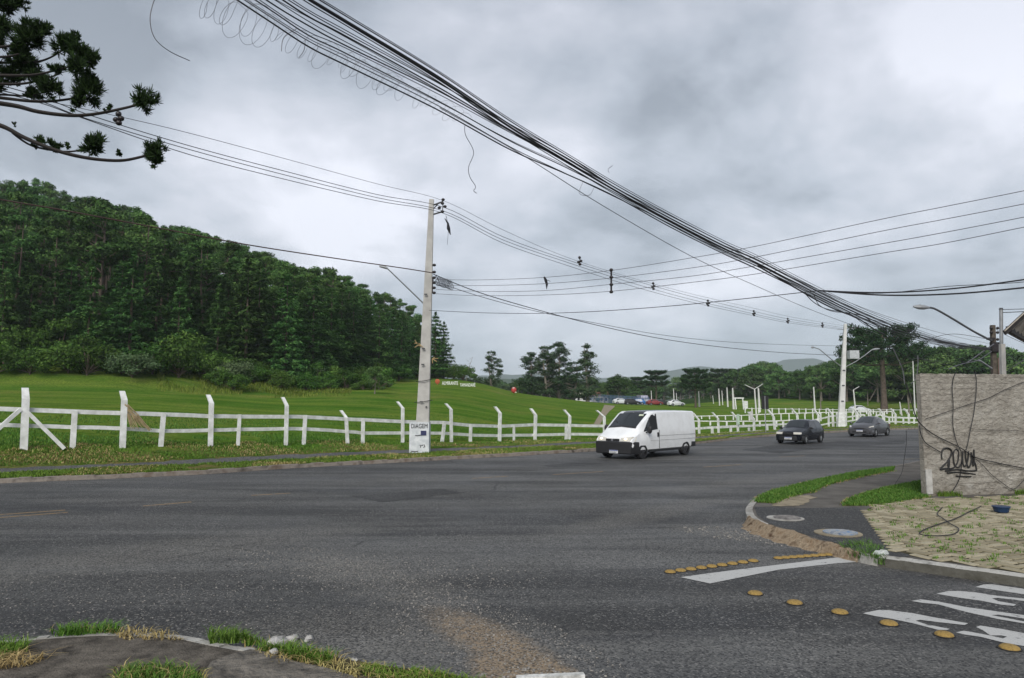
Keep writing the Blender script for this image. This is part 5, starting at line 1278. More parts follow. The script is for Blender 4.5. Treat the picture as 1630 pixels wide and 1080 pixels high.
solo(b_, 'wire_separator', M['insulator'], 'vertical separator rod holding the four rising wires apart', 'spacer', None, 60)
c0 = on_line(866, 441, TP, RP); b_ = MB(); b_.tube([c0, c0 + Vector((.06, 0, -.12)), c0 + Vector((.11, 0, -.3)), c0 + Vector((.1, 0, -.5))], [.03, .06, .05, .008], 5); b_.tube([c0 + Vector((.05, 0, -.1)), c0 + Vector((.25, 0, -.18))], .01, 4)
solo(b_, 'snagged_rag', M['cable'], 'small torn rag caught on the top rising wire', 'rag')
# the heavy bundle: from above the camera to the dark wooden pole
BA, BB = (-2.4, 7.2), (WP.x + (wtop.x), YW - .25)
main = [(240, -168), (330, -106), (430, -40), (492, 0), (551, 36), (698, 126), (814, 204), (902, 257), (980, 304), (1067, 352), (1155, 397), (1207, 420), (1296, 466), (1375, 504), (1437, 528), (1498, 545), (1545, 553), (1577, 556)]
mx = [p[0] for p in main]; my = [p[1] for p in main]
def bpath(x0, off_end, xs_end=1577, y_end=None, conv=985, wob=0.0, seed=0):
    """a cable that enters the top edge at x0 and merges with the bundle near column conv"""
    r = random.Random(seed); out = []; d0 = (x0 - 492) * .53           # vertical offset below the main line
    for i, (x, y) in enumerate(main):
        k = max(0.0, min(1.0, (conv - x) / (conv - 492.0))); k2 = k ** .9 if k < 1 else 1 + (430 - min(x, 430)) * 0
        dyv = -d0 * k2 + 1.7 * off_end * (1 - k) * (1 - max(0, (x - 1430)) / 170 if x > 1430 else 1)
        if 0 < i < len(main) - 1: dyv += r.uniform(-wob, wob)
        if x > xs_end: break
        out.append((x, y + dyv))
    if y_end: out.append(y_end)
    return out
bund = [(374, 4, 5.0, 900, .005, 'wavy thin wire low in the overhead bundle'), (398, -1, 6.0, 880, .006, 'loosely strung thin cable crossing the lower bundle'), (433, 3, 6.5, 800, .005, 'wavy thin wire crossing the middle of the bundle'), (452, -4, 5.0, 860, .007, 'loosely strung cable below the thickest one'), (480, 3, 3.5, 900, .008, 'black cable just left of the thickest one at the top edge'), (352, 5, 3.0, 985, .011, 'lowest thick black cable of the overhead bundle'), (367, 3, 2.2, 1010, .007, 'thin black cable just above the lowest one of the overhead bundle'), (385, 2, 2.5, 960, .009, 'third black cable from the bottom of the overhead bundle'), (411, 0, 3.0, 860, .010, 'fourth black cable from the bottom of the overhead bundle'),
        (425, -2, 2.0, 930, .006, 'slack thin cable in the middle of the overhead bundle'), (441, 1, 3.0, 830, .011, 'thick black cable in the middle of the overhead bundle'), (462, -3, 2.5, 900, .006, 'thin cable under the thickest one of the overhead bundle'),
        (492, 0, 0.0, 985, .018, 'thickest black cable running through the overhead bundle'), (497, -2.5, .6, 985, .012, 'black cable twisted against the thickest one of the bundle'), (511, -5, .5, 1215, .009, 'uppermost black cable of the overhead bundle'), (516, -7, .3, 1235, .006, 'thin wire riding above the uppermost cable of the bundle')]
for i, (x0, oe, wb, cv, ra, lb) in enumerate(bund):
    px = bpath(x0, oe, conv=cv, wob=wb * .5, seed=i); P = plane_pts(px, BA, BB)
    wire('bundle_cable', P, [ra * (.82 + .40 * min(1, max(0, (p.y - 8) / 24))) for p in catmull(P, 8)], lb, 'cable', 'cable', 'black cables of the heavy overhead bundle')
# strands that leave the bundle over the big araucaria
for px, ra, lb in (([(1207, 424), (1260, 455), (1300, 478), (1330, 493), (1365, 507), (1385, 520), (1396, 527), (1408, 533)], .020, 'thick strand dropping from the bundle in front of the big araucaria'),
                   ([(1280, 466), (1296, 482), (1315, 492), (1340, 497), (1360, 500), (1380, 507), (1404, 526)], .011, 'slack strand looping below the bundle before the big araucaria'),
                   ([(1296, 470), (1304, 486), (1325, 496), (1352, 500), (1372, 514), (1382, 520)], .009, 'lowest slack loop hanging under the bundle left of the big araucaria')):
    P = plane_pts(px, BA, BB); wire('loose_strand', P, ra, lb)
J = on_line(1305, 463, BA, BB)
for pe, ra, lb in (((1760, 425), .018, 'upper of the two thick cables from the bundle junction to the right edge'), ((1760, 443), .020, 'lower of the two thick cables from the bundle junction to the right edge'), ((1760, 430), .008, 'thin wire between the two thick cables leaving at the right edge')):
    E = at(*pe, 15.0); mid = J.lerp(E, .5) + Vector((0, 0, -.22 if ra > .01 else -.12)); q1 = J.lerp(E, .25) + Vector((0, 0, -.18)); q3 = J.lerp(E, .75) + Vector((0, 0, -.14))
    wire('branch_cable', [J, q1, mid, q3, E], ra, lb)
A0 = Vector((TP[0], TP[1], at(694, 496, YP).z)); Pm = [A0]
for t_, y in ((.25, 498), (.5, 492), (.75, 480)):
    Pm.append(A0.lerp(J, t_) + Vector((0, 0, -.35 * math.sin(math.pi * t_))))
wire('service_wire', Pm + [J], .011, 'lone thin wire from the near pole to the junction in the bundle', 'wire')
wire('service_wire', plane_pts([(700, 172), (830, 246), (960, 328), (1100, 408), (1200, 454), (1300, 497), (1400, 533)], BA, BB), .006, 'faint single wire sagging below the overhead bundle', 'wire', 'cable_grey')
wire('service_wire', plane_pts([(1155, 392), (1210, 416), (1296, 458), (1400, 500), (1500, 531), (1577, 548)], BA, (BB[0], BB[1])), .007, 'faint single wire above the right end of the bundle', 'wire', 'cable_grey')
# coils of thin fibre hanging on the bundle
def coil(name, x0, x1, n, rmin, rmax, lb, dy=0, seed=0):
    r = random.Random(seed); pts = []
    for k in range(n * 10):
        t_ = k / (n * 10 - 1); x = x0 + (x1 - x0) * t_; y = np.interp(x, [330, 352, 540, 700, 830, 960], [-10, 0, 88, 168, 236, 297]) + dy
        ph = k / 10 * 2 * math.pi; lp = k // 10
        if k % 10 == 0: rl = rmin + (rmax - rmin) * r.random() ** 1.6; jx, jy = r.uniform(-9, 9), r.uniform(-7, 9)
        ra = rl
        p = on_line(x + jx * math.sin(ph * .5) + ra * .6 * math.cos(ph), y + jy * math.sin(ph * .5 + 1) + ra * math.sin(ph) * 1.1, BA, BB); pts.append(p + Vector((.06, -.06, 0)) * math.cos(ph + 1))
    wire(name, pts, .0018, lb, 'wire', 'cable_grey', None, 4, 2)
coil('fibre_coil', 318, 432, 8, 14, 34, 'large loose coils of thin wire at the top edge under the bundle', 14, 1)
coil('fibre_coil', 430, 560, 8, 7, 19, 'medium coils of thin wire tangled round the upper bundle', 10, 2)
coil('fibre_coil', 545, 640, 11, 8, 24, 'dense tangle of thin wire in the middle of the upper bundle', 4, 3)
coil('fibre_coil', 630, 742, 8, 4, 14, 'lower tangle of thin wire round the bundle', 2, 4)
for px, lb in (([(258, -30), (243, 8), (239, 35), (247, 62), (270, 82), (302, 97)], 'curved loose wire end hanging alone at the top left'), ([(740, 198), (741, 215), (754, 242), (746, 266), (748, 282), (757, 297), (754, 304), (759, 308)], 'crinkled wire end dangling below the bundle above the near pole'),
               ([(474, 45), (452, 60), (448, 82)], 'short wire end hanging from the upper left of the bundle'), ([(486, 62), (484, 80), (476, 92)], 'second short wire end hanging beside the first under the bundle'), ([(970, 276), (968, 270), (975, 264)], 'tiny wire end sticking up from the bundle'), ([(928, 290), (922, 308), (938, 311), (946, 298)], 'small wire loop under the middle of the bundle')):
    wire('loose_wire', plane_pts(px, BA, BB), .0042, lb, 'wire', 'cable_grey', None, 4, 5)
# messy drops around the wooden pole and over the wall
for px, Ya, Yb, ra, lb, mm in (
    ([(1577, 541), (1520, 532), (1480, 539)], 37, 34, .012, 'thin wire from the wooden pole going left above the wood', 'cable'),
    ([(1578, 560), (1556, 586 - 12), (1530, 580), (1510, 588)], 37, 32, .022, 'grey looped drop cable under the lamp of the wooden pole', 'cable_grey'),
    ([(1582, 548), (1570, 556), (1548, 572), (1540, 577)], 37, 35, .028, 'pale thick cable curving down from the wooden pole', 'cable_grey'),
    ([(1440, 545), (1455, 566), (1475, 573), (1520, 577), (1578, 570)], 30, 37, .014, 'dark slack cable before the wood left of the wooden pole', 'cable'),
    ([(1430, 560), (1450, 572), (1462, 571), (1500, 580), (1578, 588)], 30, 37, .012, 'lower dark slack cable before the wood', 'cable'),
    ([(1422, 556), (1430, 573), (1437, 590), (1440, 612)], 26, 26, .018, 'pale hanging cable end left of the wall', 'cable_grey'),
    ([(1461, 566), (1461, 585), (1458, 603), (1450, 611)], 26, 26, .016, 'second pale hanging cable end, hooked at its tip', 'cable_grey'),
    ([(1585, 545), (1600, 560), (1625, 580), (1660, 596)], 37, 30, .012, 'wire running down right from the wooden pole', 'cable'),
    ([(1586, 525), (1610, 538), (1660, 560)], 37, 30, .010, 'thin wire from the top of the wooden pole to the house', 'cable'),
    ([(1595, 493), (1640, 492)], 27, 26, .012, 'upper of two wires at the top of the service post', 'cable'), ([(1595, 498), (1640, 496)], 27, 26, .014, 'lower of two wires at the top of the service post', 'cable'),
    ([(1602, 592), (1615, 583), (1650, 560)], 25, 24, .014, 'stay wire rising behind the right end of the wall', 'cable_grey')):
    n = len(px); wire('drop_cable', [at(x, y, Ya + (Yb - Ya) * i / (n - 1)) for i, (x, y) in enumerate(px)], ra, lb, 'cable', mm)
def wcable(pts, ra, lb, off=.06):
    wire('slack_cable', [(on_wall(x, y, off) if x > 1468 else at(x, y, WA.y - .05 - .004 * (1468 - x))) for x, y in cz(pts)], ra, lb, 'cable', 'cable', None, 5, 6)
wcable([(490, 5), (465, 60), (455, 150), (463, 260), (460, 400), (468, 470), (490, 560), (530, 650), (528, 740), (515, 830), (490, 890), (440, 970), (390, 1050)], .010, 'black cable hanging down the left of the wall over the graffiti')
wcable([(632, 5), (645, 90), (638, 220), (622, 350), (600, 450), (580, 560), (565, 620)], .010, 'black cable hanging straight down the middle of the wall')
wcable([(110, 100), (150, 240), (195, 380), (250, 455), (330, 510), (430, 560), (530, 610), (640, 680), (780, 715), (1031, 765), (1300, 800)], .013, 'long black cable sagging across the whole wall')
wcable([(245, 380), (440, 315), (600, 260), (740, 215), (880, 145), (1031, 85), (1200, 30)], .008, 'thin cable slanting up to the right across the wall')
wcable([(640, 690), (700, 745), (760, 810), (850, 880), (930, 925), (1000, 870), (1060, 800)], .008, 'thin cable drooping low on the right of the wall')
wcable([(215, 430), (225, 500), (245, 560), (300, 600), (370, 640)], .012, 'short cable curling round the left edge of the wall')
wcable([(110, 470), (112, 560), (95, 690), (75, 800), (20, 890)], .007, 'thin wire hanging before the road just left of the wall')
wcable([(600, 455), (760, 465), (900, 468), (1100, 480)], .006, 'faint straight wire across the middle of the wall')
gl = [(1500, 808), (1492, 818), (1502, 826), (1513, 834), (1526, 842), (1519, 850), (1500, 853), (1478, 853), (1464, 850), (1470, 844), (1490, 836), (1520, 826), (1545, 814), (1562, 806)]
wire('ground_cable', [G(x, y, ZI + .055) for x, y in gl], .010, 'thin black cable lying in a loop on the brick paving', 'cable')

# ------------------------------------------------------------------ near araucaria, branches at the upper left
def near_araucaria():
    r = np.random.default_rng(77); rd = random.Random(77); Y0 = 14.0
    base = Vector((-13.6, 14.6, 0)); root = thing('araucaria_tree', 'near araucaria whose tufted dark branches reach in at the upper left', 'tree', base)
    MB().tube([base + Vector((0, 0, -.3)), base + Vector((.1, 0, 4)), base + Vector((0, 0, 9)), base + Vector((0, 0, 13.5))], [.42, .33, .27, .16], 12).build('trunk', M['bark'], root, 60, world=True)
    br = MB(); Ps, Ds, Ss = [], [], []
    def P(x, y, d=0): return at(x, y, Y0 + d)
    def limb(px, d, r0, r1):
        pts = catmull([P(x, y, d) for x, y in px], 5); br.tube(pts, [(r0 + (r1 - r0) * i / (len(pts) - 1)) * .68 for i in range(len(pts))], 6); return pts
    def tuft(x, y, rpx, d=0, n=230, core=.25):
        c = P(x, y, d); R0 = rpx / FPX * (Y0 + d)
        nb = max(5, n // 10); sub = unit(r.normal(size=(nb, 3)) + np.array([.1, 0, .15])) * R0 * r.uniform(.15, .74, (nb, 1))
        for j in range(nb):
            cj = c + Vector(sub[j]); axis = Vector(unit(sub[j] + np.array([0, 0, R0 * .3])))
            for k in range(int(n * 3.0 / nb)):
                dr = (Vector(r.normal(size=3)) * .75 + axis * .8).normalized(); L = R0 * r.uniform(.25, .52); s0 = cj - axis * R0 * .15 * r.random()
                e = s0 + dr * L + Vector((0, 0, R0 * .05)); m_ = s0.lerp(e, .55) + Vector((0, 0, -R0 * .05))
                Ps.append((s0, m_, e)); Ss.append(R0)
    for px, d, r0, r1 in (([(-190, 150), (-60, 158), (20, 168), (60, 178), (110, 184), (150, 182), (200, 172), (228, 164)], 0, .085, .03), ([(-190, 170), (-60, 188), (0, 200), (40, 220), (90, 240), (140, 252), (190, 256), (225, 250), (246, 243)], -.5, .085, .03),
                          ([(-100, 145), (0, 156), (60, 162), (110, 158), (140, 148)], .6, .06, .025), ([(-100, 128), (0, 134), (40, 133), (70, 126), (95, 118)], .3, .05, .02), ([(-100, 115), (0, 120), (50, 120), (90, 112), (118, 104)], -.4, .05, .02),
                          ([(-120, 96), (0, 100), (55, 99), (80, 92), (100, 80)], .8, .05, .02), ([(-100, 76), (0, 75), (20, 71), (42, 60)], .2, .05, .02), ([(-100, 85), (0, 91), (30, 86)], -.5, .05, .02),
                          ([(20, 212), (50, 232), (95, 241), (125, 240), (145, 232)], -.4, .035, .02), ([(-100, 150), (0, 151), (45, 153), (75, 146)], 1.0, .04, .02), ([(-80, 20), (-20, 10), (10, 5)], .4, .05, .02)):
        limb(px, d, r0, r1)
    for x, y, rp, d, n in ((229, 160, 27, 0, 300), (250, 243, 24, -.5, 280), (248, 258, 14, -.5, 90), (150, 230, 25, -.4, 300), (143, 148, 30, .6, 380), (122, 166, 17, .5, 160), (172, 172, 11, 0, 70), (140, 128, 20, .6, 200), (78, 142, 26, .3, 300), (62, 128, 18, .3, 200), (52, 152, 18, 1, 160),
                           (132, 88, 27, .2, 360), (105, 72, 27, .3, 360), (122, 105, 22, -.4, 260), (92, 112, 16, -.4, 160), (150, 96, 14, .2, 120), (48, 60, 32, .2, 430), (62, 48, 22, .2, 260), (30, 80, 24, .2, 300), (35, 100, 28, .8, 380), (15, 118, 24, .8, 300), (50, 115, 22, .5, 240),
                           (2, 40, 22, .3, 260), (-12, 60, 26, .3, 300), (12, 8, 26, .4, 320), (30, 2, 20, .4, 220), (-20, 105, 26, .6, 300), (-15, 140, 24, .6, 240), (62, 225, 13, -.4, 90), (85, 232, 16, -.4, 130), (55, 236, 9, -.4, 50), (108, 233, 9, -.4, 50), (188, 245, 9, -.5, 60), (24, 197, 6, -.5, 30), (120, 60, 14, .3, 120), (18, 128, 18, .8, 150)):
        tuft(x, y, rp, d, n)
    br.build('branches', plain('dark_bark', (0.022, 0.018, 0.015), .9), root, 60, world=True)
    V, F = [], []; vd = Vector((0, 1, 0)); off = base
    for (a, m_, e), R0 in zip(Ps, Ss):
        sd = (e - a).cross(vd + Vector((rd.uniform(-.5, .5), 0, rd.uniform(-.5, .5)))).normalized() * rd.uniform(.006, .012); o = len(V)
        for q in (a - sd * .7, a + sd * .7, m_ + sd, m_ - sd, e + sd * .35, e - sd * .35): V.append(q - off)
        F.append((o, o + 1, o + 2, o + 3)); F.append((o + 3, o + 2, o + 4, o + 5))
    link('foliage', np_mesh('foliage', V, F, M['arau_near']), root)
near_araucaria()

# ------------------------------------------------------------------ vehicles
def loft_body(st, m, name, parent, wheels, wr, arch_m):
    """st: (x, w_low, w_mid, w_belt, z_low, z_belt, w_roof, z_roof, crown) from tail to nose"""
    v, f = [], []; n = 14
    for (x, wl, wm, wb, zl, zb, wr_, zr, cr) in st:
        half = [(0, zl), (wl * .9, zl), (wl, zl + .07), (wm, (zl + zb) * .5), (wb, zb), (wr_, zr - .05), (wr_ - .09, zr), (0, zr + cr)]
        full = half + [(-a, z) for a, z in half[-2:0:-1]]
        v += [(x, a, z) for a, z in full]
    for i in range(len(st) - 1):
        for k in range(n): a, b_ = i * n + k, i * n + (k + 1) % n; f.append((a, b_, b_ + n, a + n))
    f.append(tuple(range(n))[::-1]); f.append(tuple((len(st) - 1) * n + k for k in range(n)))
    o = MB().add(v, f).build(name, m, parent, 28); o.data.materials.append(arch_m)
    cut = MB()
    for (x, y) in wheels:
        nn = 20; cut.tube([(x, y - .26 * (1 if y > 0 else -1), wr), (x, y + .3 * (1 if y > 0 else -1), wr)], wr + .055, 20)
    c = cut.build('cut', arch_m); md = o.modifiers.new('arch', 'BOOLEAN'); md.operation = 'DIFFERENCE'; md.object = c; md.solver = 'EXACT'; md.material_mode = 'TRANSFER'
    dg = bpy.context.evaluated_depsgraph_get(); dg.update(); me = bpy.data.meshes.new_from_object(o.evaluated_get(dg)); o.modifiers.clear(); o.data = me; me.name = name
    bpy.data.objects.remove(c); return o
class Surf:
    def __init__(s, st): s.st = st
    def q(s, x):
        st = s.st
        for a, b_ in zip(st[:-1], st[1:]):
            if a[0] <= x <= b_[0]:
                t = (x - a[0]) / (b_[0] - a[0] + 1e-9); return [p + (r_ - p) * t for p, r_ in zip(a, b_)]
        return list(st[-1] if x > st[-1][0] else st[0])
    def side(s, x, t, sg, off=.006):
        q = s.q(x); y = q[3] + (q[6] - q[3]) * t; z = q[5] + (q[7] - .05 - q[5]) * t; return Vector((x, sg * (y + off), z + off * .3))
    def top(s, x, u, off=.006):      # u in -1..1 across the roof, hood or screen
        q = s.q(x); w = q[6] - .09; return Vector((x, u * w, q[7] + q[8] * (1 - abs(u)) + off))
def side_glass(sf, poly, sg, m, parent, name='side_window', off=.007):
    P = [sf.side(x, t, sg, off) for x, t in poly]; Q = [sf.side(x, t, sg, off - .02) for x, t in poly]; n = len(P)
    return MB().add(P + Q, [tuple(range(n))] + [(i, i + n, (i + 1) % n + n, (i + 1) % n) for i in range(n)]).build(name, m, parent)
def top_glass(sf, x0, x1, m, parent, name, u=.93, off=.010, nx=5):
    v, f = [], []; us = [-u, -u * .5, 0, u * .5, u]
    for i in range(nx + 1):
        for w in us: v.append(sf.top(x0 + (x1 - x0) * i / nx, w, off))
    for i in range(nx):
        for k in range(4): a = i * 5 + k; f.append((a, a + 1, a + 6, a + 5))
    return MB().add(v, f).build(name, m, parent, 60)
def wheel(parent, x, y, r, w, rim_m, dark=False):
    sg = 1 if y > 0 else -1
    t_ = MB(); prof = [(r * .62, -w / 2), (r * .95, -w / 2), (r, -w * .36), (r, w * .36), (r * .95, w / 2), (r * .62, w / 2)]; nn = 24; v, f = [], []
    for a, yy in prof:
        for k in range(nn): v.append((x + a * math.cos(2 * math.pi * k / nn), y + yy, r + a * math.sin(2 * math.pi * k / nn)))
    for i in range(len(prof) - 1):
        for k in range(nn): f.append((i * nn + k, i * nn + (k + 1) % nn, (i + 1) * nn + (k + 1) % nn, (i + 1) * nn + k))
    wh = t_.add(v, f).build('wheel', M['black_rubber'], parent, 40)
    rb = MB(); rb.tube([(x, y - w * .3, r), (x, y + w * .3, r)], r * .63, 20)
    hub = y + sg * w * .33
    for k in range(6):
        a = k * math.pi / 3; rb.beam((x + r * .1 * math.cos(a), hub, r + r * .1 * math.sin(a)), (x + r * .58 * math.cos(a), hub, r + r * .58 * math.sin(a)), .06, .035, Vector((-math.sin(a), 0, math.cos(a))))
    rb.tube([(x, hub - .01 * sg, r), (x, hub + .03 * sg, r)], r * .17, 10)
    rb.build('rim', rim_m, wh, 40)
glassm, nt, N, L, b = new_mat('car_glass'); setin(b, Roughness=.06); b.inputs['Base Color'].default_value = (0.018, 0.022, 0.024, 1); b.inputs['Specular IOR Level'].default_value = .6
glass2, nt, N, L, b = new_mat('black_opening'); setin(b, Roughness=.5); b.inputs['Base Color'].default_value = (0.006, 0.006, 0.006, 1)
M['bplastic'] = plain('black_plastic', (0.016, 0.016, 0.017), .55)
M['headlight'] = None
hm, nt, N, L, b = new_mat('headlight_lens'); b.inputs['Base Color'].default_value = (0.55, 0.53, 0.47, 1); setin(b, Roughness=.12); b.inputs['Coat Weight'].default_value = .6
lampm, nt, N, L, b = new_mat('lit_lamp'); b.inputs['Base Color'].default_value = (0.8, 0.7, 0.5, 1); b.inputs['Emission Color'].default_value = (1, .85, .55, 1); b.inputs['Emission Strength'].default_value = .9
plate_m = plain('plate_white', (0.62, 0.63, 0.63), .5); plate_b = plain('plate_blue', (0.02, 0.05, 0.25), .5)
rim_grey = plain('wheel_alloy', (0.32, 0.33, 0.34), .35, metal=.5); rim_dark = plain('dark_wheel', (0.03, 0.03, 0.032), .5)
M['inner'] = plain('wheel_well', (0.008, 0.008, 0.008), .9)
def plate(parent, x, z, y0=0.0, w=.44, h=.14, tilt=0):
    p = MB().box((x, y0, z), (.016, w, h)).build('licence_plate', plate_m, parent); MB().box((x + .0095, y0, z + h * .37), (.004, w * .98, h * .22)).build('blue_band', plate_b, p)
    lt = link('plate_number', text_mesh('RHA2B47', .098, .001, M['bplastic']), p); lt.location = (x + .011, y0 - w * .44, z - h * .40); lt.rotation_euler = (R(90), 0, R(90)); lt.scale = (.92, 1, 1); return p
def mirror(parent, c, s, m):
    sg = 1 if c[1] > 0 else -1
    return MB().ell(c, s, 10, 6).tube([Vector(c) + Vector((.03, -sg * s[1] * .6, -s[2] * .5)), Vector(c) + Vector((.06, -sg * (s[1] + .12), -s[2] * .9))], .03, 6).build('mirror', m, parent, 60)
def u_prism(parent, name, outline, z0, z1, m, bev=.03):
    n = len(outline); c = sum((Vector(p) for p in outline), Vector((0, 0))) / n; rings = []
    for z, k in ((z0, bev), (z0 + bev, 0), (z1 - bev, 0), (z1, bev)):
        rings.append([(p[0] - (bev if k and p[0] > 0 else 0) * (1 if p[0] > c.x else 0), p[1] * (1 - k / 2), z) for p in outline])
    v = [q for r_ in rings for q in r_]; f = [(i * n + k, i * n + (k + 1) % n, (i + 1) * n + (k + 1) % n, (i + 1) * n + k) for i in range(3) for k in range(n)]
    f += [tuple(reversed(t)) for t in tessellate_polygon([[Vector((p[0], p[1], 0)) for p in outline]])] + [tuple(3 * n + i for i in t) for t in tessellate_polygon([[Vector((p[0], p[1], 0)) for p in outline]])]
    return MB().add(v, f).build(name, m, parent, 35)

def build_van():
    # near front wheel touches (1020,731), heading 41 deg off the picture's left
    th = R(180 + 46); fw = G(1020.5, 731); d = Vector((math.cos(th), math.sin(th), 0)); lft = Vector((-d.y, d.x, 0))
    o = fw - d * 1.7 * 1.08 - lft * .86 * 1.05; o.z = 0
    t = thing('white_van', 'white panel van with black roof and bumper driving past, headlights on', 'van', o, th); t.scale = (1.08, 1.05, 1.0)
    white = paint_mat('van_white', (0.78, 0.795, 0.80), .28, .4, (0.30, 0.285, 0.25), .28)
    st = [(-2.56, .90, .95, .95, .45, 1.25, .86, 2.03, .02), (-2.51, .93, .985, .985, .36, 1.25, .90, 2.09, .03), (-1.5, .95, .995, .99, .34, 1.25, .90, 2.11, .035), (0, .95, .995, .99, .34, 1.25, .90, 2.11, .035), (.72, .95, .995, .99, .34, 1.24, .885, 2.10, .035), (.92, .95, .995, .985, .34, 1.23, .85, 2.04, .04),
          (1.4, .95, .99, .975, .34, 1.20, .84, 1.70, .05), (1.86, .95, .985, .96, .34, 1.15, .83, 1.345, .06), (1.94, .95, .98, .95, .34, 1.12, .84, 1.255, .055), (2.2, .95, .975, .945, .34, 1.0, .84, 1.10, .05), (2.40, .92, .95, .92, .36, .86, .80, .955, .05), (2.47, .86, .90, .87, .40, .76, .74, .83, .04)]
    body = loft_body(st, white, 'body', t, [(1.7, .88), (1.7, -.88), (-1.7, .88), (-1.7, -.88)], .335, M['inner'])
    sf = Surf(st)
    top_glass(sf, 1.0, 1.80, glassm, t, 'windscreen', .94)
    wp = top_glass(sf, 1.79, 1.87, M['bplastic'], t, 'cowl', .97, .012, 2)
    # black roof skin
    v, f = [], []; us = [-1.04, -.6, -.2, .2, .6, 1.04]; xs = [-2.54, -2.0, -1, 0, .72, .92, 1.02]
    for x in xs:
        for u in us: p = sf.top(x, max(-1, min(1, u)), .008); p.y *= abs(u) if abs(u) > 1 else 1; p.z -= .035 if abs(u) > 1 else 0; v.append(p)
    for i in range(len(xs) - 1):
        for k in range(5): a = i * 6 + k; f.append((a, a + 1, a + 7, a + 6))
    MB().add(v, f).build('roof_skin', paint_mat('black_roof', (0.012, 0.012, 0.013), .25, .5, dirt_amt=.05), t, 50)
    for sg in (1, -1):
        side_glass(sf, [(.60, .06), (1.06, .04), (1.06, .88), (.92, .93), (.60, .93)], sg, glass2, t)
        side_glass(sf, [(1.10, .04), (1.60, .10), (1.46, .42), (1.10, .86)], sg, glassm, t, 'quarter_window')
        side_glass(sf, [(1.055, .02), (1.105, .02), (1.105, .90), (1.055, .90)], sg, M['bplastic'], t, 'window_pillar', .011)
        for xs_, zz_ in ((.50, (.42, 2.0)),):
            MB().beam((xs_, sg * .998, .42), (xs_, sg * .9985, 1.25), .014, .012).build('door_seam', M['bplastic'], t)
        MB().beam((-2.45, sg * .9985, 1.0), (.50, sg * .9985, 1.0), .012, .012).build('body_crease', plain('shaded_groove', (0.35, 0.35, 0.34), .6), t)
        MB().beam((-2.45, sg * .9995, .80), (1.15, sg * .9995, .80), .010, .012).build('side_groove', plain('pale_groove', (0.42, 0.42, 0.41), .6), t)
        MB().box((.60, sg * 1.0, 1.05), (.10, .035, .20)).build('door_handle', M['bplastic'], t)
        mirror(t, Vector((1.42, sg * 1.13, 1.30)), (.085, .12, .19), M['bplastic'])
        MB().beam((-1.2, sg * .93, .33), (1.2, sg * .93, .33), .05, .09).build('sill', M['bplastic'], t)
        P = [(2.485, sg * .36, .80), (2.47, sg * .80, .79), (2.22, sg * .965, .80), (2.12, sg * .955, .97), (2.33, sg * .86, 1.0), (2.44, sg * .38, .94)]
        hl = MB().add([Vector(p) + Vector((.02, sg * .02, .0)) for p in P] + [Vector(p) - Vector((.15, sg * .12, 0)) for p in P], [(0, 1, 2, 3, 4, 5)] + [(i, i + 6, (i + 1) % 6 + 6, (i + 1) % 6) for i in range(6)]).build('headlight', hm, t)
        MB().ell((2.43, sg * .62, .885), (.075, .085, .055), 8, 6).build('bulb', lampm, hl, 60)
    outl = [(1.99, .985), (2.25, .985), (2.50, .90), (2.585, .5), (2.60, 0), (2.585, -.5), (2.50, -.90), (2.25, -.985), (1.99, -.985), (1.99, -.80), (2.3, -.5), (2.3, .5), (1.99, .80)]
    u_prism(t, 'front_bumper', outl, .24, .775, M['bplastic'], .04)
    g = MB().box((2.51, 0, .845), (.06, .66, .11)).build('grille', M['bplastic'], t); MB().tube([(2.54, 0, .85), (2.555, 0, .85)], .055, 14).build('emblem', plain('badge_grey', (0.2, 0.2, 0.22), .3), g)
    for k in (-1, 0, 1): pass
    plate(t, 2.615, .34, .12)
    rb_ = [(-2.66, .9), (-2.45, .98), (-2.2, .985), (-2.2, .9), (-2.5, .8), (-2.5, -.8), (-2.2, -.9), (-2.2, -.985), (-2.45, -.98), (-2.66, -.9)]
    MB().prism(rb_, .38, .62).build('rear_bumper', M['bplastic'], t, 35)
    MB().box((-2.56, .90, .98), (.06, .10, .46)).build('tail_light', plain('tail_red', (0.25, 0.02, 0.02), .3), t); MB().box((-2.56, -.90, .98), (.06, .10, .46)).build('tail_light', plain('tail_red', (0.25, 0.02, 0.02), .3), t)
    MB().box((1.18, .55, 1.93), (.02, .22, .10), Matrix.Rotation(R(-38), 3, 'Y')).build('windscreen_sticker', plain('pale_sticker', (0.5, 0.55, 0.42), .6), t)
    MB().beam((1.80, -.1, 1.41), (1.45, -.62, 1.70), .02, .03).build('wiper', M['bplastic'], t); MB().beam((1.82, .55, 1.39), (1.62, -.02, 1.56), .02, .03).build('wiper', M['bplastic'], t)
    MB().box((-.2, 0, .42), (4.0, 1.2, .22)).build('underbody', M['inner'], t)
    for x in (1.7, -1.7):
        for y in (.86, -.86): wheel(t, x, y, .335, .22, rim_dark)
build_van()

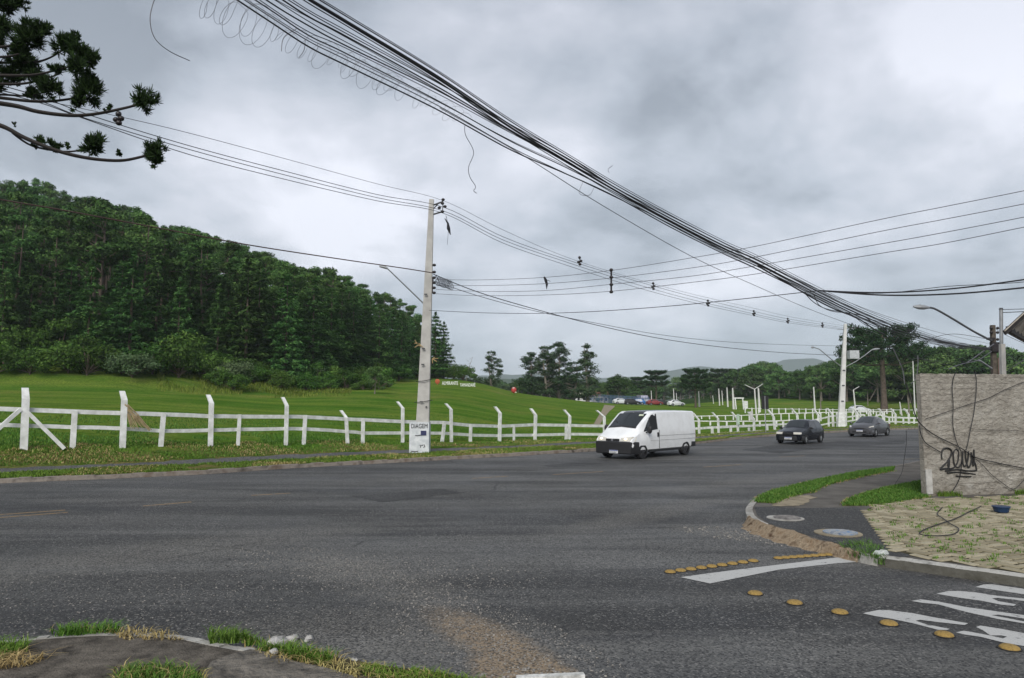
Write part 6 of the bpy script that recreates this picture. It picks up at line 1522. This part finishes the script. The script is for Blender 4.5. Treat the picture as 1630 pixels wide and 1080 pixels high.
def car(name, label, o, th, paint, st, front, rear_x, wheels, wr, glass_sp, rims, W, bumper_m, head, plate_z, grille=None, trim=None):
    t = thing(name, label, 'car', o, th); body = loft_body(st, paint, 'body', t, wheels, wr, M['inner']); sf = Surf(st)
    top_glass(sf, glass_sp['ws'][0], glass_sp['ws'][1], glassm, t, 'windscreen', .95); top_glass(sf, glass_sp['rw'][0], glass_sp['rw'][1], glassm, t, 'rear_window', .92)
    for sg in (1, -1):
        for poly in glass_sp['side']: side_glass(sf, poly, sg, glassm, t)
        for x in glass_sp['seams']:
            q = sf.q(x); MB().beam((x, sg * (q[2] + .001), q[4] + .14), (x, sg * (q[3] + .003), q[5] - .01), .010, .008).build('door_seam', M['bplastic'], t)
        mirror(t, Vector((glass_sp['ws'][1] - .22, sg * (W + .10), glass_sp['mz'])), (.07, .11, .075), bumper_m if trim else paint)
        P = [Vector((x, sg * y, z)) for x, y, z in head]
        n = len(P); hl = MB().add([p + Vector((.012, sg * .012, .0)) for p in P] + [p - Vector((.12, sg * .1, 0)) for p in P], [tuple(range(n))] + [(i, i + n, (i + 1) % n + n, (i + 1) % n) for i in range(n)]).build('headlight', hm, t)
        if trim: MB().beam((wheels[2][0] + .42, sg * (W - .003), .52), (wheels[0][0] - .42, sg * (W - .003), .52), .05, .02).build('side_moulding', trim, t)
        for x in glass_sp.get('handles', ()): q = sf.q(x); MB().box((x, sg * (q[3] + .01), q[5] - .10), (.16, .03, .035)).build('door_handle', paint, t)
        MB().box((rear_x + .02, sg * (W - .2), .80), (.08, .26, .18)).build('tail_light', plain('tail_red', (0.25, 0.02, 0.02), .3), t)
    fx = front
    outl = [(fx - .42, W - .005), (fx - .2, W - .02), (fx - .02, W - .22), (fx + .04, W * .5), (fx + .06, 0), (fx + .04, -W * .5), (fx - .02, -W + .22), (fx - .2, -W + .02), (fx - .42, -W + .005), (fx - .42, -W + .15), (fx - .2, -W * .5), (fx - .2, W * .5), (fx - .42, W - .15)]
    u_prism(t, 'front_bumper', outl, .20, .50, bumper_m, .03)
    if grille: 
        for (z0, z1, w) in grille: MB().box((fx + .035, 0, (z0 + z1) / 2), (.07, w, z1 - z0)).build('grille', M['bplastic'], t)
    outr = [(-x_, y_) for x_, y_ in [(-rear_x - .3, W - .005), (-rear_x - .1, W - .04), (-rear_x + .03, W - .25), (-rear_x + .05, 0), (-rear_x + .03, -W + .25), (-rear_x - .1, -W + .04), (-rear_x - .3, -W + .005), (-rear_x - .3, 0)]]
    MB().prism(outr, .25, .52).build('rear_bumper', bumper_m, t, 35)
    plate(t, fx + .075, plate_z, .02)
    MB().box((0, 0, .30), (2.6, 1.0, .16)).build('underbody', M['inner'], t)
    for x, y in wheels: wheel(t, x, y, wr, .19, rims)
    return t, sf
def place_on_wheel(px, th, wx, wy):
    d = Vector((math.cos(th), math.sin(th), 0)); l = Vector((-d.y, d.x, 0)); o = G(*px) - d * wx - l * wy; o.z = 0; return o
th = R(180 + 47)
st = [(-1.93, .70, .74, .74, .32, .80, .52, .97, .02), (-1.88, .76, .80, .79, .25, .85, .60, 1.12, .03), (-1.55, .79, .83, .82, .22, .89, .62, 1.36, .03), (-1.25, .80, .84, .83, .21, .90, .62, 1.42, .035), (-.3, .80, .845, .835, .20, .91, .63, 1.43, .04), (.18, .80, .845, .835, .20, .91, .61, 1.40, .04),
      (.55, .80, .84, .83, .20, .905, .64, 1.18, .05), (.90, .80, .84, .82, .20, .88, .68, .965, .05), (1.0, .80, .84, .815, .20, .87, .70, .93, .045), (1.5, .79, .82, .79, .20, .80, .68, .85, .04), (1.86, .75, .78, .75, .22, .68, .64, .745, .03), (1.93, .71, .74, .71, .26, .60, .60, .66, .02)]
dark = paint_mat('dark_navy_paint', (0.006, 0.007, 0.011), .22, .12, (0.02, 0.02, 0.022), .25, .3)
car('dark_hatchback', 'dark blue old hatchback with black trim driving behind the white van', place_on_wheel((1283, 707.3), th, 1.22, .80), th, dark, st, 1.92, -1.93,
    [(1.22, .76), (1.22, -.76), (-1.24, .76), (-1.24, -.76)], .285, dict(ws=(.24, .88), rw=(-1.85, -1.45), mz=.96, seams=(.35, -.55), handles=(-.38, -1.1),
    side=[[(-.50, .08), (.55, .06), (.50, .40), (.16, .90), (-.50, .93)], [(-1.42, .10), (-.58, .08), (-.58, .93), (-1.28, .90)]]), rim_grey, .845, M['bplastic'], [(1.95, .34, .60), (1.93, .70, .60), (1.80, .78, .62), (1.80, .77, .72), (1.90, .70, .73), (1.93, .34, .73)], .36, [(.58, .70, .62)], M['bplastic'])
th = R(180 + 45.5)
st = [(-2.18, .70, .76, .76, .36, .86, .58, .94, .02), (-2.10, .78, .83, .82, .28, .90, .64, 1.02, .02), (-1.65, .84, .885, .865, .22, .93, .66, 1.06, .02), (-1.50, .85, .89, .87, .21, .93, .66, 1.10, .025), (-.95, .86, .90, .875, .20, .93, .60, 1.39, .03), (-.4, .86, .905, .88, .20, .93, .60, 1.47, .04), (.15, .86, .905, .88, .20, .92, .60, 1.44, .045),
      (.65, .86, .90, .875, .20, .905, .64, 1.22, .055), (1.15, .86, .895, .865, .20, .87, .72, .985, .06), (1.22, .86, .895, .86, .20, .86, .72, .96, .055), (1.65, .84, .88, .84, .20, .79, .68, .88, .05), (2.0, .78, .82, .78, .22, .68, .60, .765, .04), (2.14, .66, .70, .66, .26, .58, .50, .65, .03)]
grey = paint_mat('grey_metallic', (0.075, 0.075, 0.08), .3, .3, (0.09, 0.085, 0.08), .15, metal=.35)
car('grey_sedan', 'dark grey sedan with pale headlights, last of the three vehicles on the road', place_on_wheel((1394.6, 695.9), th, 1.30, .88), th, grey, st, 2.10, -2.18,
    [(1.30, .83), (1.30, -.83), (-1.34, .83), (-1.34, -.83)], .315, dict(ws=(.20, 1.12), rw=(-1.50, -1.0), mz=1.0, seams=(.55, -.42), handles=(-.25, -1.05),
    side=[[(-.38, .08), (.72, .08), (.62, .36), (.16, .86), (-.38, .92)], [(-1.20, .10), (-.46, .08), (-.46, .92), (-.92, .84)]]), rim_grey, .90, grey, [(2.13, .42, .56), (2.02, .74, .60), (1.62, .86, .76), (1.60, .84, .83), (1.92, .68, .76), (2.09, .42, .66)], .46, [(.33, .43, 1.0), (.60, .66, .7)])

# far parked cars: one model with its parts, copied
def far_car(paint):
    t = thing('parked_car', 'white car parked alone on the grass behind the van', 'car', (0, 0, 0))
    st = [(-2.0, .7, .75, .74, .32, .82, .56, .92, .02), (-1.7, .82, .86, .84, .22, .9, .6, 1.2, .03), (-1.1, .82, .86, .84, .2, .9, .6, 1.45, .04), (.2, .82, .86, .84, .2, .9, .6, 1.42, .04), (.95, .82, .86, .83, .2, .86, .68, .97, .05), (1.6, .8, .83, .8, .2, .76, .66, .84, .04), (2.0, .7, .74, .7, .26, .6, .6, .66, .02)]
    loft_body(st, paint, 'body', t, [(1.25, .8), (1.25, -.8), (-1.25, .8), (-1.25, -.8)], .3, M['inner']); sf = Surf(st)
    top_glass(sf, .26, .9, glassm, t, 'windscreen'); top_glass(sf, -1.68, -1.15, glassm, t, 'rear_window')
    for sg in (1, -1): side_glass(sf, [(-1.4, .1), (.6, .1), (.2, .9), (-1.1, .9)], sg, glassm, t)
    for x in (1.25, -1.25):
        for y in (.78, -.78): wheel(t, x, y, .3, .19, rim_grey)
    return t
fc = far_car(paint_mat('far_white', (0.72, 0.73, 0.74), .3)); p = on_ground(1075, 170); fc.location = p; fc.rotation_euler.z = R(14)
def copy_car(x, Y, rz, label, paint, group):
    r = fc.copy(); COL.objects.link(r); r['label'] = label; r['group'] = group; r.location = on_ground(x, Y); r.rotation_euler.z = rz
    for ch in kids(fc):
        c = ch.copy(); COL.objects.link(c); c.parent = r
        if ch.name.startswith('body'):
            c.data = ch.data.copy(); c.data.materials[0] = paint
        for g_ in kids(ch): d_ = g_.copy(); COL.objects.link(d_); d_.parent = c
blue = paint_mat('far_blue', (0.03, 0.13, 0.36), .3); navy = paint_mat('far_navy', (0.02, 0.05, 0.14), .3); wht = paint_mat('far_pale', (0.6, 0.62, 0.64), .3); red = paint_mat('far_red', (0.22, 0.03, 0.03), .3)
for x, Y, rz, lb, pm in ((988, 172, .2, 'white car at the left of the far car park', wht), (996, 174, 2.9, 'navy blue car in the far car park', navy), (1005, 172, .1, 'dark car between two blue ones in the far car park', M['bplastic']), (1013, 175, 3.0, 'bright blue car at the right of the far car park', blue), (1041, 178, .2, 'dark red car beside the trunk of the left umbrella araucaria', red), (1052, 180, .1, 'black car right of the red one under the araucaria', M['bplastic']), (1366, 140, .1, 'silver car parked in front of the wood behind the right concrete pole', wht)):
    copy_car(x, Y, rz, lb, pm, 'cars parked far behind the field')

# ------------------------------------------------------------------ park furniture and buildings in the distance
def mast(x, y_top, Y, w0, label, m='concrete_far', lean=0):
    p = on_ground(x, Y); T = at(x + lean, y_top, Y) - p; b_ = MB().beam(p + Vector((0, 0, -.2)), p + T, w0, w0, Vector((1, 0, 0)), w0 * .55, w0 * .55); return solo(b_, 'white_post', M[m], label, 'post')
for x, yt, Y, w, lb in ((1112, 623, 165, .34, 'white post right of the dense umbrella araucaria'), (1144, 619, 175, .28, 'first of the thin white posts between the araucaria and the gate frame'), (1149, 622, 178, .22, 'thinnest white post in the pair left of the gate frame'), (1157, 617, 165, .32, 'white post second left of the gate frame'), (1166, 618, 150, .4, 'thick white post next to the gate frame'),
                        (1207, 618, 140, .42, 'thick white post right beside the double armed lamp'), (1295, 616, 140, .28, 'white post left of the green palm'), (1072, 619, 175, .26, 'tall white post above the white van roof'), (1076.5, 626, 180, .2, 'shorter white post beside the tall one above the van roof'), (1036.5, 622, 178, .22, 'pale thin post beside the left umbrella araucaria trunk'), (1134.5, 630, 190, .16, 'faint thin post in the wood left of the post row'), (1453, 575, 120, .2, 'pale post near the tallest palm'), (1432, 640, 120, .2, 'short pale post before the big araucaria')):
    mast(x, yt, Y, w, lb)
def lamp_double(x, yb_Y, y_top, label, arms):
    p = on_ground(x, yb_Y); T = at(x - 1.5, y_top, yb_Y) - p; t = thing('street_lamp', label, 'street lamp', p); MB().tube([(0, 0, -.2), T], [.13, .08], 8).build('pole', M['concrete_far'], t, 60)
    for (ax, ay) in arms:
        e = at(ax, ay, yb_Y) - p; k = T.lerp(e, .72); a = MB().tube(catmull([T, k, e.lerp(k, .3)], 3), .05, 6).build('arm', M['concrete_far'], t, 60); MB().tube([e.lerp(k, .3), e.lerp(k, .1), e], [.07, .12, .05], 7).build('lamp_head', M['steel'], a, 60)
lamp_double(1202.5, 92, 620, 'double armed white street lamp in the riding field', [(1185, 612.5), (1215, 611)])
lamp_double(1360, 100, 621, 'small curved single arm lamp right of the right concrete pole', [(1368, 615.5)])
# white gate frame
p = on_ground(1184, 150); t = thing('gate_frame', 'white goal like frame standing at the far side of the field', 'frame', p)
for x in (1170, 1182): q = on_ground(x, 150) - p; MB().beam(q, at(x, 634.5, 150) - p, .22, .22, Vector((1, 0, 0))).build('upright', M['white'], t)
MB().beam(at(1168, 634, 150) - p, at(1184, 634, 150) - p, .2, .25).build('crossbar', M['white'], t)
p = on_ground(1185.5, 152); b_ = MB().box(p + Vector((0, 0, 1.0)), (.8, .3, 1.5)); b_.beam(p, p + Vector((0, 0, .4)), .2, .2, Vector((1, 0, 0))); solo(b_, 'info_board', M['white'], 'small white board right of the white gate frame', 'board')
# back of a dark road sign
p = on_ground(1218.5, 63); p = at(1219, 690, 60); p.z = zt(p.x, p.y); t = thing('road_sign', 'rear of a dark rectangular road sign on a grey post behind the fence', 'sign', p)
MB().tube([(0, 0, -.2), at(1217.5, 631, 60) - p], .035, 8).build('post', M['steel'], t, 60)
c = at(1218, 641, 60) - p; MB().box(c + Vector((0, .06, 0)), (.60, .03, 1.12)).build('panel', plain('sign_back_black', (0.012, 0.012, 0.013), .5), t)
p = fence_at(1174.5, 664); b_ = MB().box(p + Vector((-.05, -.25, -.2)), (.22, .03, .9)); nb_ = solo(b_, 'notice', plain('green_notice', (0.35, 0.45, 0.36), .6), 'narrow pale green notice tied to a leaning fence post behind the van', 'notice')
p = fence_at(1195.5, 662); b_ = MB().box(p + Vector((-.05, -.25, 0)), (.28, .03, .75)); solo(b_, 'notice', plain('grey_notice', (0.45, 0.45, 0.45), .6), 'small grey notice plate on the fence post left of the dark sign', 'notice')
# town letters on the slope
YLt = 118.0; p0 = at(703, 620, YLt); p1 = at(757, 619, YLt)
LETW = plain('letter_white', (0.82, 0.83, 0.82), .6, var=.03)
def slope_letters(s, xa, xb, yb, hpx, label):
    me = text_mesh(s, 1.0, .06, LETW); xs_ = [v.co.x for v in me.vertices]; zs_ = [v.co.y for v in me.vertices]; A_, B2 = at(xa, yb, YLt), at(xb, yb, YLt); A_.z = zt(A_.x, A_.y) - .03
    o = link('park_letters', me); o.location = A_; o.rotation_euler = (R(90), 0, 0); k = (B2 - A_).x / (max(xs_) - min(xs_)); o.scale = (k, hpx * YLt / FPX / (max(zs_) - min(zs_)) * 1.0, 1.5); return tag(o, label, 'letters')
slope_letters('ALMIRANTE', 703.5, 729, 619.5, 5.6, 'white standing letters of the first word on the lawn slope')
slope_letters('TAMANDARÉ', 732, 756.5, 619, 6.4, 'white standing letters of the second word on the lawn slope')
p = on_ground(696.5, YLt); orange = plain('orange_paint', (0.42, 0.10, 0.04), .6)
b_ = MB()
for k in range(6): a = math.pi * 2 * k / 6; b_.ell(p + Vector((.24 * math.cos(a), 0, .5 + .24 * math.sin(a))), (.2, .12, .2), 8, 5)
b_.ell(p + Vector((0, -.03, .5)), (.2, .15, .2), 8, 5); b_.beam(p, p + Vector((0, 0, .3)), .12, .12, Vector((1, 0, 0))); solo(b_, 'flower_emblem', orange, 'orange red flower shaped emblem left of the white letters on the slope', 'emblem', None, 60)
Yr_ = 138.0; p = on_ground(818, Yr_); t = thing('red_sculpture', 'round red ball shaped sculpture on the lawn crest left of the trees', 'sculpture', p)
MB().ell((0, 0, .58), (.52, .5, .6), 14, 9, None, .04).build('ball', rough_mat('red_paint', (0.40, 0.03, 0.025), (0.5, 0.07, 0.06), 4, .5, 0), t, 60); MB().ell((-.05, -.2, .95), (.28, .3, .2), 10, 6).build('pale_top', plain('pale_pink', (0.6, 0.4, 0.38), .6), t, 60); MB().ell((.35, -.35, .14), (.2, .15, .13), 8, 5).build('foot', plain('cream', (0.6, 0.55, 0.42), .6), t, 60)
# dirt path over the lawn, draped on the terrain
pth = [(949, 676, 10), (953, 669, 10), (958, 662, 11), (963, 655, 12), (968, 649, 16), (970, 645.8, 17)]
v, f = [], []
for (x, y, w) in pth:
    Ys = np.linspace(54, 160, 400); xx = np.array([zt((x - 815) / FPX * Y_, Y_) for Y_ in Ys]); yy = 643 + (CAMZ - xx) * FPX / Ys; Yg = float(np.interp(-y, -yy[::1], Ys)) if yy[0] > yy[-1] else 100
    for sg in (-1, -.4, .4, 1):
        q = on_ground(x + sg * w * .5, Yg); v.append((q.x, q.y, q.z + .03))
for i in range(len(pth) - 1):
    for k in range(3): a = i * 4 + k; f.append((a, a + 1, a + 5, a + 4))
struct(MB().add(v, f).build('path', M['sand'], None, 60))
# buildings behind the trees
def house(x0, x1, y_eave, y_ridge, Y, depth, wall_m, roof_m, label, name='house', wins=3):
    A_, B2 = on_ground(x0, Y), on_ground(x1, Y); zb = min(A_.z, B2.z) - .3; ze, zr = at(x0, y_eave, Y).z, at(x0, y_ridge, Y).z; c = (A_ + B2) / 2; t = thing(name, label, 'building', (c.x, c.y, zb)); w = B2.x - A_.x
    MB().box((0, depth / 2, (ze - zb) / 2), (w, depth, ze - zb)).build('wall', wall_m, t)
    h0, h1 = ze - zb, zr - zb; ov = .35; rf = MB().add([(-w / 2 - ov, -ov, h0 - .02), (w / 2 + ov, -ov, h0 - .02), (w / 2 + ov, depth + ov, h0 - .02), (-w / 2 - ov, depth + ov, h0 - .02), (-w / 2 - ov, depth / 2, h1), (w / 2 + ov, depth / 2, h1)], [(0, 1, 5, 4), (2, 3, 4, 5), (0, 4, 3), (1, 2, 5), (3, 2, 1, 0)]).build('roof', roof_m, t)
    for k in range(wins):
        wx = -w / 2 + w * (k + .5) / wins; MB().box((wx, -.02, h0 * .55), (w / wins * .4, .06, h0 * .35)).build('window', glassm, t)
    return t
roofred = rough_mat('red_tiles', (0.30, 0.12, 0.08), (0.42, 0.2, 0.14), 2, .9, 0); cream = plain('cream_wall', (0.6, 0.55, 0.48), .8); pale = plain('pale_wall', (0.62, 0.63, 0.62), .8); slate = plain('slate', (0.12, 0.125, 0.135), .7)
house(916, 944, 630, 623.5, 205, 9, pale, cream, 'pale low building seen between the trunks of the tree clump')
house(946, 968, 630, 623, 200, 9, cream, roofred, 'cream house with a red tiled roof left of the light green tree')
house(1018, 1032, 637, 629, 190, 7, slate, slate, 'small dark slate building right of the blue cars', 'hut', 2)
p = on_ground(1025, 186); b_ = MB().box(p + Vector((0, 0, 2.0)), (1.7, .12, .7)); b_.beam(p, p + Vector((0, 0, 1.7)), .12, .12, Vector((1, 0, 0))); solo(b_, 'notice_board', plain('lilac_board', (0.5, 0.5, 0.62), .6), 'pale lilac board in front of the small dark building', 'board')
house(1029, 1037, 640, 636, 184, 4, pale, pale, 'tiny white kiosk left of the araucaria trunk', 'kiosk', 1)
# blue mesh fence of the car park
p = on_ground(950, 176); t = thing('mesh_fence', 'bluish mesh fence along the car park behind the dirt path', 'fence', p)
bluef = plain('blue_fence', (0.07, 0.12, 0.22), .6); mb = MB(); 
prev = None
for k in range(21):
    x = 932 + k * 5; q = on_ground(x, 180 + k * .1); 
    MB().beam(q + Vector((0, 0, -.2)), q + Vector((0, 0, 2.1)), .10, .10, Vector((1, 0, 0))).build('post', bluef, t, world=True)
    if prev is not None:
        for h in (.3, .9, 1.5, 2.0): mb.beam(prev + Vector((0, .06, h)), q + Vector((0, .06, h)), .05, .06)
        for j in range(5): a = prev.lerp(q, j / 5); mb.beam(a + Vector((0, .06, 0)), a + Vector((0, .06, 2.0)), .05, .04, Vector((1, 0, 0)))
    prev = q
mb.build('mesh_panel', bluef, t, world=True)

# ------------------------------------------------------------------ air
hz, nt, N, L, b = new_mat('haze'); N.remove(b)
pv = N.new('ShaderNodeVolumePrincipled'); pv.inputs['Color'].default_value = (0.86, 0.92, 1.0, 1); pv.inputs['Density'].default_value = 0.00022; pv.inputs['Anisotropy'].default_value = 0.2
L.new(pv.outputs[0], N['Material Output'].inputs['Volume'])
tag(MB().box((0, 1500, 150 - 9), (9800, 8000, 320)).build('haze', hz), kind='stuff')
